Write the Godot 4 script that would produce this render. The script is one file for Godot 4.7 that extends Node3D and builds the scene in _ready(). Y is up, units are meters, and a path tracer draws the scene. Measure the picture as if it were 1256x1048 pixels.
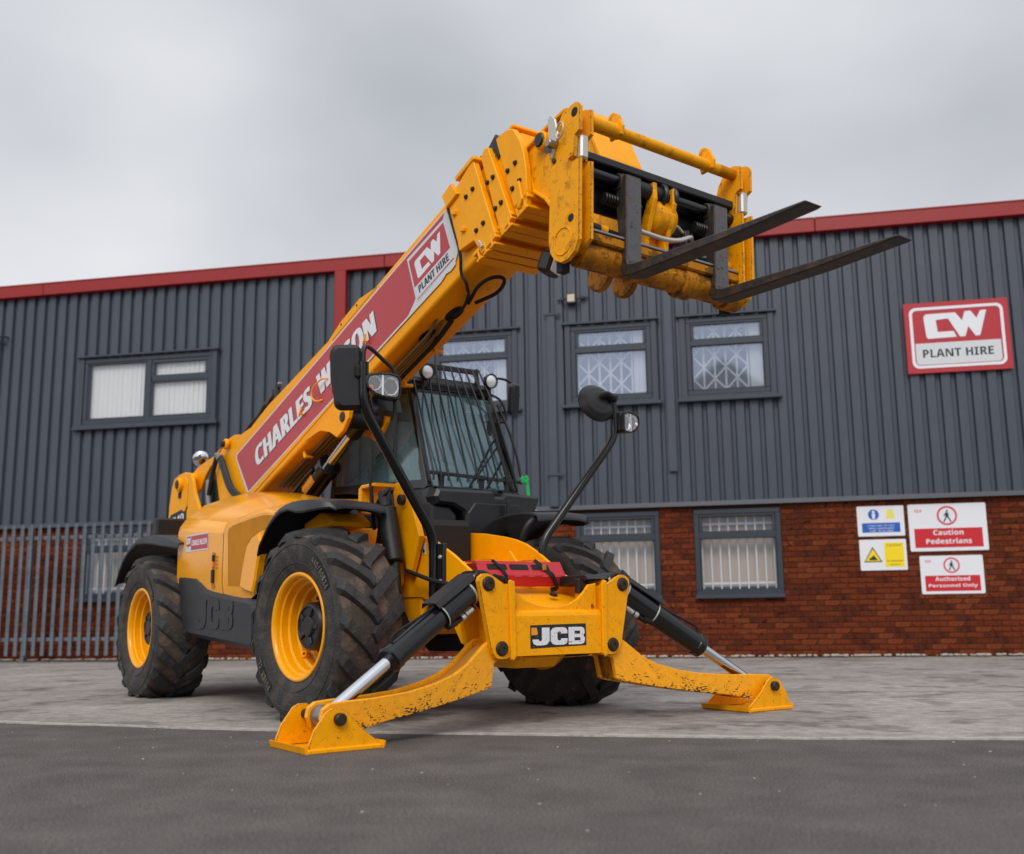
extends Node3D

# ---------------------------------------------------------------- mesh builder
class MB:
	var st := SurfaceTool.new()
	var g := 0
	var uvf: Callable
	var edge: MB   # where set, chamfers go here and take the worn-edge material
	func _init() -> void:
		st.begin(Mesh.PRIMITIVE_TRIANGLES)
		flat()
	func flat() -> void:
		st.set_smooth_group(-1)
	func smooth() -> void:
		g += 1
		st.set_smooth_group(g)
	func v(p: Vector3) -> void:
		if uvf.is_valid():
			st.set_uv(uvf.call(p))
		else:
			st.set_uv(Vector2(p.x + p.z, p.y))
		st.add_vertex(p)
	func tri(a: Vector3, b: Vector3, c: Vector3) -> void:   # counter-clockwise seen from outside
		v(a); v(c); v(b)
	func quad(a: Vector3, b: Vector3, c: Vector3, d: Vector3) -> void:
		tri(a, b, c); tri(a, c, d)
	func mesh(m: Material, em: Material = null) -> ArrayMesh:
		st.generate_normals()
		var am := st.commit()
		am.surface_set_material(0, m)
		if edge and em:
			edge.st.generate_normals()
			edge.st.commit(am)
			am.surface_set_material(1, em)
		return am

	# box with chamfered edges
	func box(c: Vector3, s: Vector3, b := 0.0, t := Transform3D()) -> void:
		var h := s * 0.5
		b = minf(b, minf(h.x, minf(h.y, h.z)) * 0.9)
		var P := func(ax: int, sx: int, sy: int, sz: int) -> Vector3:   # vertex pushed out along axis ax
			var q := Vector3(sx * (h.x - (0.0 if ax == 0 else b)), sy * (h.y - (0.0 if ax == 1 else b)), sz * (h.z - (0.0 if ax == 2 else b)))
			return t * (c + q)
		flat()
		for s1 in [-1, 1]:
			fq(P.call(0, s1, -1, -1), P.call(0, s1, 1, -1), P.call(0, s1, 1, 1), P.call(0, s1, -1, 1), s1 > 0)
			fq(P.call(1, -1, s1, -1), P.call(1, -1, s1, 1), P.call(1, 1, s1, 1), P.call(1, 1, s1, -1), s1 > 0)
			fq(P.call(2, -1, -1, s1), P.call(2, 1, -1, s1), P.call(2, 1, 1, s1), P.call(2, -1, 1, s1), s1 > 0)
		if b <= 0.0:
			return
		for s1 in [-1, 1]:
			for s2 in [-1, 1]:
				var o: bool = s1 * s2 > 0
				fq(P.call(0, s1, s2, -1), P.call(1, s1, s2, -1), P.call(1, s1, s2, 1), P.call(0, s1, s2, 1), o)
				fq(P.call(1, -1, s1, s2), P.call(2, -1, s1, s2), P.call(2, 1, s1, s2), P.call(1, 1, s1, s2), o)
				fq(P.call(2, s2, -1, s1), P.call(0, s2, -1, s1), P.call(0, s2, 1, s1), P.call(2, s2, 1, s1), o)
				for s3 in [-1, 1]:
					if s1 * s2 * s3 > 0:
						tri(P.call(0, s1, s2, s3), P.call(1, s1, s2, s3), P.call(2, s1, s2, s3))
					else:
						tri(P.call(0, s1, s2, s3), P.call(2, s1, s2, s3), P.call(1, s1, s2, s3))
	func fq(a: Vector3, b: Vector3, c: Vector3, d: Vector3, keep: bool) -> void:
		if keep:
			quad(a, b, c, d)
		else:
			quad(a, d, c, b)

	# polygon in the plane O + U x + V y, extruded by W
	func prism(poly: PackedVector2Array, O: Vector3, U: Vector3, V: Vector3, W: Vector3, bev := 0.0, back := true) -> void:
		var p := poly.duplicate()
		var area := 0.0
		for i in p.size():
			var q0 := p[i]; var q1 := p[(i + 1) % p.size()]
			area += q0.x * q1.y - q1.x * q0.y
		if (area < 0.0) != (U.cross(V).dot(W) < 0.0):
			p.reverse()
		# now p runs so that the far cap (O + W) faces outward along W
		var n := p.size()
		var ins := p.duplicate()
		if bev > 0.0:
			var sg := 1.0 if U.cross(V).dot(W) > 0.0 else -1.0
			for i in n:
				var a := (p[i] - p[(i + n - 1) % n]).normalized()
				var b := (p[(i + 1) % n] - p[i]).normalized()
				var na := Vector2(-a.y, a.x) * sg; var nb := Vector2(-b.y, b.x) * sg
				var m := na + nb
				var d := m.length_squared()
				ins[i] = p[i] + (m * (2.0 * bev / d) if d > 0.6 else na * bev)
		var idx := Geometry2D.triangulate_polygon(ins)
		var L := W.length()
		var at := func(q: Vector2, k: float) -> Vector3: return O + U * q.x + V * q.y + W * k
		var kb := bev / L if L > 0.0 else 0.0
		flat()
		for i in range(0, idx.size(), 3):
			var a := ins[idx[i]]; var b := ins[idx[i + 1]]; var c := ins[idx[i + 2]]
			var sgn := (b - a).cross(c - a) * U.cross(V).dot(W)
			if sgn < 0.0:
				var tmp := b; b = c; c = tmp
			tri(at.call(a, 1.0), at.call(b, 1.0), at.call(c, 1.0))
			if back:
				tri(at.call(a, 0.0), at.call(c, 0.0), at.call(b, 0.0))
		for i in n:
			var j := (i + 1) % n
			quad(at.call(p[i], kb if back else 0.0), at.call(p[j], kb if back else 0.0), at.call(p[j], 1.0 - kb), at.call(p[i], 1.0 - kb))
			if bev > 0.0:
				var em: MB = edge if edge else self
				em.quad(at.call(p[i], 1.0 - kb), at.call(p[j], 1.0 - kb), at.call(ins[j], 1.0), at.call(ins[i], 1.0))
				if back:
					em.quad(at.call(ins[i], 0.0), at.call(ins[j], 0.0), at.call(p[j], kb), at.call(p[i], kb))
	func px(poly, x0: float, x1: float, bev := 0.004) -> void:   # outline in (z, y), thickness along x
		prism(PackedVector2Array(poly), Vector3(x0, 0, 0), Vector3(0, 0, 1), Vector3(0, 1, 0), Vector3(x1 - x0, 0, 0), bev)
	func pz(poly, z0: float, z1: float, bev := 0.004) -> void:   # outline in (x, y), thickness along z
		prism(PackedVector2Array(poly), Vector3(0, 0, z0), Vector3(1, 0, 0), Vector3(0, 1, 0), Vector3(0, 0, z1 - z0), bev)

	# profile of (radius, height) pairs turned round an axis; pairs flagged by a third value > 0 start a hard edge
	func lathe(prof: Array, o: Vector3, ax: Vector3, segs := 32, sm := false) -> void:
		ax = ax.normalized()
		var u := ax.cross(Vector3.UP if absf(ax.y) < 0.9 else Vector3.RIGHT).normalized()
		var w := ax.cross(u)
		if sm:
			smooth()
		for k in prof.size() - 1:
			var r0: float = prof[k][0]; var h0: float = prof[k][1]
			var r1: float = prof[k + 1][0]; var h1: float = prof[k + 1][1]
			if not sm:
				smooth()
			for i in segs:
				var a0 := TAU * i / segs; var a1 := TAU * (i + 1) / segs
				var d0 := u * cos(a0) + w * sin(a0); var d1 := u * cos(a1) + w * sin(a1)
				var p00 := o + ax * h0 + d0 * r0; var p01 := o + ax * h0 + d1 * r0
				var p10 := o + ax * h1 + d0 * r1; var p11 := o + ax * h1 + d1 * r1
				if r0 > 1e-6:
					tri(p00, p01, p11)
				if r1 > 1e-6:
					tri(p00, p11, p10)
				elif r0 <= 1e-6:
					pass
		flat()
	func cyl(a: Vector3, b: Vector3, r: float, r2 := -1.0, segs := 20, bev := 0.0) -> void:
		if r2 < 0.0:
			r2 = r
		var L := (b - a).length()
		if bev > 0.0:
			lathe([[0.0, 0.0], [r - bev, 0.0], [r, bev], [r2, L - bev], [r2 - bev, L], [0.0, L]], a, b - a, segs)
		else:
			lathe([[0.0, 0.0], [r, 0.0], [r2, L], [0.0, L]], a, b - a, segs)
	func hexbolt(a: Vector3, ax: Vector3, r: float, h: float) -> void:
		lathe([[r * 1.35, 0.0], [r * 1.35, h * 0.3], [r, h * 0.3], [r, h * 0.9], [r * 0.85, h], [0.0, h]], a, ax, 6)
	# round bar through points, corners rounded with radius rr
	func tube(pts: Array, r: float, rr := 0.0, segs := 10) -> void:
		var q: Array[Vector3] = []
		for i in pts.size():
			var p: Vector3 = pts[i]
			if rr > 0.0 and i > 0 and i < pts.size() - 1:
				var a: Vector3 = pts[i - 1]; var b: Vector3 = pts[i + 1]
				var da := minf(rr, (a - p).length() * 0.48); var db := minf(rr, (b - p).length() * 0.48)
				var s := p + (a - p).normalized() * da; var e := p + (b - p).normalized() * db
				for k in 7:
					var f := k / 6.0
					q.append(s.lerp(p, f).lerp(p.lerp(e, f), f))
			else:
				q.append(p)
		var n := q.size()
		var t0 := (q[1] - q[0]).normalized()
		var u := t0.cross(Vector3.UP if absf(t0.y) < 0.9 else Vector3.RIGHT).normalized()
		var rings: Array = []
		for i in n:
			var t := (q[mini(i + 1, n - 1)] - q[maxi(i - 1, 0)]).normalized()
			u = (u - t * u.dot(t)).normalized()
			var w := t.cross(u)
			var ring: Array[Vector3] = []
			for k in segs:
				var a := TAU * k / segs
				ring.append(q[i] + (u * cos(a) + w * sin(a)) * r)
			rings.append(ring)
		smooth()
		for i in n - 1:
			for k in segs:
				var k2 := (k + 1) % segs
				quad(rings[i][k], rings[i][k2], rings[i + 1][k2], rings[i + 1][k])
		flat()
		for k in range(1, segs - 1):
			tri(rings[0][0], rings[0][k + 1], rings[0][k])
			tri(rings[n - 1][0], rings[n - 1][k], rings[n - 1][k + 1])
	# a grid of points, smooth; counter-clockwise u then v faces outward
	func grid(rows: Array, sm := true) -> void:
		if sm:
			smooth()
		for i in rows.size() - 1:
			for j in rows[i].size() - 1:
				quad(rows[i][j], rows[i][j + 1], rows[i + 1][j + 1], rows[i + 1][j])
		flat()
	# closed loops joined in order (each loop an Array of Vector3, counter-clockwise round the direction of travel)
	func loft(loops: Array, caps := true, sm := false) -> void:
		var n: int = loops[0].size()
		if sm:
			smooth()
		for i in loops.size() - 1:
			for k in n:
				var k2 := (k + 1) % n
				quad(loops[i][k], loops[i][k2], loops[i + 1][k2], loops[i + 1][k])
		flat()
		if caps:
			var f: Array = loops[0]; var l: Array = loops[loops.size() - 1]
			for k in range(1, n - 1):
				tri(f[0], f[k + 1], f[k])
				tri(l[0], l[k], l[k + 1])
	# raised lettering: cap height h, optional width to fit, slant
	func text(s: String, font: Font, O: Vector3, U: Vector3, V: Vector3, h: float, width := 0.0, depth := 0.002, slant := 0.0, centre := false) -> float:
		var tm := TextMesh.new()
		tm.text = s
		tm.font = font
		tm.font_size = 64
		tm.pixel_size = 0.01
		tm.depth = 0.02
		tm.curve_step = 1.5
		var pts := PackedVector3Array()
		for k in tm.get_surface_count():
			var ar := tm.surface_get_arrays(k)
			var vv: PackedVector3Array = ar[Mesh.ARRAY_VERTEX]
			if ar[Mesh.ARRAY_INDEX] != null and ar[Mesh.ARRAY_INDEX].size() > 0:
				for i in ar[Mesh.ARRAY_INDEX]:
					pts.append(vv[i])
			else:
				pts.append_array(vv)
		if pts.is_empty():
			return 0.0
		var lo := pts[0]; var hi := pts[0]
		for p in pts:
			lo = lo.min(p); hi = hi.max(p)
		var sy := h / (hi.y - lo.y)
		var sx := width / (hi.x - lo.x) if width > 0.0 else sy
		var ww := (hi.x - lo.x) * sx
		var off := -ww * 0.5 if centre else 0.0
		var Wn := U.cross(V).normalized()
		flat()
		for p in pts:
			var y := (p.y - lo.y) * sy
			v(O + U * ((p.x - lo.x) * sx + off + y * slant) + V * y + Wn * ((p.z - lo.z) / (hi.z - lo.z) * depth))
		return ww


# ---------------------------------------------------------------- naming
var taken := {}
func numbered(parent: Node, called: String) -> String:
	var key := str(parent.get_instance_id()) + called
	var n: int = taken.get(key, 0)
	taken[key] = n + 1
	return called if n == 0 else "%s_%03d" % [called, n]
func tag(o: Node, label: String, category: String, group := "", kind := "") -> Node:
	if label: o.set_meta("label", label)
	if category: o.set_meta("category", category)
	if group: o.set_meta("group", group)
	if kind: o.set_meta("kind", kind)
	return o
func thing(called: String, label: String, category: String, t: Transform3D, group := "") -> Node3D:
	var o := Node3D.new()
	o.name = numbered(self, called)
	o.transform = t
	add_child(o, true)
	tag(o, label, category, group)
	return o
func part(parent: Node, called: String, mesh: Mesh, at := Transform3D(), label := "") -> MeshInstance3D:
	var o := MeshInstance3D.new()
	o.name = numbered(parent, called)
	o.mesh = mesh
	o.transform = pre * at if parent == T else at
	if label: o.set_meta("label", label)
	parent.add_child(o, true)
	return o
func holder(parent: Node, called: String, at := Transform3D()) -> Node3D:
	var o := Node3D.new()
	o.name = numbered(parent, called)
	o.transform = pre * at if parent == T else at
	parent.add_child(o, true)
	return o
func moved(p: Vector3) -> Transform3D:
	return Transform3D(Basis(), p)

# ---------------------------------------------------------------- materials
var M := {}
func mat(called: String, c: Color, rough := 0.6, metal := 0.0, tex: Texture2D = null, scale := 1.0, extra := {}) -> StandardMaterial3D:
	var m := StandardMaterial3D.new()
	m.resource_name = called
	m.albedo_color = c
	m.roughness = rough
	m.metallic = metal
	if tex:
		m.albedo_texture = tex
		if not extra.has("uv"):
			m.uv1_triplanar = true
			m.uv1_scale = Vector3.ONE * scale
	for k in extra:
		if k != "uv":
			m.set(k, extra[k])
	M[called] = m
	return m
func s8(r: int, g: int, b: int) -> Color:
	return Color8(r, g, b)
func noise(seed_: int, freq: float, oct := 4, type := FastNoiseLite.TYPE_SIMPLEX_SMOOTH) -> FastNoiseLite:
	var n := FastNoiseLite.new()
	n.seed = seed_
	n.frequency = freq
	n.noise_type = type
	n.fractal_type = FastNoiseLite.FRACTAL_FBM
	n.fractal_octaves = oct
	return n
func nbytes(sz: int, seed_: int, freq: float, oct := 4) -> PackedByteArray:
	var im := noise(seed_, freq, oct).get_seamless_image(sz, sz)
	im.convert(Image.FORMAT_L8)
	return im.get_data()
# a colour pattern: base colour varied by broad and fine noise, stains of a second colour where noise runs high, chips of a third
func pattern(sz: int, base: Color, vary: float, stain: Color, stain_from: float, stain_most: float, chip: Color, chip_from: float, seed_: int, f1 := 0.006, f2 := 0.05, scratches := 0) -> ImageTexture:
	var a := nbytes(sz, seed_, f1, 4)
	var b := nbytes(sz, seed_ + 1, f2, 4)
	var c := nbytes(sz, seed_ + 2, 0.035, 5)
	var d := nbytes(sz, seed_ + 3, 0.008, 2)
	var out := PackedByteArray()
	out.resize(sz * sz * 3)
	for i in sz * sz:
		var na := a[i] / 255.0; var nb := b[i] / 255.0
		var k := 1.0 + vary * ((na - 0.5) * 1.2 + (nb - 0.5))
		var col := Color(base.r * k, base.g * k, base.b * k)
		var s := clampf((na * 0.7 + nb * 0.3 - stain_from) / 0.15, 0.0, 1.0) * stain_most
		col = col.lerp(stain, s)
		if c[i] / 255.0 * 0.75 + d[i] / 255.0 * 0.25 > chip_from:
			col = chip.lerp(stain, nb * 0.4)
		out[i * 3] = clampi(int(col.r * 255), 0, 255)
		out[i * 3 + 1] = clampi(int(col.g * 255), 0, 255)
		out[i * 3 + 2] = clampi(int(col.b * 255), 0, 255)
	var rng := RandomNumberGenerator.new()
	rng.seed = seed_
	for k in scratches:
		var x := rng.randf() * sz; var y := rng.randf() * sz
		var ang := rng.randf_range(0.2, 2.6); var len_ := rng.randf_range(0.02, 0.16) * sz
		var bend := rng.randf_range(-0.004, 0.004)
		for q in int(len_):
			var xi := posmod(int(x), sz); var yi := posmod(int(y), sz)
			var i := (yi * sz + xi) * 3
			var f := 0.25 + 0.5 * rng.randf()
			out[i] = int(lerpf(out[i], chip.r * 255, f)); out[i + 1] = int(lerpf(out[i + 1], chip.g * 255, f)); out[i + 2] = int(lerpf(out[i + 2], chip.b * 255, f))
			if k % 3 == 0:
				var i2 := (posmod(yi + 1, sz) * sz + xi) * 3
				out[i2] = int(lerpf(out[i2], chip.r * 255, f)); out[i2 + 1] = int(lerpf(out[i2 + 1], chip.g * 255, f)); out[i2 + 2] = int(lerpf(out[i2 + 2], chip.b * 255, f))
			x += cos(ang); y += sin(ang); ang += bend
	var im := Image.create_from_data(sz, sz, false, Image.FORMAT_RGB8, out)
	return ImageTexture.create_from_image(im)
func height_tex(sz: int, seed_: int, freq: float, oct := 4) -> ImageTexture:
	var im := noise(seed_, freq, oct).get_seamless_image(sz, sz)
	return ImageTexture.create_from_image(im)

var bold := SystemFont.new()
var plain := SystemFont.new()
const YEL := Color8(246, 164, 0)
var sky_img: Image

# machine frame: x to its left side, y up, z forward, from the ground under the middle of the front axle
const MA := 0.63367
var MT := Transform3D(Basis(Vector3.UP, MA), Vector3(-0.4255, 0, -7.3724))
# the machine's sub-assemblies were measured in frames of their own; these set them on the chassis
var GA := Transform3D(Vector3(0.93658, 0.00211, 0.00641), Vector3(-0.00215, 0.93658, 0.00581), Vector3(-0.0064, -0.00582, 0.93656), Vector3(0.00754, 0.00016, 0.44723))
var GB := Transform3D(Vector3(0.99997, 0.00225, 0.00684), Vector3(-0.00229, 0.99998, 0.0062), Vector3(-0.00683, -0.00622, 0.99996), Vector3(0.28033, -0.04232, 0.05829))
var GBR := Transform3D(Vector3(0.99997, -0.00225, -0.00684), Vector3(0.00229, 0.99998, 0.0062), Vector3(0.00683, -0.00622, 0.99996), Vector3(-0.28033, -0.04232, 0.05829))
var pre := Transform3D()
# building frame: x along the wall, z out of it
const BA := -0.2060
var BT := Transform3D(Basis(Vector3.UP, BA).scaled(Vector3.ONE * 1.018), Vector3(0.0236, 0.017, -16.083))
var TH := atan(0.345)
func B(x: float, s: float, t: float) -> Vector3:   # boom coordinates
	return Vector3(x, s * sin(TH) + t * cos(TH), s * cos(TH) - t * sin(TH))
func BV(s: float, t: float) -> Vector2:   # as (z, y)
	return Vector2(s * cos(TH) - t * sin(TH), s * sin(TH) + t * cos(TH))


func _ready() -> void:
	bold.font_names = PackedStringArray(["Droid Sans"]); bold.font_weight = 700
	plain.font_names = PackedStringArray(["Droid Sans"])
	camera_and_light()
	materials()
	ground()
	building()
	fence()
	opposite_house()
	wall_signs()
	telehandler()
	loose_things()


# ---------------------------------------------------------------- camera, sky, sun
func camera_and_light() -> void:
	var cam := Camera3D.new()
	cam.name = "camera"
	var p := 0.17414; var r := -0.01364
	cam.transform = Transform3D(Basis(Vector3.RIGHT, p) * Basis(Vector3.BACK, r), Vector3(0, 0.6277, 0))
	cam.keep_aspect = Camera3D.KEEP_HEIGHT
	cam.near = 0.1
	cam.far = 600.0
	var at := CameraAttributesPhysical.new()
	at.frustum_focal_length = 30.0
	at.exposure_aperture = 1.5
	at.frustum_focus_distance = 6.5
	cam.attributes = at
	cam.projection = Camera3D.PROJECTION_PERSPECTIVE
	cam.fov = rad_to_deg(2.0 * atan(524.0 / 1314.95))
	add_child(cam)
	cam.current = true

	var w := 1024; var h := 512
	var n1 := noise(11, 1.1, 5); var n2 := noise(23, 3.2, 4)
	sky_img = Image.create(w, h, false, Image.FORMAT_RGBF)
	# broad clouds: [azimuth from straight ahead in degrees (right positive), elevation, size, strength]
	var lumps := [[-17.0, 26.0, 6.0, 0.20], [-20.0, 20.0, 6.0, 0.14], [-9.0, 28.0, 8.0, -0.12], [-26.0, 11.0, 12.0, 0.12], [2.0, 25.0, 10.0, -0.10], [17.0, 17.0, 9.0, 0.12], [27.0, 22.0, 9.0, -0.12], [-26.0, 22.0, 6.0, -0.06], [9.0, 31.0, 8.0, 0.04]]
	for y in h:
		var el := (0.5 - (y + 0.5) / h) * PI
		for x in w:
			var az := wrapf((x + 0.5) / w * TAU, -PI, PI)   # 0 straight ahead (-z), growing to the right
			var d := Vector3(sin(az) * cos(el), sin(el), -cos(az) * cos(el))
			var q := Vector3(d.x, d.y * 1.9, d.z)
			var f := n1.get_noise_3dv(q) * 0.26 + n2.get_noise_3dv(q) * 0.10
			var base := lerpf(0.68, 0.95, smoothstep(0.5, 1.0, maxf(d.y, 0.0)))
			var ga := d.angle_to(Vector3(-0.15, 0.62, 0.77)) / 0.8
			base += 0.75 * exp(-ga * ga)   # the sun behind thin cloud
			var azd := rad_to_deg(az); var eld := rad_to_deg(el)
			for l in lumps:
				var e2: float = (pow(azd - l[0], 2.0) + pow((eld - l[1]) * 1.5, 2.0)) / (l[2] * l[2])
				if e2 < 9.0:
					f += l[3] * exp(-e2)
			var L := base * (1.0 + f)
			if el < 0.0:
				L = 0.22
			var blue := clampf(0.6 - f * 1.6, 0.0, 1.0)
			sky_img.set_pixel(x, y, Color(L * lerpf(0.985, 0.93, blue), L * lerpf(0.995, 0.975, blue), L * lerpf(1.02, 1.06, blue)))
	var sm := PanoramaSkyMaterial.new()
	sm.panorama = ImageTexture.create_from_image(sky_img)
	var sky := Sky.new()
	sky.sky_material = sm
	var env := Environment.new()
	env.background_mode = Environment.BG_SKY
	env.sky = sky
	env.tonemap_mode = Environment.TONE_MAPPER_LINEAR
	env.tonemap_exposure = 1.0
	env.sdfgi_enabled = true
	env.ssao_enabled = true
	env.ssil_enabled = true
	var we := WorldEnvironment.new()
	we.name = "sky"
	we.environment = env
	add_child(we)
	var sun := DirectionalLight3D.new()
	sun.name = "sun"
	sun.light_color = Color(1.0, 0.97, 0.92)
	sun.light_energy = 0.45
	sun.light_angular_distance = 22.0
	sun.shadow_enabled = true
	sun.transform = Transform3D(Basis.looking_at(Vector3(0.15, -0.75, -0.8).normalized(), Vector3.UP), Vector3(0, 20, 0))
	add_child(sun)


func materials() -> void:
	var dark := s8(38, 32, 26)
	var t_clean := pattern(512, YEL, 0.04, s8(206, 134, 16), 0.70, 0.3, s8(150, 100, 30), 0.84, 3, 0.004, 0.04)
	var t_worn := pattern(1024, YEL, 0.06, s8(186, 118, 24), 0.66, 0.4, dark, 0.80, 5, 0.006, 0.06, 80)
	var t_rust := pattern(512, s8(186, 118, 14), 0.12, s8(82, 54, 24), 0.48, 0.75, s8(40, 32, 24), 0.76, 9, 0.008, 0.04, 30)
	mat("yellow", Color.WHITE, 0.38, 0.0, t_clean, 0.8, {"metallic_specular": 0.3})
	mat("yellow_gloss", Color.WHITE, 0.2, 0.0, t_clean, 0.8, {"clearcoat_enabled": true, "clearcoat": 0.2, "metallic_specular": 0.4, "clearcoat_roughness": 0.12})
	mat("yellow_worn", Color.WHITE, 0.45, 0.0, t_worn, 1.3, {"metallic_specular": 0.3})
	mat("yellow_grimy", Color.WHITE, 0.5, 0.0, pattern(1024, YEL, 0.08, s8(150, 98, 30), 0.56, 0.55, dark, 0.765, 7, 0.007, 0.06, 150), 1.1, {"metallic_specular": 0.3})
	mat("worn_edge", Color.WHITE, 0.55, 0.0, pattern(512, s8(206, 138, 18), 0.2, s8(120, 84, 40), 0.5, 0.8, s8(52, 40, 28), 0.62, 19, 0.012, 0.08), 2.5, {"metallic_specular": 0.3})
	mat("yellow_rusty", Color.WHITE, 0.6, 0.0, t_rust, 2.2, {"metallic_specular": 0.3})
	mat("yellow_dull", s8(176, 116, 34), 0.6)
	var t_black := pattern(512, s8(25, 25, 28), 0.2, s8(48, 43, 38), 0.64, 0.35, s8(60, 58, 55), 0.78, 13, 0.008, 0.06, 20)
	mat("black", Color.WHITE, 0.45, 0.0, t_black, 1.2)
	mat("black_gloss", s8(16, 17, 20), 0.22)
	mat("plastic", Color.WHITE, 0.42, 0.0, pattern(512, s8(28, 29, 33), 0.14, s8(52, 50, 48), 0.62, 0.35, s8(40, 40, 42), 0.8, 17, 0.006, 0.08), 1.0)
	mat("dark", s8(16, 16, 17), 0.8)
	mat("chrome", s8(205, 208, 212), 0.12, 1.0)
	mat("steel", s8(150, 150, 150), 0.38, 0.9)
	mat("zinc", s8(196, 194, 186), 0.45, 0.6)
	mat("bolt", s8(58, 48, 38), 0.5, 0.5)
	var t_fork := pattern(512, s8(92, 90, 92), 0.2, s8(84, 68, 56), 0.58, 0.5, s8(44, 38, 34), 0.76, 21, 0.008, 0.06, 60)
	mat("fork_steel", Color.WHITE, 0.42, 0.35, t_fork, 1.8)
	var t_fork2 := pattern(512, s8(52, 48, 46), 0.25, s8(84, 60, 42), 0.52, 0.6, s8(26, 23, 22), 0.70, 25, 0.010, 0.06, 40)
	mat("fork_rust", Color.WHITE, 0.6, 0.2, t_fork2, 1.8)
	var t_tyre := pattern(512, s8(46, 44, 43), 0.25, s8(88, 76, 65), 0.50, 0.5, s8(32, 31, 31), 0.78, 29, 0.008, 0.05, 20)
	mat("tyre", Color.WHITE, 0.75, 0.0, t_tyre, 1.6, {"heightmap_enabled": true, "heightmap_scale": 0.4, "heightmap_texture": height_tex(512, 31, 0.06)})
	var t_tread := pattern(512, s8(66, 58, 52), 0.3, s8(118, 96, 80), 0.46, 0.75, s8(40, 38, 37), 0.78, 33, 0.007, 0.05)
	mat("tread", Color.WHITE, 0.85, 0.0, t_tread, 1.4)
	mat("tyre_dark", s8(16, 16, 16), 0.7)
	mat("tyre_letter", s8(96, 90, 82), 0.7)
	var t_lug := pattern(512, s8(42, 41, 42), 0.25, s8(84, 72, 62), 0.58, 0.45, s8(36, 35, 35), 0.76, 37, 0.010, 0.07)
	mat("lug", Color.WHITE, 0.72, 0.0, t_lug, 2.0, {"heightmap_enabled": true, "heightmap_scale": 0.3, "heightmap_texture": height_tex(256, 39, 0.1)})
	mat("red_paint", s8(186, 30, 42), 0.4)
	mat("red_panel", s8(176, 42, 50), 0.3)
	mat("red_sign", s8(172, 30, 42), 0.35)
	mat("white", s8(220, 222, 228), 0.4)
	mat("grey_panel", s8(202, 204, 208), 0.4)
	mat("ink", s8(28, 28, 32), 0.5)
	mat("orange", s8(235, 110, 30), 0.4)
	mat("glass", Color(0.62, 0.68, 0.76, 0.0), 0.04, 0.20, null, 1.0, {"transparency": BaseMaterial3D.TRANSPARENCY_ALPHA})
	mat("glass_bright", Color(0.66, 0.71, 0.80, 0.0), 0.04, 0.5, null, 1.0, {"transparency": BaseMaterial3D.TRANSPARENCY_ALPHA})
	mat("cab_glass", Color(0.46, 0.60, 0.63, 0.32), 0.04, 0.35, null, 1.0, {"transparency": BaseMaterial3D.TRANSPARENCY_ALPHA})
	mat("lens", Color(0.9, 0.92, 0.95, 0.08), 0.05, 0.0, null, 1.0, {"transparency": BaseMaterial3D.TRANSPARENCY_ALPHA})
	mat("reflector", s8(240, 241, 243), 0.3, 0.5)
	mat("amber", s8(214, 92, 40), 0.3)
	# building
	var t_clad := pattern(512, s8(60, 67, 79), 0.05, s8(69, 75, 85), 0.66, 0.3, s8(70, 76, 86), 0.86, 41, 0.004, 0.03)
	mat("cladding", Color.WHITE, 0.45, 0.0, t_clad, 0.4)
	mat("trim_grey", s8(52, 58, 69), 0.45)
	mat("frame_grey", s8(47, 54, 64), 0.4)
	mat("fascia_red", s8(176, 26, 38), 0.4, 0.0, pattern(256, s8(206, 28, 44), 0.06, s8(176, 28, 40), 0.64, 0.3, s8(140, 26, 34), 0.9, 45), 0.5)
	mat("mortar", s8(70, 48, 38), 0.95, 0.0, null, 1.0, {"metallic_specular": 0.2})
	var hues := [s8(114, 55, 32), s8(102, 48, 30), s8(124, 62, 36), s8(94, 45, 30), s8(116, 53, 30)]
	for i in hues.size():
		mat("brick_%d" % i, hues[i], 0.85, 0.0, pattern(128, Color(0.92, 0.92, 0.92), 0.35, Color(0.66, 0.6, 0.58), 0.6, 0.6, Color(0.5, 0.45, 0.44), 0.74, 51 + i * 5, 0.03, 0.12), 2.4, {"metallic_specular": 0.2})
	mat("galvanised", s8(122, 130, 140), 0.5, 0.25, pattern(256, Color(0.9, 0.9, 0.9), 0.2, Color(0.72, 0.72, 0.74), 0.6, 0.5, Color(0.6, 0.6, 0.62), 0.84, 81), 1.5)
	mat("blind_white", s8(232, 230, 226), 0.8, 0.0, null, 1.0, {"backlight_enabled": true, "backlight": Color(0.3, 0.3, 0.3)})
	mat("blind_beige", s8(200, 184, 168), 0.8)
	mat("room", s8(70, 66, 64), 0.9)
	mat("white_bar", s8(235, 236, 238), 0.5)
	# ground
	var t_conc := concrete_tex()
	mat("concrete", Color.WHITE, 0.8, 0.0, t_conc, 0.11, {"uv1_world_triplanar": true, "heightmap_enabled": true, "heightmap_scale": 0.5, "heightmap_texture": height_tex(1024, 62, 0.08)})
	mat("concrete_edge", Color.WHITE, 0.85, 0.0, pattern(256, s8(168, 164, 158), 0.25, s8(120, 116, 110), 0.55, 0.6, s8(100, 96, 90), 0.76, 67, 0.02, 0.1), 0.8)
	mat("tarmac", Color.WHITE, 0.85, 0.0, tarmac_tex(), 0.42, {"uv1_world_triplanar": true, "heightmap_enabled": true, "heightmap_scale": 1.0, "heightmap_texture": height_tex(1024, 73, 0.2), "metallic_specular": 0.35})
	mat("grit", s8(170, 164, 154), 0.9)


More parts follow.
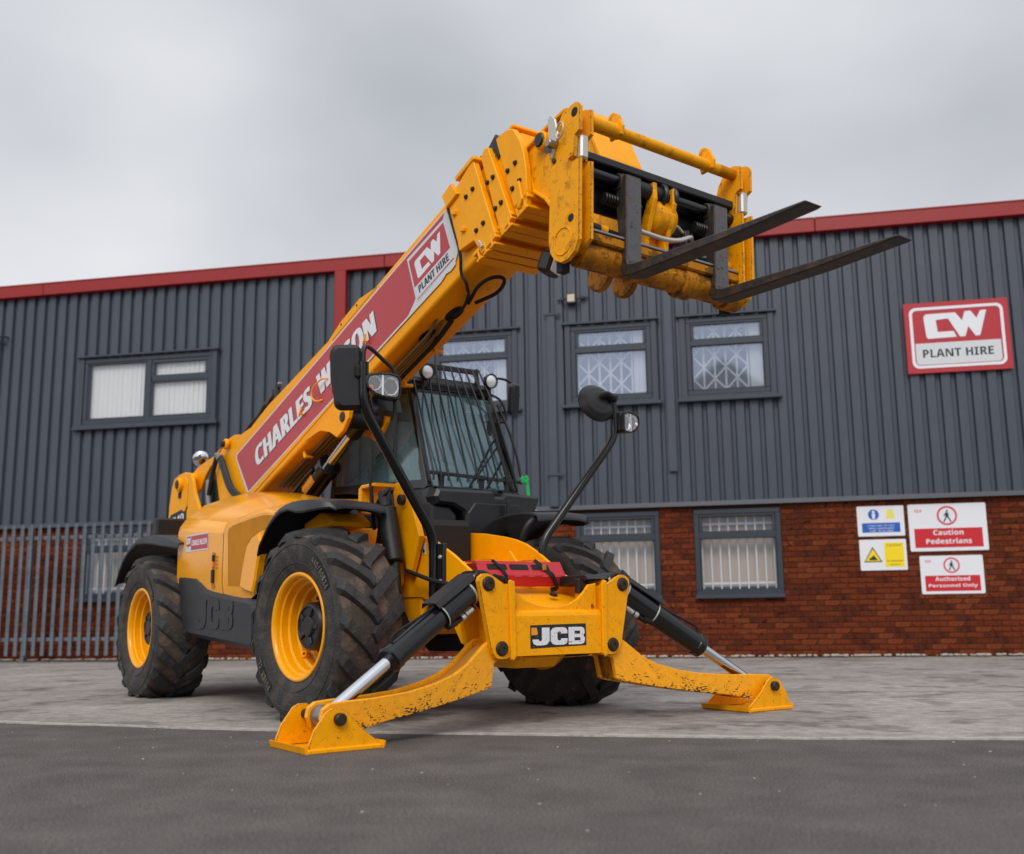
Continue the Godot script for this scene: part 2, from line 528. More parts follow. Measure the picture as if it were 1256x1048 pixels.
func tarmac_tex() -> ImageTexture:
	var sz := 1024
	var a := nbytes(sz, 71, 0.005, 3)
	var b := nbytes(sz, 72, 0.20, 2)
	var rng := RandomNumberGenerator.new()
	rng.seed = 74
	var out := PackedByteArray()
	out.resize(sz * sz * 3)
	for i in sz * sz:
		var k := 0.355 + (a[i] / 255.0 - 0.5) * 0.07 + (b[i] / 255.0 - 0.5) * 0.26 + rng.randf_range(-0.05, 0.05)
		var q := rng.randf()
		if q < 0.012: k += rng.randf_range(0.08, 0.22)
		elif q < 0.05: k -= rng.randf_range(0.06, 0.16)
		out[i * 3] = clampi(int(k * 262), 0, 255)
		out[i * 3 + 1] = clampi(int(k * 247), 0, 255)
		out[i * 3 + 2] = clampi(int(k * 240), 0, 255)
	return ImageTexture.create_from_image(Image.create_from_data(sz, sz, false, Image.FORMAT_RGB8, out))


func concrete_tex() -> ImageTexture:
	var sz := 1024
	var a := nbytes(sz, 61, 0.004, 4)
	var b := nbytes(sz, 63, 0.06, 4)
	var c := nbytes(sz, 65, 0.012, 5)
	var streak := noise(68, 0.01, 4)
	var rng := RandomNumberGenerator.new()
	rng.seed = 69
	var out := PackedByteArray()
	out.resize(sz * sz * 3)
	for y in sz:
		for x in sz:
			var i := y * sz + x
			var s := streak.get_noise_2d(x * 0.6, y * 1.6) * 0.22 * minf(1.0, minf(x, sz - x) / 80.0) * minf(1.0, minf(y, sz - y) / 80.0)
			var k := 0.535 + (a[i] / 255.0 - 0.5) * 0.13 + (b[i] / 255.0 - 0.5) * 0.15 + s * 0.20 + rng.randf_range(-0.045, 0.045)
			if rng.randf() < 0.006: k -= 0.12
			if c[i] > 168:
				k -= 0.10 * minf(1.0, (c[i] - 168) / 25.0)
			out[i * 3] = clampi(int(k * 255 * 1.03), 0, 255)
			out[i * 3 + 1] = clampi(int(k * 255 * 0.98), 0, 255)
			out[i * 3 + 2] = clampi(int(k * 255 * 0.945), 0, 255)
	return ImageTexture.create_from_image(Image.create_from_data(sz, sz, false, Image.FORMAT_RGB8, out))


# ---------------------------------------------------------------- ground
func edge_z(x: float) -> float:
	return 9.8 - 0.029 * pow(x - 3.0, 2.0) * exp(-absf(x - 3.0) / 22.0) + 0.02 * sin(x * 2.1) + 0.012 * sin(x * 5.7 + 1.0)
func ground() -> void:
	var mb := MB.new()
	mb.quad(Vector3(-250, -0.004, 250), Vector3(250, -0.004, 250), Vector3(250, -0.004, -250), Vector3(-250, -0.004, -250))
	var o := part(self, "tarmac_ground", mb.mesh(M.tarmac))
	tag(o, "dark grey tarmac yard in front of the concrete apron", "ground", "", "structure")
	# concrete apron in bays with joints between
	var slab := holder(self, "concrete_apron", Transform3D(BT.basis, Vector3(BT.origin.x, 0.0, BT.origin.z)))
	tag(slab, "pale worn concrete apron between the tarmac and the building", "pavement", "", "structure")
	var xs := []
	var x := -30.0
	while x < 30.01:
		xs.append(x); x += 0.5
	mb = MB.new()
	for i in xs.size() - 1:
		var x0: float = xs[i]; var x1: float = xs[i + 1]
		mb.quad(Vector3(x0, 0.0, edge_z(x0)), Vector3(x1, 0.0, edge_z(x1)), Vector3(x1, 0.0, 4.31), Vector3(x0, 0.0, 4.31))
		mb.quad(Vector3(x0, 0.0, 4.30), Vector3(x1, 0.0, 4.30), Vector3(x1, 0.0, -0.3), Vector3(x0, 0.0, -0.3))
	part(slab, "slab", mb.mesh(M.concrete))
	mb = MB.new()
	for i in xs.size() - 1:
		var x0: float = xs[i]; var x1: float = xs[i + 1]
		mb.quad(Vector3(x0, 0.004, edge_z(x0) + 0.02), Vector3(x1, 0.004, edge_z(x1) + 0.02), Vector3(x1, 0.004, edge_z(x1) - 0.05 - 0.02 * sin(x1 * 3.0)), Vector3(x0, 0.004, edge_z(x0) - 0.05 - 0.02 * sin(x0 * 3.0)))
		mb.quad(Vector3(x0, -0.01, edge_z(x0) + 0.02), Vector3(x1, -0.01, edge_z(x1) + 0.02), Vector3(x1, 0.004, edge_z(x1) + 0.02), Vector3(x0, 0.004, edge_z(x0) + 0.02))
	part(slab, "edging", mb.mesh(M.concrete_edge))
	mb = MB.new()
	for zz in [1.9, 6.6]:
		mb.quad(Vector3(-30, 0.003, zz + 0.008), Vector3(30, 0.003, zz + 0.008), Vector3(30, 0.003, zz - 0.008), Vector3(-30, 0.003, zz - 0.008))
	for xx in [-6.2, 9.0]:
		mb.quad(Vector3(xx - 0.008, 0.003, 8.8), Vector3(xx + 0.008, 0.003, 8.8), Vector3(xx + 0.008, 0.003, 0), Vector3(xx - 0.008, 0.003, 0))
	part(slab, "joint", mb.mesh(mat("joint", s8(84, 80, 76), 0.9)))
	# grit along the foot of the wall and loose stones on the tarmac
	var rng := RandomNumberGenerator.new()
	rng.seed = 5
	mb = MB.new()
	for i in 900:
		var px := rng.randf_range(-9.5, 9.0)
		var r := rng.randf_range(0.008, 0.03)
		mb.box(Vector3(px, r * 0.4, 0.02 + absf(rng.randfn(0.0, 0.05))), Vector3(r * 2, r, r * 1.6), r * 0.3, Transform3D())
	var gr := part(self, "grit", mb.mesh(M.grit), BT)
	tag(gr, "pale grit and rubble lying along the foot of the brick wall", "gravel", "", "stuff")
	mb = MB.new()
	for i in 150:
		var r := rng.randf_range(0.002, 0.0055)
		var p := Vector3(rng.randf_range(-5.0, 6.0), r * 0.3 - 0.004, rng.randf_range(-7.0, -1.6))
		mb.box(p, Vector3(r * 2, r, r * 1.7), r * 0.3)
	var st := part(self, "loose_stones", mb.mesh(M.grit))
	tag(st, "scattered small pale stones on the yard", "gravel", "", "stuff")


# ---------------------------------------------------------------- building
var holes := []   # [x0, x1, y0, y1] of every window opening
func split_y(x: float, y0: float, y1: float) -> Array:   # pieces of a vertical strip outside the windows
	var segs := [[y0, y1]]
	for hl in holes:
		if x > hl[0] and x < hl[1]:
			var out := []
			for s in segs:
				if hl[3] <= s[0] or hl[2] >= s[1]:
					out.append(s)
				else:
					if hl[2] > s[0]: out.append([s[0], hl[2]])
					if hl[3] < s[1]: out.append([hl[3], s[1]])
			segs = out
	return segs

func building() -> void:
	var b := thing("industrial_unit", "two storey workshop with grey ribbed cladding above red brick", "building", BT)
	holes = [[-7.19, -4.91, 3.76, 4.85], [-1.20, 0.0, 3.70, 4.85], [0.90, 2.09, 3.70, 4.85], [2.60, 3.77, 3.70, 4.85],
		[0.90, 2.11, 0.84, 2.05], [2.60, 3.80, 0.84, 2.05], [-7.13, -5.93, 0.94, 2.10], [-3.4, -2.2, 0.84, 2.05]]
	var XL := -14.0; var XR := 12.0
	# ribbed cladding, one sheet a metre wide per part
	var prof := [[0.0, -0.006], [0.048, -0.006], [0.066, 0.042], [0.182, 0.042], [0.2, -0.006]]
	var x := XL
	while x < XR - 0.01:
		var mb := MB.new()
		var above := MB.new()
		var used := [false, false]
		for k in 5:
			for j in 4:
				var xa: float = x + k * 0.2 + prof[j][0]; var xb: float = x + k * 0.2 + prof[j + 1][0]
				var cuts := [xa, xb]
				for hl in holes:
					for e in [hl[0], hl[1]]:
						if e > xa + 0.001 and e < xb - 0.001: cuts.append(e)
				cuts.sort()
				for q in cuts.size() - 1:
					var u0: float = cuts[q]; var u1: float = cuts[q + 1]
					var d0: float = lerpf(prof[j][1], prof[j + 1][1], (u0 - xa) / (xb - xa)); var d1: float = lerpf(prof[j][1], prof[j + 1][1], (u1 - xa) / (xb - xa))
					for s in split_y((u0 + u1) * 0.5, 2.14, 6.05):
						var up: bool = s[0] > 4.0
						used[1 if up else 0] = true
						(above if up else mb).quad(Vector3(u0, s[0], d0), Vector3(u1, s[0], d1), Vector3(u1, s[1], d1), Vector3(u0, s[1], d0))
		part(b, "cladding_panel", mb.mesh(M.cladding))
		if used[1]: part(b, "cladding_panel", above.mesh(M.cladding))
		x += 1.0
	# flashing at the bottom of the cladding, fascia and roof
	var mb := MB.new()
	mb.prism(PackedVector2Array([Vector2(-0.02, 2.175), Vector2(0.05, 2.165), Vector2(0.062, 2.10), Vector2(0.052, 2.10), Vector2(0.03, 2.13), Vector2(-0.02, 2.13)]), Vector3(XL, 0, 0), Vector3(0, 0, 1), Vector3(0, 1, 0), Vector3(XR - XL, 0, 0))
	part(b, "drip_flashing", mb.mesh(M.trim_grey))
	var fx := [XL, -8.0, -2.0, 4.51, XR]
	for i in 4:
		mb = MB.new()
		mb.box(Vector3((fx[i] + fx[i + 1]) * 0.5, 6.095, 0.06), Vector3(fx[i + 1] - fx[i] - 0.006, 0.20, 0.17), 0.008)
		mb.box(Vector3((fx[i] + fx[i + 1]) * 0.5, 6.2, 0.055), Vector3(fx[i + 1] - fx[i] - 0.006, 0.022, 0.2), 0.004)
		part(b, "fascia", mb.mesh(M.fascia_red))
	mb = MB.new()
	mb.quad(Vector3(XL, 6.2, 0.1), Vector3(XR, 6.2, 0.1), Vector3(XR, 6.9, -7.0), Vector3(XL, 6.9, -7.0))
	mb.quad(Vector3(XL, 6.9, -7.0), Vector3(XR, 6.9, -7.0), Vector3(XR, 6.2, -14.0), Vector3(XL, 6.2, -14.0))
	mb.box(Vector3(XL + 0.05, 3.1, -7.0), Vector3(0.1, 6.1, 13.6))
	mb.box(Vector3(XR - 0.05, 3.1, -7.0), Vector3(0.1, 6.1, 13.6))
	mb.box(Vector3((XL + XR) * 0.5, 3.1, -13.9), Vector3(XR - XL, 6.1, 0.1))
	part(b, "roof", mb.mesh(M.trim_grey))
	# red downpipe from the gutter, grey ones lower
	mb = MB.new()
	mb.box(Vector3(-2.725, 5.2, 0.10), Vector3(0.19, 1.60, 0.11), 0.01)
	mb.box(Vector3(-2.725, 4.9, 0.10), Vector3(0.205, 0.03, 0.125), 0.004)
	mb.box(Vector3(-2.725, 3.25, 0.10), Vector3(0.19, 2.24, 0.11), 0.01)
	part(b, "downpipe", mb.mesh(M.fascia_red), Transform3D(), "red square downpipe below the gutter")
	mb = MB.new()
	mb.box(Vector3(0.61, 3.6, 0.075), Vector3(0.13, 2.9, 0.05), 0.006)
	part(b, "cover_strip", mb.mesh(M.cladding))
	mb = MB.new()
	mb.box(Vector3(2.35, 4.3, 0.07), Vector3(0.12, 3.4, 0.04), 0.006)
	part(b, "cover_strip", mb.mesh(M.cladding))
	for yy in [5.05, 2.62]:
		mb = MB.new()
		mb.box(Vector3(0.63, yy, 0.1), Vector3(0.24, 0.035, 0.03), 0.006)
		part(b, "pipe_bracket", mb.mesh(M.trim_grey))
	# brick base: mortar backing with the bricks standing proud
	mb = MB.new()
	var gx := [XL, XR]; var gy := [-0.1, 2.14]
	for hl in holes:
		if hl[3] < 3.0:
			gx.append_array([hl[0], hl[1]]); gy.append_array([hl[2], hl[3]])
	gx.sort(); gy.sort()
	for i in gx.size() - 1:
		for j in gy.size() - 1:
			if gy[j + 1] - gy[j] < 0.001: continue
			var cx: float = (gx[i] + gx[i + 1]) * 0.5; var cy: float = (gy[j] + gy[j + 1]) * 0.5
			var inside := false
			for hl in holes:
				if cx > hl[0] and cx < hl[1] and cy > hl[2] and cy < hl[3]: inside = true
			if not inside:
				mb.box(Vector3(cx, cy, -0.13), Vector3(gx[i + 1] - gx[i], gy[j + 1] - gy[j], 0.2))
	part(b, "mortar_backing", mb.mesh(M.mortar))
	bricks(b)
	# windows
	window(b, holes[0], "split", "white")
	window(b, holes[1], "fanlight", "grille")
	window(b, holes[2], "fanlight", "grille")
	window(b, holes[3], "fanlight", "grille")
	window(b, holes[4], "fanlight", "bars")
	window(b, holes[5], "fanlight", "bars")
	window(b, holes[6], "fanlight", "bars")
	window(b, holes[7], "fanlight", "bars")
	lamps_on_wall()

func bricks(b: Node3D) -> void:
	var rng := RandomNumberGenerator.new()
	rng.seed = 77
	var variants := []
	var shape := func(w: float, k: int) -> ArrayMesh:
		var mb := MB.new()
		mb.box(Vector3(0, 0, 0), Vector3(w, 0.065, 0.03), 0.004)
		return mb.mesh(M["brick_%d" % k])
	for k in 5:
		variants.append(shape.call(0.215, k))
	var spots := []
	for row in 28:
		var y := 0.036 + row * 0.075
		if y > 2.09: break
		var x := -13.9 + (0.1125 if row % 2 else 0.0)
		while x < 11.9:
			var x0 := x - 0.1075; var x1 := x + 0.1075
			var ok := true
			for hl in holes:
				if y + 0.03 > hl[2] and y - 0.03 < hl[3]:
					if x0 >= hl[0] - 0.004 and x1 <= hl[1] + 0.004: ok = false
					elif x0 < hl[0] and x1 > hl[0]: x1 = hl[0] - 0.004
					elif x0 < hl[1] and x1 > hl[1]: x0 = hl[1] + 0.004
			if ok and x1 - x0 > 0.03:
				spots.append([Vector3((x0 + x1) * 0.5, y, -0.036 + rng.randf_range(-0.0018, 0.0018)), x1 - x0, rng.randi() % 5, rng.randf_range(-0.004, 0.004)])
			x += 0.225
	# the ones that show largest: right end of the wall, clear of the machine
	var near := []; var rest := []
	for s in spots:
		if s[0].x > 3.86 and s[0].x < 7.6 and s[1] > 0.2 and near.size() < 300 and not (s[0].x > 4.86 and s[0].x < 5.42 and s[0].y > 1.2 and s[0].y < 2.0) and not (s[0].x > 5.6 and s[0].x < 6.4 and s[0].y > 0.85 and s[0].y < 2.0):
			near.append(s)
		else:
			rest.append(s)
	for s in near:
		part(b, "brick", variants[s[2]], Transform3D(Basis(Vector3.BACK, s[3]), s[0]))
	var st := []
	for k in 5: st.append(MB.new())
	for s in rest:
		var mb: MB = st[s[2]]
		mb.box(s[0], Vector3(s[1], 0.065, 0.03), 0.004)
	var am := ArrayMesh.new()
	for k in 5:
		var one: ArrayMesh = st[k].mesh(M["brick_%d" % k])
		am.add_surface_from_arrays(Mesh.PRIMITIVE_TRIANGLES, one.surface_get_arrays(0))
		am.surface_set_material(k, M["brick_%d" % k])
	var o := part(b, "brickwork", am)
	o.set_meta("kind", "stuff")

func frame_bars(mb: MB, x0: float, x1: float, y0: float, y1: float, w: float, z: float, d: float) -> void:
	mb.box(Vector3((x0 + x1) * 0.5, y1 - w * 0.5, z), Vector3(x1 - x0, w, d), 0.006)
	mb.box(Vector3((x0 + x1) * 0.5, y0 + w * 0.5, z), Vector3(x1 - x0, w, d), 0.006)
	mb.box(Vector3(x0 + w * 0.5, (y0 + y1) * 0.5, z - 0.002), Vector3(w, y1 - y0 - w * 2 + 0.002, d), 0.006)
	mb.box(Vector3(x1 - w * 0.5, (y0 + y1) * 0.5, z - 0.002), Vector3(w, y1 - y0 - w * 2 + 0.002, d), 0.006)

func window(b: Node3D, hl: Array, layout: String, inside: String) -> void:
	var x0: float = hl[0]; var x1: float = hl[1]; var y0: float = hl[2]; var y1: float = hl[3]
	var upper := y0 > 3.0
	var zf := 0.045 if upper else -0.01
	var mb := MB.new()
	frame_bars(mb, x0, x1, y0, y1, 0.07, zf - 0.03, 0.09)
	var panes := []
	var cell := 0.0
	if layout == "split":
		var xm := x0 + 1.16
		mb.box(Vector3(xm, (y0 + y1) * 0.5, zf - 0.034), Vector3(0.09, y1 - y0 - 0.13, 0.09), 0.006)
		panes = [[x0 + 0.07, xm - 0.045, y0 + 0.07, y1 - 0.07, 0.03], [xm + 0.045, x1 - 0.07, y1 - 0.39, y1 - 0.07, 0.06], [xm + 0.045, x1 - 0.07, y0 + 0.07, y1 - 0.42, 0.03]]
		mb.box(Vector3((xm + x1) * 0.5, y1 - 0.39, zf - 0.036), Vector3(x1 - xm - 0.12, 0.07, 0.08), 0.006)
	else:
		panes = [[x0 + 0.07, x1 - 0.07, y1 - 0.355, y1 - 0.06, 0.045], [x0 + 0.07, x1 - 0.07, y0 + 0.07, y1 - 0.40, 0.02]]
		mb.box(Vector3((x0 + x1) * 0.5, y1 - 0.38, zf - 0.034), Vector3(x1 - x0 - 0.13, 0.075, 0.085), 0.006)
	var w := part(b, "window", mb.mesh(M.frame_grey))
	for p in panes:
		mb = MB.new()
		frame_bars(mb, p[0], p[1], p[2], p[3], p[4], zf - 0.028, 0.06)
		part(w, "sash", mb.mesh(M.frame_grey))
		mb = MB.new()
		mb.quad(Vector3(p[0] + 0.01, p[2] + 0.01, zf - 0.03), Vector3(p[1] - 0.01, p[2] + 0.01, zf - 0.03), Vector3(p[1] - 0.01, p[3] - 0.01, zf - 0.03), Vector3(p[0] + 0.01, p[3] - 0.01, zf - 0.03))
		part(w, "pane", mb.mesh(M.glass_bright if inside == "grille" else M.glass))
	mb = MB.new()
	if upper:
		mb.box(Vector3((x0 + x1) * 0.5, y1 + 0.035, 0.075), Vector3(x1 - x0 + 0.26, 0.03, 0.08), 0.004)
		mb.box(Vector3((x0 + x1) * 0.5, y0 - 0.075, 0.085), Vector3(x1 - x0 + 0.29, 0.05, 0.10), 0.006)
		mb.box(Vector3(x0 - 0.045, (y0 + y1) * 0.5, 0.06), Vector3(0.085, y1 - y0 + 0.09, 0.03), 0.004)
		mb.box(Vector3(x1 + 0.045, (y0 + y1) * 0.5, 0.06), Vector3(0.085, y1 - y0 + 0.09, 0.03), 0.004)
		mb.box(Vector3((x0 + x1) * 0.5, y0 - 0.025, 0.058), Vector3(x1 - x0 + 0.12, 0.048, 0.03), 0.004)
	else:
		mb.box(Vector3((x0 + x1) * 0.5, y0 - 0.02, 0.0), Vector3(x1 - x0 + 0.03, 0.05, 0.12), 0.006)
	part(w, "surround" if upper else "sill", mb.mesh(M.trim_grey))
	# the room behind
	mb = MB.new()
	var zb := -1.6
	var za := zf - 0.1
	mb.quad(Vector3(x0, y0, zb), Vector3(x1, y0, zb), Vector3(x1, y1, zb), Vector3(x0, y1, zb))
	mb.quad(Vector3(x0, y0, za), Vector3(x1, y0, za), Vector3(x1, y0, zb), Vector3(x0, y0, zb))
	mb.quad(Vector3(x0, y1, zb), Vector3(x1, y1, zb), Vector3(x1, y1, za), Vector3(x0, y1, za))
	mb.quad(Vector3(x0, y0, za), Vector3(x0, y0, zb), Vector3(x0, y1, zb), Vector3(x0, y1, za))
	mb.quad(Vector3(x1, y0, zb), Vector3(x1, y0, za), Vector3(x1, y1, za), Vector3(x1, y1, zb))
	part(w, "room_lining", mb.mesh(M.room))
	mb = MB.new()
	var zi := zf - (0.09 if inside == "white" else 0.16)
	var rng := RandomNumberGenerator.new()
	rng.seed = int(x0 * 100) + 999
	if inside == "white":
		blinds(mb, x0 + 0.05, x1 - 0.05, y0 + 0.04, y1 - 0.02, zi, rng, 0.085)
		part(w, "blind", mb.mesh(M.blind_white))
	elif inside == "grille":
		# folding security lattice: uprights and crossing diagonals
		var n := 5
		var xa := x0 + 0.08; var xb := x1 - 0.30
		for i in n + 1:
			var xx := lerpf(xa, xb, float(i) / n)
			mb.box(Vector3(xx, (y0 + y1) * 0.5, zi), Vector3(0.028, y1 - y0 - 0.1, 0.012), 0.003)
		for i in n:
			var u0 := lerpf(xa, xb, float(i) / n); var u1 := lerpf(xa, xb, float(i + 1) / n)
			for c in [y0 + 0.10, y0 + 0.44, y0 + 0.80]:
				for s in [-1.0, 1.0]:
					var dd := Vector2(u1 - u0, 0.17 * s * (1.0 if i % 2 else -1.0))
					var mid := Vector3((u0 + u1) * 0.5, c + 0.085 + (0.0 if s > 0.0 else 0.17), zi + 0.012 + 0.004 * s)
					mb.box(Vector3.ZERO, Vector3(dd.length(), 0.024, 0.006), 0.0, Transform3D(Basis(Vector3.BACK, dd.angle()), mid))
		part(w, "security_grille", mb.mesh(M.white_bar))
		mb = MB.new()
		blinds(mb, xb + 0.03, x1 - 0.05, y0 + 0.03, y1 - 0.02, zi + 0.03, rng, 0.07)
		part(w, "curtain", mb.mesh(M.blind_white))
	else:
		for i in 9:
			var xx := lerpf(x0 + 0.1, x1 - 0.1, i / 8.0)
			mb.box(Vector3(xx, (y0 + y1) * 0.5, zi), Vector3(0.022, y1 - y0 - 0.08, 0.02), 0.004)
		mb.box(Vector3((x0 + x1) * 0.5, y0 + 0.17, zi - 0.014), Vector3(x1 - x0 - 0.14, 0.03, 0.008))
		mb.box(Vector3((x0 + x1) * 0.5, y1 - 0.2, zi - 0.014), Vector3(x1 - x0 - 0.14, 0.03, 0.008))
		part(w, "security_bars", mb.mesh(M.white_bar))
		mb = MB.new()
		blinds(mb, x0 + 0.08, x1 - 0.05, y0 + 0.12, y1 - 0.02, zi - 0.09, rng, 0.09)
		part(w, "blind", mb.mesh(M.blind_beige))

func blinds(mb: MB, x0: float, x1: float, y0: float, y1: float, z: float, rng: RandomNumberGenerator, pitch: float) -> void:
	var x := x0
	while x < x1 - 0.01:
		var w := minf(pitch, x1 - x)
		var a := rng.randf_range(0.006, 0.022)
		mb.quad(Vector3(x, y0, z), Vector3(x + w, y0, z + a), Vector3(x + w, y1, z + a), Vector3(x, y1, z))
		mb.quad(Vector3(x + w, y0, z + a), Vector3(x + w + 0.001, y0, z - 0.002), Vector3(x + w + 0.001, y1, z - 0.002), Vector3(x + w, y1, z + a))
		x += w

func lamps_on_wall() -> void:
	var t := BT * moved(Vector3(0.935, 5.265, 0.05))
	var l := thing("security_floodlight", "small square floodlight on the cladding above the white latticed windows", "floodlight", t)
	var mb := MB.new()
	mb.box(Vector3(0, 0, 0.06), Vector3(0.145, 0.165, 0.08), 0.012)
	part(l, "housing", mb.mesh(M.plastic))
	mb = MB.new()
	mb.box(Vector3(0, 0.005, 0.103), Vector3(0.11, 0.115, 0.006), 0.002)
	part(l, "lens", mb.mesh(M.blind_beige))
	mb = MB.new()
	mb.tube([Vector3(-0.22, 0.0, 0.03), Vector3(-0.1, 0.01, 0.04), Vector3(0.1, 0.01, 0.04), Vector3(0.25, 0.02, 0.03)], 0.012)
	mb.box(Vector3(-0.14, 0.005, 0.04), Vector3(0.05, 0.05, 0.05), 0.008)
	mb.box(Vector3(0.17, 0.012, 0.04), Vector3(0.07, 0.045, 0.05), 0.008)
	part(l, "bracket", mb.mesh(M.black))
	t = BT * moved(Vector3(-8.80, 5.3, 0.05))
	l = thing("wall_camera", "small camera on a bracket high on the cladding at the left edge", "security camera", t)
	mb = MB.new()
	mb.box(Vector3(-0.08, 0.0, 0.14), Vector3(0.11, 0.1, 0.2), 0.015)
	part(l, "housing", mb.mesh(M.galvanised))
	mb = MB.new()
	mb.tube([Vector3(-0.08, 0.03, 0.1), Vector3(0.12, 0.03, 0.08), Vector3(0.12, 0.03, 0.0)], 0.014)
	mb.tube([Vector3(-0.08, -0.08, 0.08), Vector3(0.07, -0.08, 0.08), Vector3(0.07, -0.08, 0.0)], 0.012)
	part(l, "bracket", mb.mesh(M.black))


# ---------------------------------------------------------------- palisade fence
func fence() -> void:
	var f := thing("palisade_fence", "grey steel palisade fence in front of the brick wall behind the machine", "fence", BT * moved(Vector3(-9.0, 0, 0.6)))
	var mb := MB.new()
	var w := 0.065
	# folded W section with a pointed head
	var sec := [Vector2(-w * 0.5, 0.016), Vector2(-w * 0.3, 0.0), Vector2(-w * 0.1, 0.012), Vector2(w * 0.1, 0.012), Vector2(w * 0.3, 0.0), Vector2(w * 0.5, 0.016)]
	for j in 5:
		for side in [0.0, -0.003]:
			var a := Vector3(sec[j].x, 0, sec[j].y + side); var b := Vector3(sec[j + 1].x, 0, sec[j + 1].y + side)
			var top := func(p: Vector3) -> Vector3: return Vector3(p.x, 2.10 - absf(p.x) * 1.2, p.z)
			var bot := func(p: Vector3) -> Vector3: return Vector3(p.x, 0.09, p.z)
			mb.fq(bot.call(a), bot.call(b), top.call(b), top.call(a), side == 0.0)
	var pale := mb.mesh(M.galvanised)
	for i in 31:
		part(f, "pale", pale, moved(Vector3(-1.2 + i * 0.155, 0, 0.03)))
	for y in [1.885, 0.335]:
		mb = MB.new()
		mb.box(Vector3(1.1, y, 0.0), Vector3(4.95, 0.055, 0.012), 0.003)
		mb.box(Vector3(1.1, y - 0.024, -0.03), Vector3(4.95, 0.008, 0.05))
		part(f, "rail", mb.mesh(M.galvanised))
	for x in [-1.0, 1.35, 3.5]:
		mb = MB.new()
		mb.box(Vector3(x, 1.03, -0.08), Vector3(0.06, 2.06, 0.1), 0.006)
		part(f, "post", mb.mesh(M.galvanised))


# ---------------------------------------------------------------- the house across the yard (seen only in the window panes)
func opposite_house() -> void:
	var h := thing("gabled_house", "brown brick gabled house reflected in the upper window", "house", BT * moved(Vector3(2.9, 0, 36.0)))
	var mb := MB.new()
	var pts := [Vector2(-5.2, 0), Vector2(5.2, 0), Vector2(5.2, 8.5), Vector2(0, 12.35), Vector2(-5.2, 8.5)]
	mb.pz(pts, 0.0, 9.0, 0.0)
	part(h, "wall", mb.mesh(mat("house_brick", s8(112, 84, 68), 0.9)))
	mb = MB.new()
	for s in [-1.0, 1.0]:
		mb.prism(PackedVector2Array([Vector2(0, 12.36), Vector2(s * 5.6, 8.21), Vector2(s * 5.6, 8.45), Vector2(0, 12.62)]), Vector3(0, 0, -0.3), Vector3.RIGHT, Vector3.UP, Vector3(0, 0, 9.6))
	part(h, "roof", mb.mesh(mat("slate", s8(62, 58, 56), 0.8)))
	for x in [-3.4, 3.4]:
		for y in [2.2, 5.6]:
			mb = MB.new()
			mb.box(Vector3(x, y, -0.03), Vector3(1.5, 1.9, 0.1), 0.01)
			part(h, "window", mb.mesh(M.frame_grey))
	var wl := thing("garden_wall", "long brown boundary wall across the yard beside the gabled house", "wall", BT * moved(Vector3(-14, 0, 36.0)))
	mb = MB.new()
	mb.box(Vector3(0, 1.6, 0), Vector3(22, 3.2, 0.3), 0.02)
	part(wl, "wall_panel", mb.mesh(M.house_brick))
	mb = MB.new()
	mb.box(Vector3(0, 3.24, 0), Vector3(22, 0.08, 0.4), 0.02)
	part(wl, "coping", mb.mesh(M.concrete_edge))


# ---------------------------------------------------------------- signs
func cw(mb: MB, O: Vector3, U: Vector3, V: Vector3, w: float, h: float, d := 0.003, slant := 0.0) -> void:
	var raw := [[345, 540], [328, 522], [312, 320], [318, 295], [340, 277], [620, 262], [680, 348], [712, 252], [768, 247], [820, 325], [860, 245], [918, 240], [842, 508], [798, 515], [735, 410], [700, 518], [650, 522], [548, 325], [428, 340], [440, 468], [592, 460], [618, 522]]
	var p := PackedVector2Array()
	for q in raw:
		var y: float = 1.0 - (q[1] + (q[0] - 310.0) * 0.045 - 270.0) / 272.0
		p.append(Vector2((q[0] - 310.0) / 608.0 * w + y * h * slant, y * h))
	mb.prism(p, O, U, V, U.cross(V).normalized() * d)
func rrect(x0: float, y0: float, x1: float, y1: float, r: float) -> PackedVector2Array:
	var p := PackedVector2Array()
	for c in [[x1 - r, y1 - r, 0], [x0 + r, y1 - r, 1], [x0 + r, y0 + r, 2], [x1 - r, y0 + r, 3]]:
		for k in 6:
			var a: float = (c[2] + k / 5.0) * PI * 0.5
			p.append(Vector2(c[0] + cos(a) * r, c[1] + sin(a) * r))
	return p
func circle(cx: float, cy: float, r: float, n := 28) -> PackedVector2Array:
	var p := PackedVector2Array()
	for k in n: p.append(Vector2(cx + cos(TAU * k / n) * r, cy + sin(TAU * k / n) * r))
	return p
func ring(mb: MB, outer: PackedVector2Array, inner: PackedVector2Array, z: float, d: float) -> void:
	var n := outer.size()
	for i in n:
		var j := (i + 1) % n
		mb.quad(Vector3(outer[i].x, outer[i].y, z + d), Vector3(outer[j].x, outer[j].y, z + d), Vector3(inner[j].x, inner[j].y, z + d), Vector3(inner[i].x, inner[i].y, z + d))
		mb.quad(Vector3(outer[i].x, outer[i].y, z), Vector3(outer[j].x, outer[j].y, z), Vector3(outer[j].x, outer[j].y, z + d), Vector3(outer[i].x, outer[i].y, z + d))
		mb.quad(Vector3(inner[j].x, inner[j].y, z), Vector3(inner[i].x, inner[i].y, z), Vector3(inner[i].x, inner[i].y, z + d), Vector3(inner[j].x, inner[j].y, z + d))
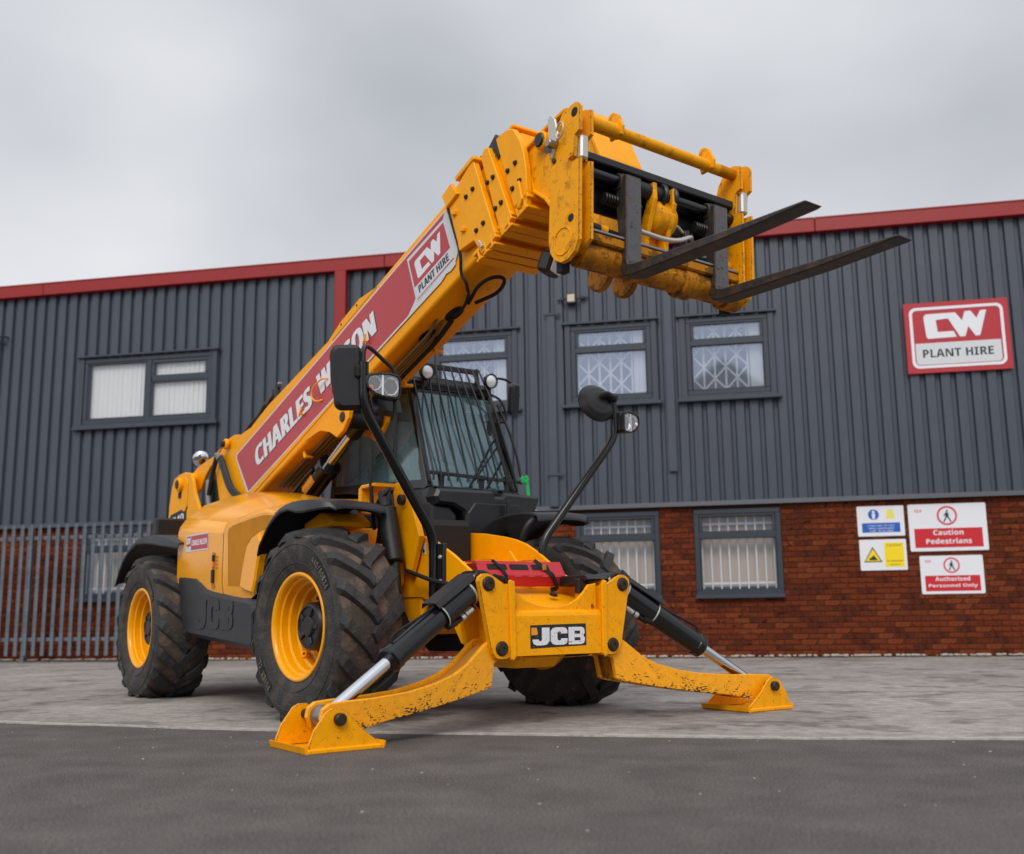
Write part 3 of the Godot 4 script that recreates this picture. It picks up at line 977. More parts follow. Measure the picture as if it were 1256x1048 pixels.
func walker(mb: MB, cx: float, cy: float, h: float, z: float) -> void:
	mb.pz(circle(cx + 0.02 * h, cy + h * 0.42, h * 0.085, 14), z, z + 0.002, 0.0)
	mb.pz([Vector2(cx - h * 0.13, cy + h * 0.28), Vector2(cx + h * 0.1, cy + h * 0.31), Vector2(cx + h * 0.13, cy - h * 0.05), Vector2(cx - h * 0.12, cy - h * 0.08)], z, z + 0.002, 0.0)
	mb.pz([Vector2(cx - h * 0.12, cy - h * 0.07), Vector2(cx + h * 0.0, cy - h * 0.07), Vector2(cx - h * 0.22, cy - h * 0.48), Vector2(cx - h * 0.32, cy - h * 0.45)], z, z + 0.0025, 0.0)
	mb.pz([Vector2(cx + h * 0.0, cy - h * 0.06), Vector2(cx + h * 0.13, cy - h * 0.06), Vector2(cx + h * 0.34, cy - h * 0.46), Vector2(cx + h * 0.24, cy - h * 0.5)], z, z + 0.002, 0.0)
	mb.pz([Vector2(cx + h * 0.08, cy + h * 0.27), Vector2(cx + h * 0.12, cy + h * 0.2), Vector2(cx + h * 0.3, cy + h * 0.02), Vector2(cx + h * 0.26, cy - h * 0.02)], z, z + 0.003, 0.0)
	mb.pz([Vector2(cx - h * 0.12, cy + h * 0.25), Vector2(cx - h * 0.06, cy + h * 0.2), Vector2(cx - h * 0.24, cy - h * 0.02), Vector2(cx - h * 0.28, cy + h * 0.02)], z, z + 0.003, 0.0)

# print too small to read in the photograph: strokes in the rhythm of letters
func small_print(mb: MB, cx: float, y: float, w: float, h: float, z: float, seed_: int) -> void:
	var rng := RandomNumberGenerator.new()
	rng.seed = 300 + seed_
	var x := cx - w * 0.5
	while x < cx + w * 0.5 - h * 0.4:
		var lw := h * rng.randf_range(0.35, 0.7)
		if rng.randf() > 0.14:
			mb.box(Vector3(x + lw * 0.5, y, z + 0.0005), Vector3(lw * 0.35, h, 0.001))
			mb.box(Vector3(x + lw * 0.5, y + h * rng.randf_range(-0.4, 0.4), z + 0.0009), Vector3(lw, h * 0.22, 0.001))
		x += lw * 1.25
func board(called: String, label: String, x0: float, x1: float, y0: float, y1: float, z: float, m: Material, d: float, r: float) -> Node3D:
	var s := thing(called, label, "sign", BT * moved(Vector3((x0 + x1) * 0.5, (y0 + y1) * 0.5, z)))
	var mb := MB.new()
	mb.pz(rrect(-(x1 - x0) * 0.5, -(y1 - y0) * 0.5, (x1 - x0) * 0.5, (y1 - y0) * 0.5, r), 0.0, d, 0.001)
	part(s, "board", mb.mesh(m))
	return s

func wall_signs() -> void:
	# big company sign on the cladding
	var s := board("company_sign", "large red and white company sign high on the grey cladding", 5.635, 7.0, 3.83, 4.835, 0.043, M.red_sign, 0.05, 0.01)
	var z := 0.05
	var mb := MB.new()
	ring(mb, rrect(-0.615, -0.435, 0.615, 0.435, 0.09), rrect(-0.575, -0.395, 0.575, 0.395, 0.06), z, 0.004)
	part(s, "border", mb.mesh(M.white))
	mb = MB.new()
	mb.pz([Vector2(-0.56, -0.08), Vector2(0.555, -0.08), Vector2(0.555, -0.36), Vector2(0.52, -0.385), Vector2(-0.53, -0.385), Vector2(-0.56, -0.36)], z, z + 0.003, 0.0)
	part(s, "lower_panel", mb.mesh(M.grey_panel))
	mb = MB.new()
	cw(mb, Vector3(-0.43, -0.02, z), Vector3.RIGHT, Vector3.UP, 0.83, 0.365, 0.004)
	part(s, "emblem", mb.mesh(M.white))
	mb = MB.new()
	mb.text("PLANT HIRE", bold, Vector3(-0.01, -0.285, z + 0.003), Vector3.RIGHT, Vector3.UP, 0.115, 0.92, 0.002, 0.0, true)
	part(s, "lettering", mb.mesh(M.ink))
	# four safety notices on the brick
	s = board("safety_notice", "white notice with a blue panel, upper left of the four wall notices", 4.83, 5.447, 1.605, 2.02, -0.018, M.white, 0.008, 0.015)
	z = 0.008
	mb = MB.new()
	mb.pz(circle(-0.09, 0.09, 0.072), z, z + 0.002, 0.0)
	mb.pz([Vector2(-0.25, -0.155), Vector2(0.25, -0.155), Vector2(0.25, -0.025), Vector2(-0.25, -0.025)], z, z + 0.002, 0.0)
	part(s, "blue_panel", mb.mesh(mat("blue", s8(16, 88, 176), 0.4)))
	mb = MB.new()
	mb.pz(circle(-0.09, 0.125, 0.02, 16), z + 0.002, z + 0.004, 0.0)
	mb.pz([Vector2(-0.115, 0.1), Vector2(-0.065, 0.1), Vector2(-0.075, 0.03), Vector2(-0.105, 0.03)], z + 0.002, z + 0.004, 0.0)
	for k in 3:
		small_print(mb, 0.0, -0.063 - k * 0.037, 0.36 - 0.03 * k, 0.02, z + 0.002, k)
	part(s, "pictogram", mb.mesh(M.white))
	mb = MB.new()
	mb.pz([Vector2(0.07, 0.03), Vector2(0.19, 0.03), Vector2(0.175, 0.1), Vector2(0.165, 0.16), Vector2(0.15, 0.145), Vector2(0.13, 0.165), Vector2(0.105, 0.15), Vector2(0.095, 0.16), Vector2(0.085, 0.1)], z, z + 0.002, 0.0)
	part(s, "vest_pictogram", mb.mesh(mat("pale_yellow", s8(226, 214, 96), 0.5)))
	s = board("safety_notice", "white notice with a yellow warning triangle beside a yellow panel", 4.835, 5.447, 1.14, 1.56, -0.018, M.white, 0.008, 0.015)
	mb = MB.new()
	mb.pz([Vector2(0.02, -0.165), Vector2(0.27, -0.165), Vector2(0.27, 0.165), Vector2(0.02, 0.165)], z, z + 0.002, 0.0)
	mb.pz([Vector2(-0.235, -0.085), Vector2(-0.035, -0.085), Vector2(-0.135, 0.085)], z + 0.002, z + 0.004, 0.0)
	part(s, "yellow_panel", mb.mesh(mat("sign_yellow", s8(238, 208, 8), 0.4)))
	mb = MB.new()
	mb.pz([Vector2(-0.255, -0.098), Vector2(-0.015, -0.098), Vector2(-0.135, 0.112)], z, z + 0.0015, 0.0)
	mb.pz([Vector2(-0.19, -0.07), Vector2(-0.08, -0.07), Vector2(-0.085, -0.05), Vector2(-0.11, -0.03), Vector2(-0.125, 0.0), Vector2(-0.155, -0.03), Vector2(-0.18, -0.045)], z + 0.004, z + 0.006, 0.0)
	mb.text("Caution", plain, Vector3(0.145, 0.115, z + 0.002), Vector3.RIGHT, Vector3.UP, 0.034, 0.19, 0.001, 0.0, true)
	small_print(mb, 0.145, -0.085, 0.21, 0.02, z + 0.002, 4)
	small_print(mb, 0.145, -0.135, 0.13, 0.02, z + 0.002, 5)
	part(s, "pictogram", mb.mesh(M.ink))
	for k in 2:
		var big: bool = k == 0
		if big:
			s = board("pedestrian_notice", "largest white notice with red panel reading caution pedestrians", 5.5, 6.502, 1.383, 2.024, -0.018, M.white, 0.008, 0.02)
		else:
			s = board("personnel_notice", "white notice with red panel reading authorised personnel only", 5.605, 6.41, 0.808, 1.32, -0.018, M.white, 0.008, 0.02)
		var W := 1.002 if big else 0.805; var H := 0.641 if big else 0.512
		mb = MB.new()
		mb.pz([Vector2(-W * 0.435, -H * 0.425), Vector2(W * 0.435, -H * 0.425), Vector2(W * 0.435, -H * 0.02), Vector2(-W * 0.435, -H * 0.02)], z, z + 0.002, 0.0)
		part(s, "red_panel", mb.mesh(mat("notice_red", s8(192, 22, 34), 0.4)))
		mb = MB.new()
		ring(mb, circle(0, H * 0.245, H * 0.205), circle(0, H * 0.245, H * 0.165), z, 0.002)
		small_print(mb, -W * 0.385, H * 0.36, W * 0.11, H * 0.075, z, 6)
		part(s, "prohibition_ring", mb.mesh(mat("ring_red", s8(205, 60, 80), 0.4)))
		mb = MB.new()
		walker(mb, 0, H * 0.235, H * 0.26, z)
		part(s, "walking_figure", mb.mesh(M.ink))
		mb = MB.new()
		var a := ["Caution", "Pedestrians"] if big else ["Authorised", "Personnel Only"]
		mb.text(a[0], bold, Vector3(-W * 0.0, -H * 0.165, z + 0.002), Vector3.RIGHT, Vector3.UP, H * 0.115, W * (0.385 if big else 0.55), 0.001, 0.0, true)
		mb.text(a[1], bold, Vector3(-W * 0.0, -H * 0.35, z + 0.002), Vector3.RIGHT, Vector3.UP, H * 0.115, W * (0.58 if big else 0.77), 0.001, 0.0, true)
		part(s, "lettering", mb.mesh(M.white))


# ================================================================ the telehandler
var T: Node3D

func telehandler() -> void:
	T = thing("telehandler", "yellow telescopic handler with raised boom, pallet forks and lowered stabilisers", "telehandler", MT)
	wheels()
	fenders()
	pre = GB
	pod()
	pre = GA
	chassis()
	boom()
	carriage()
	cab()
	stabilisers()
	mirrors()
	rear()
	pre = Transform3D()

# ---------------------------------------------------------------- wheels
func wheels() -> void:
	var side := 1.0
	for w in [["wheel", -0.945, 0.5785, 0.0, 0.0665], ["wheel", -0.945, 0.566, -3.059, 0.0], ["wheel", 0.945, 0.5785, 0.0, 0.0665], ["wheel", 0.945, 0.566, -3.059, 0.0]]:
		var out := -1.0 if w[1] < 0.0 else 1.0   # which way the outer face looks
		var b := Basis(Vector3.UP, w[4])
		var n := holder(T, "wheel", Transform3D(b, Vector3(w[1], w[2], w[3])))
		tyre(n, out)
		rim(n, out)

var tyre_meshes := {}
func tyre(n: Node3D, out: float) -> void:
	if not tyre_meshes.has(out):
		var ax := Vector3(1, 0, 0)
		var am := ArrayMesh.new()
		# carcass: sidewalls
		var mb := MB.new()
		for s in [-1.0, 1.0]:
			mb.lathe([[0.318, 0.178], [0.342, 0.198], [0.376, 0.211], [0.424, 0.222], [0.477, 0.226], [0.516, 0.221], [0.551, 0.207]] if s > 0.0 else [[0.551, -0.207], [0.516, -0.221], [0.477, -0.226], [0.424, -0.222], [0.376, -0.211], [0.342, -0.198], [0.318, -0.178]], Vector3.ZERO, ax, 72, true)
		# moulded rings on the outer side
		for rr in [0.39, 0.506]:
			var h0: float = 0.2145 if rr < 0.45 else 0.2225
			if out > 0.0:
				mb.lathe([[rr - 0.006, h0 - 0.004], [rr - 0.003, h0 + 0.004], [rr + 0.003, h0 + 0.004], [rr + 0.006, h0 - 0.002]], Vector3.ZERO, ax, 72)
			else:
				mb.lathe([[rr + 0.006, -h0 + 0.002], [rr + 0.003, -h0 - 0.004], [rr - 0.003, -h0 - 0.004], [rr - 0.006, -h0 + 0.004]], Vector3.ZERO, ax, 72)
		var one := mb.mesh(M.tyre)
		am.add_surface_from_arrays(Mesh.PRIMITIVE_TRIANGLES, one.surface_get_arrays(0)); am.surface_set_material(0, M.tyre)
		mb = MB.new()
		mb.lathe([[0.551, -0.207], [0.566, -0.168], [0.575, -0.084], [0.578, 0.0], [0.575, 0.084], [0.566, 0.168], [0.551, 0.207]], Vector3.ZERO, ax, 72, true)
		one = mb.mesh(M.tread)
		am.add_surface_from_arrays(Mesh.PRIMITIVE_TRIANGLES, one.surface_get_arrays(0)); am.surface_set_material(1, M.tread)
		# lugs
		mb = MB.new()
		var cnt := 17
		for s in [-1.0, 1.0]:
			for i in cnt:
				lug(mb, s, TAU * (i + (0.0 if s < 0.0 else 0.5)) / cnt)
		one = mb.mesh(M.lug)
		am.add_surface_from_arrays(Mesh.PRIMITIVE_TRIANGLES, one.surface_get_arrays(0)); am.surface_set_material(2, M.lug)
		# moulded lettering on dark plaques
		mb = MB.new()
		var ml := MB.new()
		for q in [["440/80-24", 0.52, 0.16], ["POWER CL", 3.75, 0.17]]:
			var a0: float = q[1]
			var step := 0.062
			var txt: String = q[0]
			var span := step * txt.length()
			var pr := []
			for k in 15:
				var a := a0 + span * (k / 14.0)
				pr.append(a)
			for k in 14:
				var P := func(a: float, r: float) -> Vector3: return Vector3(out * (0.2285 if r < 0.46 else 0.2292), r * cos(a), r * sin(a))
				mb.fq(P.call(pr[k], 0.438), P.call(pr[k], 0.494), P.call(pr[k + 1], 0.494), P.call(pr[k + 1], 0.438), out > 0.0)
			for k in txt.length():
				var a := a0 + step * (k + 0.5)
				var V := Vector3(0, cos(a), sin(a))
				var U := V.cross(Vector3(out, 0, 0))
				if txt[k] != " ":
					ml.text(txt[k], bold, V * 0.446 + Vector3(out * 0.2285, 0, 0), U, V, 0.039, 0.022, 0.005, 0.0, true)
		one = mb.mesh(M.tyre_dark)
		am.add_surface_from_arrays(Mesh.PRIMITIVE_TRIANGLES, one.surface_get_arrays(0)); am.surface_set_material(3, M.tyre_dark)
		one = ml.mesh(M.tyre_letter)
		am.add_surface_from_arrays(Mesh.PRIMITIVE_TRIANGLES, one.surface_get_arrays(0)); am.surface_set_material(4, M.tyre_letter)
		tyre_meshes[out] = am
	part(n, "tyre", tyre_meshes[out])

func lug(mb: MB, s: float, a0: float) -> void:
	# runs from the shoulder to just past the centre, leading end at the centre
	var us := [0.0, 0.12, 0.3, 0.6, 0.88, 1.0]
	var loops := []
	for u in us:
		var x: float = lerpf(0.217, -0.012, maxf(u, 0.0))
		var adv: float = 0.36 * pow(maxf(u, 0.0), 0.85) + (0.035 if u > 0.95 else 0.0)
		var rt: float = 0.616 - 0.026 * pow(absf(x) / 0.217, 3.0)
		var rb := 0.548
		var hw: float = 0.021 + 0.008 * (1.0 - maxf(u, 0.0)) + (0.006 if u > 0.8 else 0.0)
		var hb: float = hw + 0.008
		if u < 0.0:      # the foot down the sidewall
			x = 0.226; rt = 0.534; rb = 0.505; adv = -0.01; hw = 0.026; hb = 0.03
		if u == 0.0:
			x = 0.221; rt = 0.565
		var c := func(dw: float, r: float, xx: float) -> Vector3:
			var aa := a0 + adv + dw / r
			return Vector3(s * xx, r * cos(aa), r * sin(aa))
		# bar leans across the tyre: shift the two edges in x so that the bar keeps its width
		var k := 0.55 if u > 0.1 else 0.15
		loops.append([c.call(-hb, rb, x - hb * k), c.call(-hw, rt, x - hw * k), c.call(hw, rt, x + hw * k), c.call(hb, rb, x + hb * k)])
	if s < 0.0:
		for l in loops: l.reverse()
	for i in loops.size(): loops[i].reverse()
	mb.loft(loops, true)

func rim(n: Node3D, o: float) -> void:
	# o: outward side; heights run along +x * o
	var ax := Vector3(o, 0, 0)
	var mb := MB.new()
	mb.lathe([[0.314, 0.182], [0.330, 0.186], [0.333, 0.192], [0.330, 0.198], [0.318, 0.199], [0.307, 0.193], [0.300, 0.175], [0.298, 0.155]], Vector3.ZERO, ax, 64, true)
	mb.lathe([[0.298, 0.155], [0.286, 0.147], [0.284, 0.105]], Vector3.ZERO, ax, 64)
	mb.lathe([[0.284, 0.105], [0.270, 0.096], [0.268, 0.05]], Vector3.ZERO, ax, 64)
	mb.lathe([[0.268, 0.05], [0.252, 0.04], [0.250, -0.01], [0.235, -0.022], [0.20, -0.025], [0.13, -0.025]], Vector3.ZERO, ax, 64)
	# inner side of the barrel
	mb.lathe([[0.333, -0.19], [0.27, -0.17], [0.262, -0.02], [0.2, -0.035], [0.1, -0.035]], Vector3.ZERO, ax, 48)
	mb.lathe([[0.1, -0.037], [0.2, -0.037], [0.262, -0.024]], Vector3.ZERO, ax, 48)
	part(n, "rim", mb.mesh(M.yellow_gloss))
	mb = MB.new()
	mb.lathe([[0.165, -0.025], [0.165, 0.02], [0.148, 0.03], [0.148, 0.10], [0.138, 0.117], [0.122, 0.121], [0.118, 0.113], [0.066, 0.111], [0.062, 0.123], [0.054, 0.127], [0.0, 0.127]], Vector3.ZERO, ax, 40)
	for k in 5:
		var a := TAU * k / 5.0 + 0.3
		var d := Vector3(0, cos(a), sin(a))
		var t := Transform3D(Basis(ax, d, ax.cross(d)), Vector3.ZERO)
		mb.box(Vector3(0.118, 0.092, 0), Vector3(0.014, 0.046, 0.03), 0.004, t)
	part(n, "hub_cap", mb.mesh(M.black))
	mb = MB.new()
	for k in 10:
		var a := TAU * k / 10.0 + 0.2
		var d := Vector3(0, cos(a), sin(a))
		mb.hexbolt(d * 0.19 + ax * -0.02, ax, 0.014, 0.034)
	part(n, "wheel_nuts", mb.mesh(M.bolt))
	mb = MB.new()
	var dv := Vector3(0, -0.72, -0.69 * 1.0).normalized()
	mb.lathe([[0.024, 0.0], [0.022, 0.05], [0.012, 0.05], [0.012, 0.02], [0.0, 0.02]], dv * 0.262 + ax * 0.01, (ax * 0.8 - dv * 0.5), 16)
	part(n, "valve_guard", mb.mesh(M.yellow))

# ---------------------------------------------------------------- fenders
func fender_shell(mb: MB, s: float, prof: Array, x_in: float) -> void:
	# prof rows: [z, y, x of the outer edge, lip height, lip lean in x, lip lean in z]
	var top := []; var under := []
	for r in prof:
		var z: float = r[0]; var y: float = r[1]; var xo: float = r[2]; var l: float = r[3]
		var ln := Vector3(r[4], 0, r[5])
		var zi: float = r[6] if r.size() > 6 else z
		var pts := [Vector3(x_in, y - 0.010, zi), Vector3(lerpf(x_in, xo, 0.5), y + 0.006, lerpf(zi, z, 0.5)), Vector3(lerpf(x_in, xo, 0.85), y + 0.003, lerpf(zi, z, 0.85)), Vector3(xo, y - 0.008, z), Vector3(xo, y - 0.012 - l * 0.35, z) + ln * 0.5, Vector3(xo, y - 0.015 - l, z) + ln]
		var row := []; var row2 := []
		for p in pts:
			row.append(Vector3(p.x * s, p.y, p.z))
			row2.append(Vector3(p.x * s * 0.996, p.y - 0.012, p.z))
		top.append(row); under.append(row2)
	for j in top[0].size() - 1:
		if j == 0 or j == 3: mb.smooth()
		for i in top.size() - 1:
			mb.fq(top[i][j], top[i + 1][j], top[i + 1][j + 1], top[i][j + 1], s > 0.0)
	mb.smooth()
	for i in top.size() - 1:
		for j in top[0].size() - 1:
			mb.fq(under[i][j], under[i][j + 1], under[i + 1][j + 1], under[i + 1][j], s > 0.0)
	mb.flat()
	for i in top.size() - 1:
		for j in [0, top[0].size() - 1]:
			mb.fq(top[i][j], under[i][j], under[i + 1][j], top[i + 1][j], (s > 0.0) == (j == 0))
	for i in [0, top.size() - 1]:
		for j in top[0].size() - 1:
			mb.fq(top[i][j], top[i][j + 1], under[i][j + 1], under[i][j], (s > 0.0) == (i == 0))

func fenders() -> void:
	var pf := [[-0.76, 1.12, 1.36, 0.01, 0.03, -0.01], [-0.72, 1.20, 1.37, 0.03, 0.03, 0.0], [-0.64, 1.28, 1.375, 0.05, 0.03, 0.0], [-0.54, 1.345, 1.38, 0.055, 0.035, 0.0], [-0.44, 1.385, 1.385, 0.05, 0.035, 0.0], [-0.34, 1.406, 1.385, 0.035, 0.035, 0.0],
		[-0.22, 1.418, 1.385, 0.04, 0.035, 0.0], [-0.10, 1.418, 1.38, 0.065, 0.035, 0.0], [0.02, 1.41, 1.375, 0.06, 0.03, 0.0], [0.11, 1.398, 1.35, 0.04, 0.02, 0.01, 0.07], [0.16, 1.385, 1.31, 0.02, 0.01, 0.01, 0.10], [0.185, 1.352, 1.28, 0.002, 0.0, 0.0, 0.115]]
	for s in [-1.0, 1.0]:
		pre = GB if s < 0.0 else GBR
		var mb := MB.new()
		fender_shell(mb, s, pf, 0.90)
		var f := part(T, "front_fender", mb.mesh(M.plastic))
		mb = MB.new()
		mb.tube([Vector3(s * 1.05, 1.375, 0.02), Vector3(s * 0.93, 1.36, 0.04), Vector3(s * 0.86, 1.30, 0.02), Vector3(s * 0.84, 0.98, -0.10)], 0.026, 0.10)
		part(f, "stay", mb.mesh(M.black))
	pf = [[-3.92, 1.0, 1.40, 0.02, 0.03, -0.02], [-3.86, 1.12, 1.40, 0.04, 0.03, 0.0], [-3.74, 1.24, 1.40, 0.05, 0.03, 0.0], [-3.56, 1.325, 1.40, 0.05, 0.03, 0.0], [-3.36, 1.365, 1.40, 0.035, 0.03, 0.0], [-3.12, 1.375, 1.40, 0.05, 0.03, 0.0], [-2.9, 1.36, 1.39, 0.055, 0.03, 0.0], [-2.7, 1.33, 1.38, 0.05, 0.03, 0.0], [-2.5, 1.28, 1.34, 0.03, 0.02, 0.02]]
	for s in [-1.0, 1.0]:
		pre = GB if s < 0.0 else GBR
		var mb := MB.new()
		fender_shell(mb, s, pf, 0.9)
		part(T, "rear_fender", mb.mesh(M.plastic))

# ---------------------------------------------------------------- chassis
func V2(a: float, b: float) -> Vector2:
	return Vector2(a, b)

func chassis() -> void:
	var mb := MB.new()
	# main rails and belly, mostly in shade
	mb.box(Vector3(0, 0.80, -2.4), Vector3(0.86, 0.5, 4.4), 0.02)
	var ch := part(T, "chassis_frame", mb.mesh(M.yellow))
	mb = MB.new()
	for z in [0.0, -3.059]:
		mb.box(Vector3(0, 0.56, z), Vector3(1.3, 0.18, 0.22), 0.06)
		mb.box(Vector3(0, 0.56, z), Vector3(0.42, 0.32, 0.38), 0.09)
		mb.cyl(Vector3(-0.85, 0.57, z), Vector3(0.85, 0.57, z), 0.1, -1.0, 20)
	mb.box(Vector3(0, 0.55, -1.4), Vector3(0.7, 0.25, 1.8), 0.04)
	pre = Transform3D()
	part(T, "axles", mb.mesh(M.dark))
	pre = GA
	mb = MB.new()
	mb.box(Vector3(0.02, 0.40, 0.35), Vector3(0.42, 0.12, 0.34), 0.05)
	part(ch, "axle_guard", mb.mesh(M.yellow_worn))
	# front side plates
	var near := [V2(-1.0, 1.29), V2(-0.62, 1.275), V2(-0.306, 1.237), V2(-0.15, 1.21), V2(-0.011, 1.171), V2(0.2, 1.075), V2(0.405, 0.963), V2(0.601, 0.869), V2(0.70, 0.84), V2(0.70, 0.45), V2(0.30, 0.50), V2(0.12, 0.72), V2(-0.2, 0.80), V2(-0.5, 0.80), V2(-1.0, 0.62)]
	mb = MB.new()
	mb.px(near, -0.44, -0.415, 0.004)
	part(ch, "side_plate", mb.mesh(M.yellow))
	var far := [V2(-1.25, 1.30), V2(-1.06, 1.318), V2(-0.7, 1.292), V2(-0.43, 1.252), V2(-0.28, 1.222), V2(-0.15, 1.182), V2(0.0, 1.112), V2(0.12, 1.04), V2(0.26, 0.955), V2(0.40, 0.905), V2(0.54, 0.89), V2(0.70, 0.90), V2(0.70, 0.45), V2(0.30, 0.50), V2(0.12, 0.72), V2(-0.2, 0.80), V2(-0.5, 0.80), V2(-1.25, 0.62)]
	mb = MB.new()
	mb.px(far, 0.415, 0.44, 0.004)
	part(ch, "side_plate", mb.mesh(M.yellow))
	mb = MB.new()
	mb.prism(circle(-0.21, 1.105, 0.034, 16), Vector3(0.412, 0, 0), Vector3(0, 0, 1), Vector3(0, 1.9, -0.35), Vector3(-0.001, 0, 0))
	part(ch, "slot_hole", mb.mesh(M.dark))
	# floor between the plates and gusset
	mb = MB.new()
	mb.prism(PackedVector2Array([V2(-1.0, 0.86), V2(0.15, 0.86), V2(0.40, 0.80), V2(0.72, 0.70), V2(0.72, 0.66), V2(0.38, 0.76), V2(0.1, 0.82), V2(-1.0, 0.82)]), Vector3(-0.413, 0, 0), Vector3(0, 0, 1), Vector3(0, 1, 0), Vector3(0.826, 0, 0))
	mb.prism(PackedVector2Array([V2(-0.05, 0.862), V2(0.20, 0.862), V2(-0.05, 1.12)]), Vector3(0.20, 0, 0), Vector3(0.10, 0, 1), Vector3(0, 1, 0), Vector3(0.02, 0, 0))
	part(ch, "floor_plate", mb.mesh(M.yellow))
	mb = MB.new()
	mb.hexbolt(Vector3(0.16, 0.80, 0.50), Vector3(0, 1, 0.4), 0.022, 0.02)
	mb.cyl(Vector3(-0.413, 1.14, -0.1), Vector3(-0.411, 1.14, -0.1), 0.02)
	part(ch, "bolt", mb.mesh(M.bolt))
	# label and lifting slot on the near plate
	mb = MB.new()
	mb.px([V2(-0.178, 1.095), V2(-0.132, 1.09), V2(-0.132, 1.168), V2(-0.178, 1.173)], -0.443, -0.44, 0.0)
	part(ch, "label_plate", mb.mesh(M.grey_panel))
	mb = MB.new()
	mb.px([V2(-0.168, 1.10), V2(-0.145, 1.10), V2(-0.145, 1.118), V2(-0.168, 1.13)], -0.445, -0.443, 0.0)
	part(ch, "label_print", mb.mesh(M.ink))
	mb = MB.new()
	mb.px(circle(0, 0, 1, 20), 0, 0.001, 0.0)
	part(ch, "lifting_slot", mb.mesh(M.yellow_dull), Transform3D(Basis(Vector3(1, 0, 0), Vector3(0, 0.055, -0.02), Vector3(0, 0.0, 0.033)), Vector3(-0.4415, 1.115, -0.066)))
	# tall lug with pin, and the sway cylinder in front of it
	mb = MB.new()
	var lugp := [V2(-0.49, 1.56), V2(-0.475, 1.60), V2(-0.41, 1.61), V2(-0.23, 1.435), V2(-0.12, 1.21), V2(-0.24, 0.955), V2(-0.25, 0.955), V2(-0.29, 0.985), V2(-0.42, 1.2)]
	mb.px(lugp, -0.50, -0.455, 0.006)
	part(ch, "lug_plate", mb.mesh(M.yellow))
	mb = MB.new()
	mb.px([V2(-0.70, 1.58), V2(-0.66, 1.60), V2(-0.46, 1.60), V2(-0.46, 1.575), V2(-0.655, 1.57), V2(-0.655, 1.40), V2(-0.70, 1.40)], -0.665, -0.50, 0.006)
	part(ch, "lug_bracket", mb.mesh(M.yellow))
	mb = MB.new()
	mb.cyl(Vector3(-0.50, 1.475, -0.33), Vector3(-0.505, 1.475, -0.33), 0.06, -1.0, 24)
	part(ch, "pin_boss", mb.mesh(M.yellow))
	mb = MB.new()
	mb.cyl(Vector3(-0.50, 1.475, -0.33), Vector3(-0.54, 1.475, -0.33), 0.037, -1.0, 24, 0.005)
	part(ch, "pin", mb.mesh(M.bolt))
	mb = MB.new()
	mb.cyl(Vector3(-0.585, 1.04, -0.30), Vector3(-0.60, 1.42, -0.40), 0.068, -1.0, 28, 0.012)
	mb.cyl(Vector3(-0.60, 1.42, -0.40), Vector3(-0.605, 1.54, -0.43), 0.045, -1.0, 20, 0.008)
	mb.cyl(Vector3(-0.585, 0.80, -0.27), Vector3(-0.585, 1.04, -0.30), 0.035)
	mb.tube([Vector3(-0.63, 1.38, -0.46), Vector3(-0.645, 1.47, -0.46), Vector3(-0.62, 1.52, -0.36), Vector3(-0.60, 1.56, -0.36)], 0.012, 0.05)
	part(ch, "sway_cylinder", mb.mesh(M.black))
	mb = MB.new()
	mb.tube([Vector3(-0.66, 1.27, -0.46), Vector3(-0.67, 1.5, -0.49), Vector3(-0.66, 1.62, -0.52), Vector3(-0.62, 1.85, -0.60)], 0.014, 0.06)
	mb.tube([Vector3(-0.55, 0.98, -0.2), Vector3(-0.52, 0.9, 0.1), Vector3(-0.50, 0.86, 0.4), Vector3(-0.48, 0.72, 0.6)], 0.014, 0.1)
	part(ch, "hose", mb.mesh(M.dark))
	# small parts seen over the far side plate
	mb = MB.new()
	mb.px([V2(0.30, 0.905), V2(0.44, 0.93), V2(0.66, 0.935), V2(0.70, 0.905), V2(0.60, 0.89), V2(0.4, 0.86)], 0.30, 0.52, 0.006)
	mb.box(Vector3(0.30, 0.86, 0.60), Vector3(0.05, 0.10, 0.05), 0.008)
	mb.box(Vector3(0.37, 0.88, 0.62), Vector3(0.04, 0.12, 0.04), 0.008)
	part(ch, "valve_block", mb.mesh(M.black))
	# yellow inner wing behind the front wheel
	mb = MB.new()
	mb.px([V2(-0.98, 1.34), V2(-0.72, 1.40), V2(-0.60, 1.38), V2(-0.50, 1.32), V2(-0.52, 1.29), V2(-0.98, 1.28)], -0.95, -0.66, 0.012)
	part(ch, "inner_wing", mb.mesh(M.yellow))
	mb = MB.new()
	mb.box(Vector3(-0.62, 1.15, -0.75), Vector3(0.3, 0.30, 0.06), 0.01)
	mb.box(Vector3(-0.55, 1.02, -0.9), Vector3(0.24, 0.3, 1.0), 0.03)
	part(ch, "cross_member", mb.mesh(M.yellow))
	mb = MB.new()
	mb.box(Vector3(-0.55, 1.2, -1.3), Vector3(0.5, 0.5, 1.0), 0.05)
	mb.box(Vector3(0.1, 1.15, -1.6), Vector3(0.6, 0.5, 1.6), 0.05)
	part(ch, "engine_bay_panel", mb.mesh(M.dark))

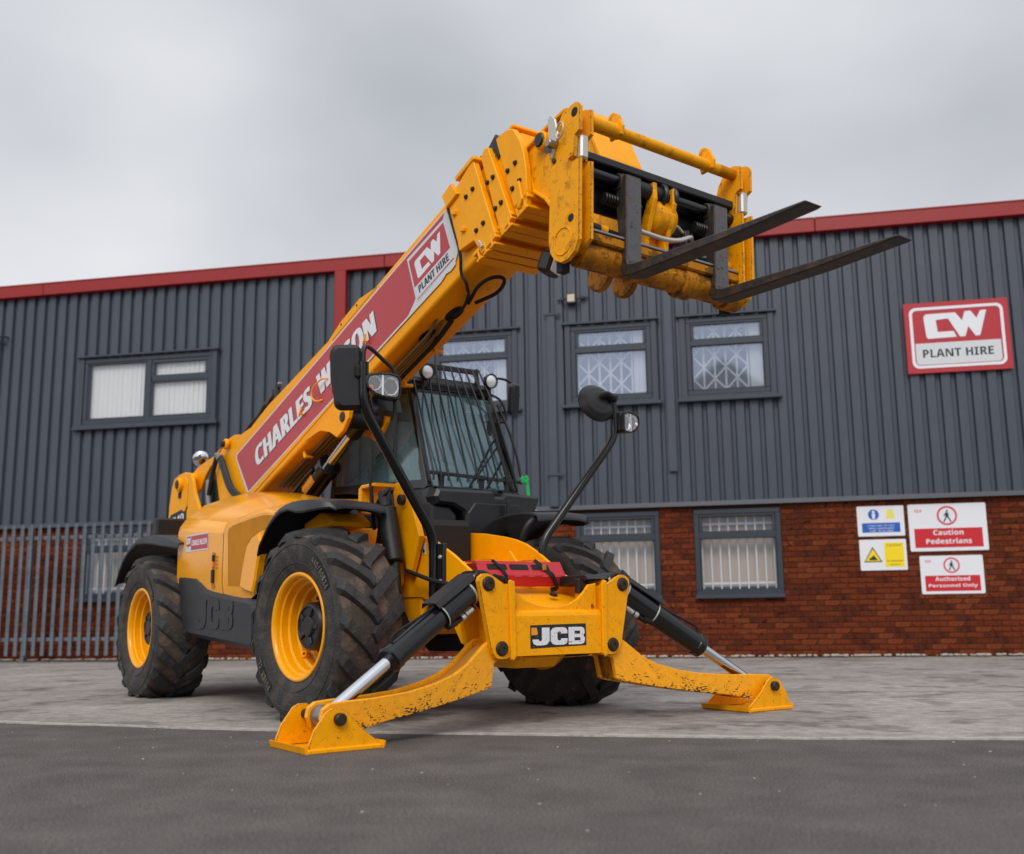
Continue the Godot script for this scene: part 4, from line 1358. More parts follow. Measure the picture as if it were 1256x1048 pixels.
# ---------------------------------------------------------------- engine pod
func pod() -> void:
	var mb := MB.new()
	# cross-sections from the rear to the front: (x, y) from the bottom of the side, over the shoulder, to the inner edge
	var S := func(z: float, bot: float, st: float, soft: float, ys: Array) -> Array:
		return [z, [[1.285, bot], [1.30, bot + 0.08], [1.30, st], [1.30 - soft * 0.12, st + soft * 0.45], [1.30 - soft * 0.4, st + soft * 0.85], [1.30 - soft * 0.8, ys[0]], [1.15, ys[1]], [1.10, ys[2]], [0.9, ys[3]], [0.7, ys[4]], [0.45, ys[5]], [0.40, 1.0]]]
	var secs := [
		S.call(-2.64, 0.93, 1.37, 0.08, [1.475, 1.54, 1.585, 1.66, 1.715, 1.735]),
		S.call(-2.61, 0.92, 1.385, 0.08, [1.495, 1.555, 1.60, 1.675, 1.73, 1.75]),
		S.call(-2.2, 0.88, 1.338, 0.08, [1.442, 1.485, 1.515, 1.60, 1.675, 1.70]),
		S.call(-1.632, 0.84, 1.30, 0.07, [1.378, 1.41, 1.44, 1.52, 1.575, 1.60]),
		S.call(-1.622, 0.84, 1.33, 0.05, [1.385, 1.412, 1.44, 1.52, 1.574, 1.60]),
		S.call(-1.45, 0.82, 1.362, 0.03, [1.398, 1.422, 1.446, 1.515, 1.56, 1.58]),
		S.call(-1.1, 0.81, 1.388, 0.03, [1.42, 1.443, 1.463, 1.51, 1.54, 1.55]),
		S.call(-1.01, 0.84, 1.392, 0.03, [1.424, 1.446, 1.465, 1.505, 1.53, 1.54]),
		S.call(-0.93, 1.05, 1.394, 0.03, [1.425, 1.445, 1.46, 1.495, 1.515, 1.525]),
		S.call(-0.87, 1.20, 1.395, 0.03, [1.425, 1.442, 1.455, 1.48, 1.495, 1.505]),
		S.call(-0.70, 1.28, 1.372, 0.02, [1.385, 1.392, 1.40, 1.42, 1.43, 1.44])]
	var rows := []
	for s in secs:
		var row := []
		for q in s[1]:
			row.append(Vector3(-q[0], q[1], s[0]))
		rows.append(row)
	# the door and bonnet behind the seam, the cowl in front of it; each strip smooth along its own length
	var strips := func(mb2: MB, r0: int, r1: int) -> void:
		for jj in [[0, 2], [2, 5], [5, 11]]:
			var g := []
			for i in range(r0, r1):
				g.append(rows[i].slice(jj[0], jj[1] + 1))
			mb2.grid(g)
	strips.call(mb, 0, 4)
	mb.flat()
	var n: int = rows[0].size()
	for j in range(1, n - 1):
		mb.tri(rows[0][0], rows[0][j + 1], rows[0][j])
	var p := part(T, "engine_pod", mb.mesh(M.yellow_gloss))
	mb = MB.new()
	strips.call(mb, 4, 11)
	mb.flat()
	for j in range(1, n - 1):
		mb.tri(rows[10][0], rows[10][j], rows[10][j + 1])
	part(p, "front_cowl", mb.mesh(M.yellow_gloss))
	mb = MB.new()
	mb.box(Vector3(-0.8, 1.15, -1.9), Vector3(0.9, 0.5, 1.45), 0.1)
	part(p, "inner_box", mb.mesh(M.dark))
	# mesh grille let into the cowl
	mb = MB.new()
	mat("grille", Color.WHITE, 0.6, 0.0, pattern(256, s8(190, 124, 22), 0.10, s8(160, 104, 24), 0.7, 0.3, s8(110, 76, 30), 0.95, 91, 0.006, 0.3), 2.0, {"metallic_specular": 0.3})
	mb.px([V2(-1.502, 0.907), V2(-1.267, 0.897), V2(-1.221, 1.038), V2(-1.15, 1.194), V2(-1.088, 1.235), V2(-0.90, 1.275), V2(-0.72, 1.30), V2(-0.72, 1.365), V2(-0.88, 1.378), V2(-1.1, 1.370), V2(-1.45, 1.342), V2(-1.52, 1.325), V2(-1.54, 1.29)], -1.3022, -1.2995, 0.0)
	part(p, "grille", mb.mesh(M.grille))
	mb = MB.new()
	mb.px([V2(-1.243, 0.886), V2(-1.20, 1.03), V2(-1.13, 1.18), V2(-1.07, 1.222), V2(-0.93, 1.262), V2(-0.885, 1.20), V2(-0.89, 1.136), V2(-0.931, 1.052), V2(-0.969, 0.929), V2(-1.011, 0.841), V2(-1.12, 0.858)], -1.322, -1.25, 0.014)
	part(p, "arch_trim", mb.mesh(M.yellow_gloss))
	# latch recess and latch
	mb = MB.new()
	mb.px([V2(-1.84, 0.90), V2(-1.78, 0.90), V2(-1.775, 1.16), V2(-1.84, 1.17)], -1.303, -1.299, 0.0)
	part(p, "latch_recess", mb.mesh(M.yellow_dull))
	mb = MB.new()
	mb.box(Vector3(-1.308, 1.12, -1.80), Vector3(0.02, 0.05, 0.03), 0.004)
	mb.box(Vector3(-1.308, 0.985, -1.80), Vector3(0.025, 0.1, 0.035), 0.005)
	part(p, "latch", mb.mesh(M.black))
	mb = MB.new()
	mb.box(Vector3(-1.308, 1.075, -1.80), Vector3(0.018, 0.05, 0.02), 0.004)
	part(p, "latch_lever", mb.mesh(M.orange))
	mb = MB.new()
	small_print_x(mb, -1.3025, 1.1, -1.745, 0.09)
	part(p, "printed_label", mb.mesh(M.yellow_dull))
	# company sticker
	mb = MB.new()
	var so := Vector3(-1.3015, 1.195, -2.44)
	mb.prism(PackedVector2Array([V2(0, 0), V2(0.50, 0.0), V2(0.50, 0.135), V2(0, 0.135)]), so, Vector3(0, 0, 1), Vector3(0, 1, 0), Vector3(-0.001, 0, 0))
	part(p, "sticker", mb.mesh(M.grey_panel))
	mb = MB.new()
	mb.prism(PackedVector2Array([V2(0.12, 0.012), V2(0.49, 0.012), V2(0.49, 0.123), V2(0.12, 0.123)]), so + Vector3(-0.001, 0, 0), Vector3(0, 0, 1), Vector3(0, 1, 0), Vector3(-0.001, 0, 0))
	mb.prism(PackedVector2Array([V2(0.015, 0.045), V2(0.11, 0.045), V2(0.11, 0.123), V2(0.015, 0.123)]), so + Vector3(-0.001, 0, 0), Vector3(0, 0, 1), Vector3(0, 1, 0), Vector3(-0.001, 0, 0))
	part(p, "sticker_panel", mb.mesh(M.red_panel))
	mb = MB.new()
	cw(mb, so + Vector3(-0.002, 0.06, 0.022), Vector3(0, 0, 1), Vector3(0, 1, 0), 0.08, 0.05, 0.001)
	mb.text("CHARLES WILSON", bold, so + Vector3(-0.002, 0.045, 0.14), Vector3(0, 0, 1), Vector3(0, 1, 0), 0.045, 0.33, 0.001)
	part(p, "sticker_lettering", mb.mesh(M.white))
	# black lower panel with moulded letters
	mb = MB.new()
	mb.px([V2(-2.60, 1.02), V2(-2.45, 1.015), V2(-2.16, 0.995), V2(-2.06, 0.96), V2(-1.95, 0.90), V2(-1.80, 0.875), V2(-1.03, 0.80), V2(-0.98, 0.74), V2(-0.98, 0.50), V2(-1.02, 0.455), V2(-2.30, 0.53), V2(-2.42, 0.57), V2(-2.46, 0.64)], -1.315, -0.75, 0.035)
	var lower := part(p, "lower_panel", mb.mesh(M.plastic))
	mb = MB.new()
	badge_letters(mb, Vector3(-1.3152, 0.588, -2.14), 0.79, 0.222, Vector3(0, 0, 1), Vector3(0, 1, 0), 0.006)
	for q in [[0.38, 0.62, 0.70, 0.78], [0.38, 0.22, 0.72, 0.40]]:
		var lw2 := 0.79 / 3.15
		mb.px([V2(-2.14 + (2.15 + q[0]) * lw2, 0.588 + q[1] * 0.222), V2(-2.14 + (2.15 + q[2]) * lw2, 0.588 + q[1] * 0.222), V2(-2.14 + (2.15 + q[2]) * lw2, 0.588 + q[3] * 0.222), V2(-2.14 + (2.15 + q[0]) * lw2, 0.588 + q[3] * 0.222)], -1.324, -1.3212, 0.0)
	part(p, "moulded_letters", mb.mesh(M.plastic))

func small_print_x(mb: MB, x: float, y: float, z: float, h: float) -> void:
	for k in 4:
		mb.box(Vector3(x, y + h * 0.3 - k * h * 0.3, z), Vector3(0.001, h * 0.16, 0.045))

# ---------------------------------------------------------------- boom
func boom_section(mb: MB, hw: float, s0: float, s1: float, t0: float, t1: float, r := 0.045) -> void:
	var ring_ := []
	var rr := rrect(-hw, t0, hw, t1, r)
	var l0 := []; var l1 := []
	for q in rr:
		l0.append(B(q.x, s0, q.y)); l1.append(B(q.x, s1, q.y))
	# rounded sides read smooth, caps flat
	mb.smooth()
	var n := rr.size()
	for k in n:
		var k2 := (k + 1) % n
		mb.quad(l0[k], l0[k2], l1[k2], l1[k])
	mb.flat()
	for k in range(1, n - 1):
		mb.tri(l0[0], l0[k + 1], l0[k])
		mb.tri(l1[0], l1[k], l1[k + 1])
func bpoly(mb: MB, st: Array, x0: float, x1: float, bev := 0.004) -> void:
	var p := PackedVector2Array()
	for q in st: p.append(BV(q[0], q[1]))
	mb.px(p, x0, x1, bev)

func boom() -> void:
	var mb := MB.new()
	boom_section(mb, 0.198, -3.75, 1.22, 2.93, 3.59, 0.03)
	var bm := part(T, "boom", mb.mesh(M.yellow))
	# deep side plates at the rear with the tail
	for s in [-1.0, 1.0]:
		mb = MB.new()
		bpoly(mb, [[-1.0, 3.585], [-1.12, 3.592], [-1.8, 3.628], [-2.4, 3.662], [-2.83, 3.648], [-3.1, 3.70], [-3.25, 3.775], [-3.41, 3.81], [-3.5, 3.80], [-3.62, 3.78], [-3.78, 3.75], [-3.83, 3.72], [-3.80, 3.3], [-3.78, 2.95], [-2.9, 2.98], [-1.0, 3.02]], s * 0.17, s * 0.2055, 0.004)
		part(bm, "rear_side_plate", mb.mesh(M.yellow))
		mb = MB.new()
		bpoly(mb, [[-3.62, 3.795], [-3.80, 3.80], [-4.07, 3.86], [-4.30, 3.90], [-4.43, 3.90], [-4.46, 3.84], [-4.42, 3.72], [-4.36, 3.62], [-4.25, 3.62], [-4.10, 3.70], [-3.95, 3.735], [-3.80, 3.735]], s * 0.18, s * 0.2155, 0.005)
		mb.cyl(B(s * 0.21, -4.37, 3.80), B(s * 0.26, -4.37, 3.80), 0.06, -1.0, 20, 0.006)
		part(bm, "tail_lug", mb.mesh(M.yellow))
		mb = MB.new()
		mb.cyl(B(s * 0.26, -4.37, 3.80), B(s * 0.275, -4.37, 3.80), 0.036, -1.0, 18, 0.004)
		mb.cyl(B(s * 0.225, -3.40, 3.74), B(s * 0.30, -3.40, 3.74), 0.032, -1.0, 18, 0.004)
		part(bm, "tail_pin", mb.mesh(M.bolt))
		mb = MB.new()
		mb.cyl(B(s * 0.22, -3.40, 3.74), B(s * 0.262, -3.40, 3.74), 0.055, -1.0, 20, 0.01)
		part(bm, "pin_boss", mb.mesh(M.yellow))
	mb = MB.new()
	for x in [-0.15, 0.15]:
		mb.box(Vector3(x, 0, 0), Vector3(0.03, 0.5, 0.2), 0.0, Transform3D(Basis(Vector3.RIGHT, -TH), B(0, -3.95, 3.5)))
	mb.box(Vector3.ZERO, Vector3(0.28, 0.5, 0.36), 0.0, Transform3D(Basis(Vector3.RIGHT, -TH), B(0, -3.95, 3.46)))
	part(bm, "tail_web", mb.mesh(M.black))
	# compensating ram rod and hoses at the tail
	mb = MB.new()
	mb.cyl(B(-0.2, -4.02, 3.62), B(-0.2, -4.12, 3.3), 0.045, -1.0, 18)
	mb.cyl(B(-0.2, -4.09, 3.40), B(-0.2, -4.12, 3.3), 0.047, -1.0, 18)
	part(bm, "compensating_rod", mb.mesh(M.steel))
	mb = MB.new()
	for k in 3:
		var o := 0.035 * k
		mb.tube([B(-0.25, -3.64 + o * 0.4, 3.73 - o * 0.3), B(-0.262, -3.55 + o, 3.62), B(-0.262, -3.47 + o, 3.40), B(-0.26, -3.40 + o, 3.22), B(-0.25, -3.2 + o, 3.02)], 0.02, 0.12)
	mb.tube([B(-0.25, -3.63, 3.73), B(-0.26, -3.78, 3.58), B(-0.26, -3.93, 3.40)], 0.026, 0.05)
	part(bm, "hose", mb.mesh(M.black))
	mb = MB.new()
	for k in 3:
		var o := 0.035 * k
		mb.cyl(B(-0.252, -3.645 + o * 0.4, 3.74 - o * 0.3), B(-0.262, -3.57 + o, 3.64), 0.024, -1.0, 12)
	part(bm, "hose_fitting", mb.mesh(M.steel))
	# stiffener plates along the top edge, with their screws
	for s in [-1.0, 1.0]:
		mb = MB.new()
		bpoly(mb, [[-1.18, 3.56], [-1.05, 3.594], [-0.80, 3.632], [-0.45, 3.638], [-0.30, 3.60], [-0.15, 3.56]], s * 0.176, s * 0.202, 0.003)
		part(bm, "edge_plate", mb.mesh(M.yellow))
		mb = MB.new()
		for q in [[-0.80, 3.60], [-0.50, 3.605]]:
			mb.cyl(B(s * 0.20, q[0], q[1]), B(s * 0.208, q[0], q[1]), 0.009, -1.0, 8)
		part(bm, "screw", mb.mesh(M.bolt))
	livery(bm)
	underside(bm)
	collars(bm)
	head(bm)
	lift_ram(bm)
	# hose carrier over the rear top of the boom
	mb = MB.new()
	mb.tube([B(-0.10, -3.5, 3.60), B(-0.10, -3.19, 3.80), B(-0.10, -2.8, 3.80), B(-0.10, -2.55, 3.80)], 0.022, 0.12)
	mb.tube([B(-0.06, -3.5, 3.58), B(-0.06, -3.1, 3.74), B(-0.06, -2.7, 3.75)], 0.022, 0.12)
	mb.cyl(B(-0.10, -2.86, 3.76), B(-0.10, -2.62, 3.82), 0.034, -1.0, 14, 0.008)
	mb.cyl(B(-0.06, -2.80, 3.74), B(-0.06, -2.60, 3.78), 0.030, -1.0, 14, 0.008)
	mb.tube([B(-0.10, -2.65, 3.80), B(-0.10, -2.45, 3.82), B(-0.10, -2.29, 3.84)], 0.018, 0.1)
	mb.box(B(-0.10, -2.40, 3.72), Vector3(0.05, 0.24, 0.07), 0.01)
	mb.box(B(-0.08, -2.47, 3.87), Vector3(0.05, 0.06, 0.05), 0.01)
	part(bm, "hose_carrier", mb.mesh(M.black))
	mb = MB.new()
	mb.box(B(-0.10, -2.30, 3.865), Vector3(0.04, 0.025, 0.04), 0.006)
	part(bm, "hose_clamp", mb.mesh(M.steel))

func livery(bm: Node3D) -> void:
	# the printed panel along the side facing the camera; s along the boom, t across it
	var x := -0.206
	var U := Vector3(0, sin(TH), cos(TH)); var V := Vector3(0, cos(TH), -sin(TH))
	var W := Vector3(-1, 0, 0)
	var e := 0.0009
	var P := func(mb: MB, pts: Array, lay: int) -> void:
		var pp := PackedVector2Array()
		for q in pts: pp.append(V2(q[0], q[1]))
		mb.prism(pp, Vector3(x - lay * e, 0, 0), U, V, W * e * 0.9)
	var mb := MB.new()
	# pale sheet: outline of the panel and its peeling end
	P.call(mb, [[-3.27, 3.515], [-3.24, 3.548], [0.95, 3.522], [0.975, 3.46], [0.985, 3.36], [1.0, 3.30], [0.985, 3.24], [1.0, 3.16], [0.985, 3.11], [0.94, 3.07], [0.93, 3.045], [0.86, 3.035], [0.80, 3.05], [0.72, 3.03], [-3.05, 3.035], [-3.09, 3.055]], 0)
	part(bm, "livery_border", mb.mesh(M.grey_panel))
	mb = MB.new()
	P.call(mb, [[-3.245, 3.508], [-3.225, 3.534], [0.84, 3.510], [0.93, 3.512], [0.90, 3.475], [0.345, 3.49], [0.36, 3.12], [0.33, 3.10], [0.22, 3.05], [-3.05, 3.05]], 1)
	part(bm, "livery_panel", mb.mesh(M.red_panel))
	# company panel near the collar
	mb = MB.new()
	P.call(mb, [[0.352, 3.478], [0.915, 3.462], [0.935, 3.10], [0.375, 3.075]], 2)
	part(bm, "company_panel_edge", mb.mesh(M.grey_panel))
	mb = MB.new()
	P.call(mb, [[0.368, 3.456], [0.895, 3.446], [0.912, 3.205], [0.378, 3.205]], 3)
	P.call(mb, [[0.385, 3.088], [0.925, 3.098], [0.925, 3.106], [0.385, 3.096]], 3)
	part(bm, "company_panel", mb.mesh(M.red_panel))
	mb = MB.new()
	cw(mb, U * 0.435 + V * 3.238 + Vector3(x - 4 * e, 0, 0), U, V, 0.40, 0.168, e, 0.0)
	part(bm, "emblem", mb.mesh(M.white))
	mb = MB.new()
	for q in 3:
		mb.text("PLANT HIRE", bold, U * (0.425 + 0.0022 * q) + V * 3.125 + Vector3(x - 3 * e - 0.0002 * q, 0, 0), U, V, 0.062, 0.445, e * 0.5, 0.0)
	part(bm, "company_lettering", mb.mesh(M.ink))
	# lettering with a dark drop edge
	for k in 2:
		mb = MB.new()
		var o := Vector3(x - (2 + k) * e, 0, 0) + (U * 0.012 - V * 0.010 if k == 0 else Vector3.ZERO)
		for q in 5:   # heavy strokes: copies side by side, each a hair prouder
			var sh := U * (0.0075 * (q - 2)) + Vector3(-0.00016 * q, 0, 0)
			mb.text("CHARLES", bold, o + sh + U * -2.79 + V * 3.185, U, V, 0.205, 1.28, e * 0.4, 0.0)
			mb.text("WILSON", bold, o + sh + U * -1.35 + V * 3.195, U, V, 0.205, 1.08, e * 0.4, 0.0)
		part(bm, "lettering_shadow" if k == 0 else "lettering", mb.mesh(M.ink if k == 0 else M.white))
	# cable guides standing off the side
	mb = MB.new()
	mb.tube([B(-0.21, -1.30, 3.13), B(-0.24, -1.38, 3.15), B(-0.25, -1.43, 3.22), B(-0.25, -1.38, 3.29), B(-0.245, -1.20, 3.285), B(-0.21, -1.15, 3.26)], 0.0075, 0.06)
	for q in [[-1.70, 3.20], [-0.42, 3.20]]:
		mb.cyl(B(-0.205, q[0], q[1]), B(-0.24, q[0], q[1]), 0.010, -1.0, 12, 0.002)
		mb.tube([B(-0.235, q[0] - 0.03, q[1] - 0.01), B(-0.24, q[0] + 0.01, q[1] + 0.01), B(-0.235, q[0] + 0.03, q[1] + 0.05)], 0.009, 0.02)
	part(bm, "cable_guide", mb.mesh(M.yellow))

func underside(bm: Node3D) -> void:
	var mb := MB.new()
	# ram lugs under the boom
	for s in [-1.0, 1.0]:
		bpoly(mb, [[-1.75, 2.96], [-1.45, 2.90], [-1.28, 2.80], [-1.18, 2.70], [-1.06, 2.70], [-0.93, 2.76], [-0.78, 2.96]], s * 0.16, s * 0.2, 0.006)
	part(bm, "ram_lug", mb.mesh(M.yellow))
	mb = MB.new()
	for s in [-1.0, 1.0]:
		mb.cyl(B(s * 0.195, -1.02, 2.815), B(s * 0.21, -1.02, 2.815), 0.045, -1.0, 20, 0.004)
	part(bm, "ram_pin", mb.mesh(M.bolt))
	# steel pipes along the underside, dipping in and out of oval holes
	mb = MB.new()
	for k in 4:
		var x := -0.09 + k * 0.045
		mb.tube([B(x, -2.6, 2.895), B(x, -0.75, 2.895), B(x * 0.6 - 0.02, -0.3, 2.88), B(x * 0.6 - 0.02, 0.28 - 0.10 * (k % 2), 2.88), B(x * 0.6 - 0.02, 0.40 - 0.10 * (k % 2), 2.94)], 0.013, 0.08)
	part(bm, "steel_pipe", mb.mesh(mat("pipe", s8(120, 104, 78), 0.4, 0.7)))
	mb = MB.new()
	for q in [[0.16, -0.02], [0.50, 0.02]]:
		var pp := PackedVector2Array()
		for v in circle(0, 0, 0.075, 20): pp.append(V2(v.x * 0.8, v.y * 1.4))
		mb.prism(pp, B(q[1], q[0], 2.9305), Vector3.RIGHT, Vector3(0, sin(TH), cos(TH)), Vector3(0, -cos(TH), sin(TH)) * 0.002)
	part(bm, "pipe_hole", mb.mesh(M.dark))
	mb = MB.new()
	for q in [[-0.14, -1.9], [-0.14, -0.45], [0.13, -0.5], [0.10, 0.05]]:
		mb.cyl(B(q[0], q[1], 2.93), B(q[0], q[1], 2.86), 0.018, -1.0, 12, 0.003)
		mb.box(Vector3.ZERO, Vector3(0.07, 0.02, 0.03), 0.004, Transform3D(Basis(Vector3.RIGHT, -TH), B(q[0] + 0.04, q[1], 2.875)))
	part(bm, "pipe_clamp", mb.mesh(M.yellow))
	# cables from the collar down to the pipes
	mb = MB.new()
	mb.tube([B(-0.245, 1.035, 3.47), B(-0.25, 1.05, 3.30), B(-0.245, 1.06, 3.12), B(-0.238, 1.05, 3.02), B(-0.22, 0.98, 2.92), B(-0.2, 1.0, 2.84), B(-0.15, 0.93, 2.82), B(-0.08, 0.86, 2.87), B(0.0, 0.66, 2.88), B(0.02, 0.5, 2.93)], 0.012, 0.07)
	mb.tube([B(0.0, 0.72, 2.88), B(-0.08, 0.98, 2.86), B(-0.05, 1.13, 2.84), B(0.04, 1.16, 2.82), B(0.08, 1.0, 2.81), B(0.02, 0.78, 2.85)], 0.014, 0.09)
	mb.tube([B(0.02, 0.45, 2.90), B(0.03, 0.2, 2.87), B(0.03, -0.5, 2.87)], 0.02, 0.1)
	part(bm, "cable", mb.mesh(M.dark))

func collars(bm: Node3D) -> void:
	# end collar of each telescoping section: side plates, transverse bars underneath, top strap, bolts
	var mb := MB.new()
	bpoly(mb, [[1.05, 3.58], [1.204, 3.545], [1.436, 3.60], [1.487, 2.886], [1.293, 2.872], [1.245, 3.02], [1.06, 3.06]], -0.252, -0.20, 0.006)
	bpoly(mb, [[1.05, 3.58], [1.204, 3.545], [1.436, 3.60], [1.487, 2.886], [1.293, 2.872], [1.245, 3.02], [1.06, 3.06]], 0.20, 0.252, 0.006)
	bpoly(mb, [[1.02, 3.575], [1.165, 3.59], [1.21, 3.46], [1.05, 3.45]], -0.275, -0.245, 0.006)
	var c1 := part(bm, "collar", mb.mesh(M.yellow))
	mb = MB.new()
	bars_under(bm, 0.255, 1.20, 1.49, 2.865, 3)
	mb.box(Vector3.ZERO, Vector3(0.52, 0.04, 0.26), 0.006, Transform3D(Basis(Vector3.RIGHT, -TH), B(0, 1.33, 3.60)))
	part(bm, "collar_strap", mb.mesh(M.yellow))
	mb = MB.new()
	boom_section(mb, 0.178, 1.2, 1.66, 2.965, 3.55, 0.03)
	bpoly(mb, [[1.495, 3.575], [1.56, 3.605], [1.595, 3.585], [1.66, 2.922], [1.508, 2.883]], -0.228, -0.18, 0.006)
	bpoly(mb, [[1.495, 3.575], [1.56, 3.605], [1.595, 3.585], [1.66, 2.922], [1.508, 2.883]], 0.18, 0.228, 0.006)
	part(bm, "collar", mb.mesh(M.yellow))
	bars_under(bm, 0.23, 1.49, 1.67, 2.895, 2)
	mb = MB.new()
	boom_section(mb, 0.158, 1.6, 1.86, 3.0, 3.52, 0.03)
	var c3 := [[1.668, 3.60], [1.72, 3.60], [1.81, 3.575], [1.865, 3.53], [1.90, 3.40], [1.905, 3.30], [1.888, 3.175], [1.845, 3.024], [1.80, 2.925], [1.681, 2.902]]
	bpoly(mb, c3, -0.205, -0.16, 0.006)
	bpoly(mb, c3, 0.16, 0.205, 0.006)
	mb.box(Vector3.ZERO, Vector3(0.36, 0.03, 0.16), 0.006, Transform3D(Basis(Vector3.RIGHT, -TH), B(0, 1.77, 3.59)))
	bpoly(mb, [[1.78, 3.13], [1.81, 3.13], [1.80, 2.98], [1.745, 2.94], [1.72, 2.95], [1.765, 3.0]], -0.225, -0.204, 0.006)
	part(bm, "collar", mb.mesh(M.yellow))
	bars_under(bm, 0.21, 1.68, 1.84, 2.925, 2)
	mb = MB.new()
	mb.box(Vector3.ZERO, Vector3(0.30, 0.05, 0.14), 0.006, Transform3D(Basis(Vector3.RIGHT, -TH), B(-0.02, 1.60, 3.63)))
	bpoly(mb, [[1.575, 3.63], [1.66, 3.66], [1.675, 3.50], [1.625, 3.46]], -0.19, -0.165, 0.004)
	part(bm, "wear_pad", mb.mesh(M.black))
	mb = MB.new()
	mb.hexbolt(Vector3.ZERO, Vector3(-1, 0, 0), 0.015, 0.017)
	var bolt_mesh := mb.mesh(M.bolt)
	for q in [[1.365, 3.384, 0.252], [1.275, 3.383, 0.252], [1.392, 3.066, 0.252], [1.302, 3.067, 0.252], [1.577, 3.331, 0.228], [1.507, 3.336, 0.228], [1.595, 3.097, 0.228], [1.525, 3.099, 0.228], [1.804, 3.282, 0.205], [1.713, 3.285, 0.205], [1.802, 3.131, 0.205], [1.714, 3.131, 0.205]]:
		part(bm, "bolt", bolt_mesh, moved(B(-q[2], q[0], q[1])))
	for q in [[1.325, 2.935], [1.315, 2.955], [1.33, 2.915]]:
		mb = MB.new()
		mb.cyl(B(-0.252, q[0], q[1]), B(-0.272, q[0], q[1]), 0.014, -1.0, 10, 0.003)
		part(bm, "sensor_plug", mb.mesh(M.zinc))
	mb = MB.new()
	mb.tube([B(-0.15, 1.24, 3.58), B(-0.14, 1.27, 3.69), B(-0.12, 1.42, 3.70), B(-0.10, 1.5, 3.60)], 0.007, 0.05, 8)
	part(bm, "cable_loop", mb.mesh(M.dark))
	for q in [[1.11, 3.36], [1.17, 3.17]]:
		mb = MB.new()
		mb.box(Vector3.ZERO, Vector3(0.03, 0.035, 0.05), 0.006, Transform3D(Basis(Vector3.RIGHT, -TH + 0.5), B(-0.258, q[0], q[1])))
		part(bm, "cable_tab", mb.mesh(M.yellow))

func bars_under(bm: Node3D, hw: float, s0: float, s1: float, t: float, n: int) -> void:
	# shelf-like transverse bars below the boom, each an upright lip and a flat
	for k in n:
		var s := lerpf(s0 + 0.02, s1 - 0.02, (k + 0.5) / n)
		var tr := Transform3D(Basis(Vector3.RIGHT, -TH), B(0, s, t))
		var mb := MB.new()
		mb.box(Vector3(0, 0.03, 0), Vector3(hw * 2, 0.075, 0.018), 0.003, tr)
		mb.box(Vector3(0, -0.012, 0), Vector3(hw * 2, 0.02, (s1 - s0) / n * 0.72), 0.003, tr)
		part(bm, "collar_bar", mb.mesh(M.yellow))
	var te := Transform3D(Basis(Vector3.RIGHT, -TH), B(0, (s0 + s1) * 0.5, t + 0.065))
	var mp := MB.new()
	mp.box(Vector3.ZERO, Vector3(hw * 2 - 0.01, 0.03, s1 - s0), 0.003, te)
	part(bm, "collar_pad", mp.mesh(M.yellow))

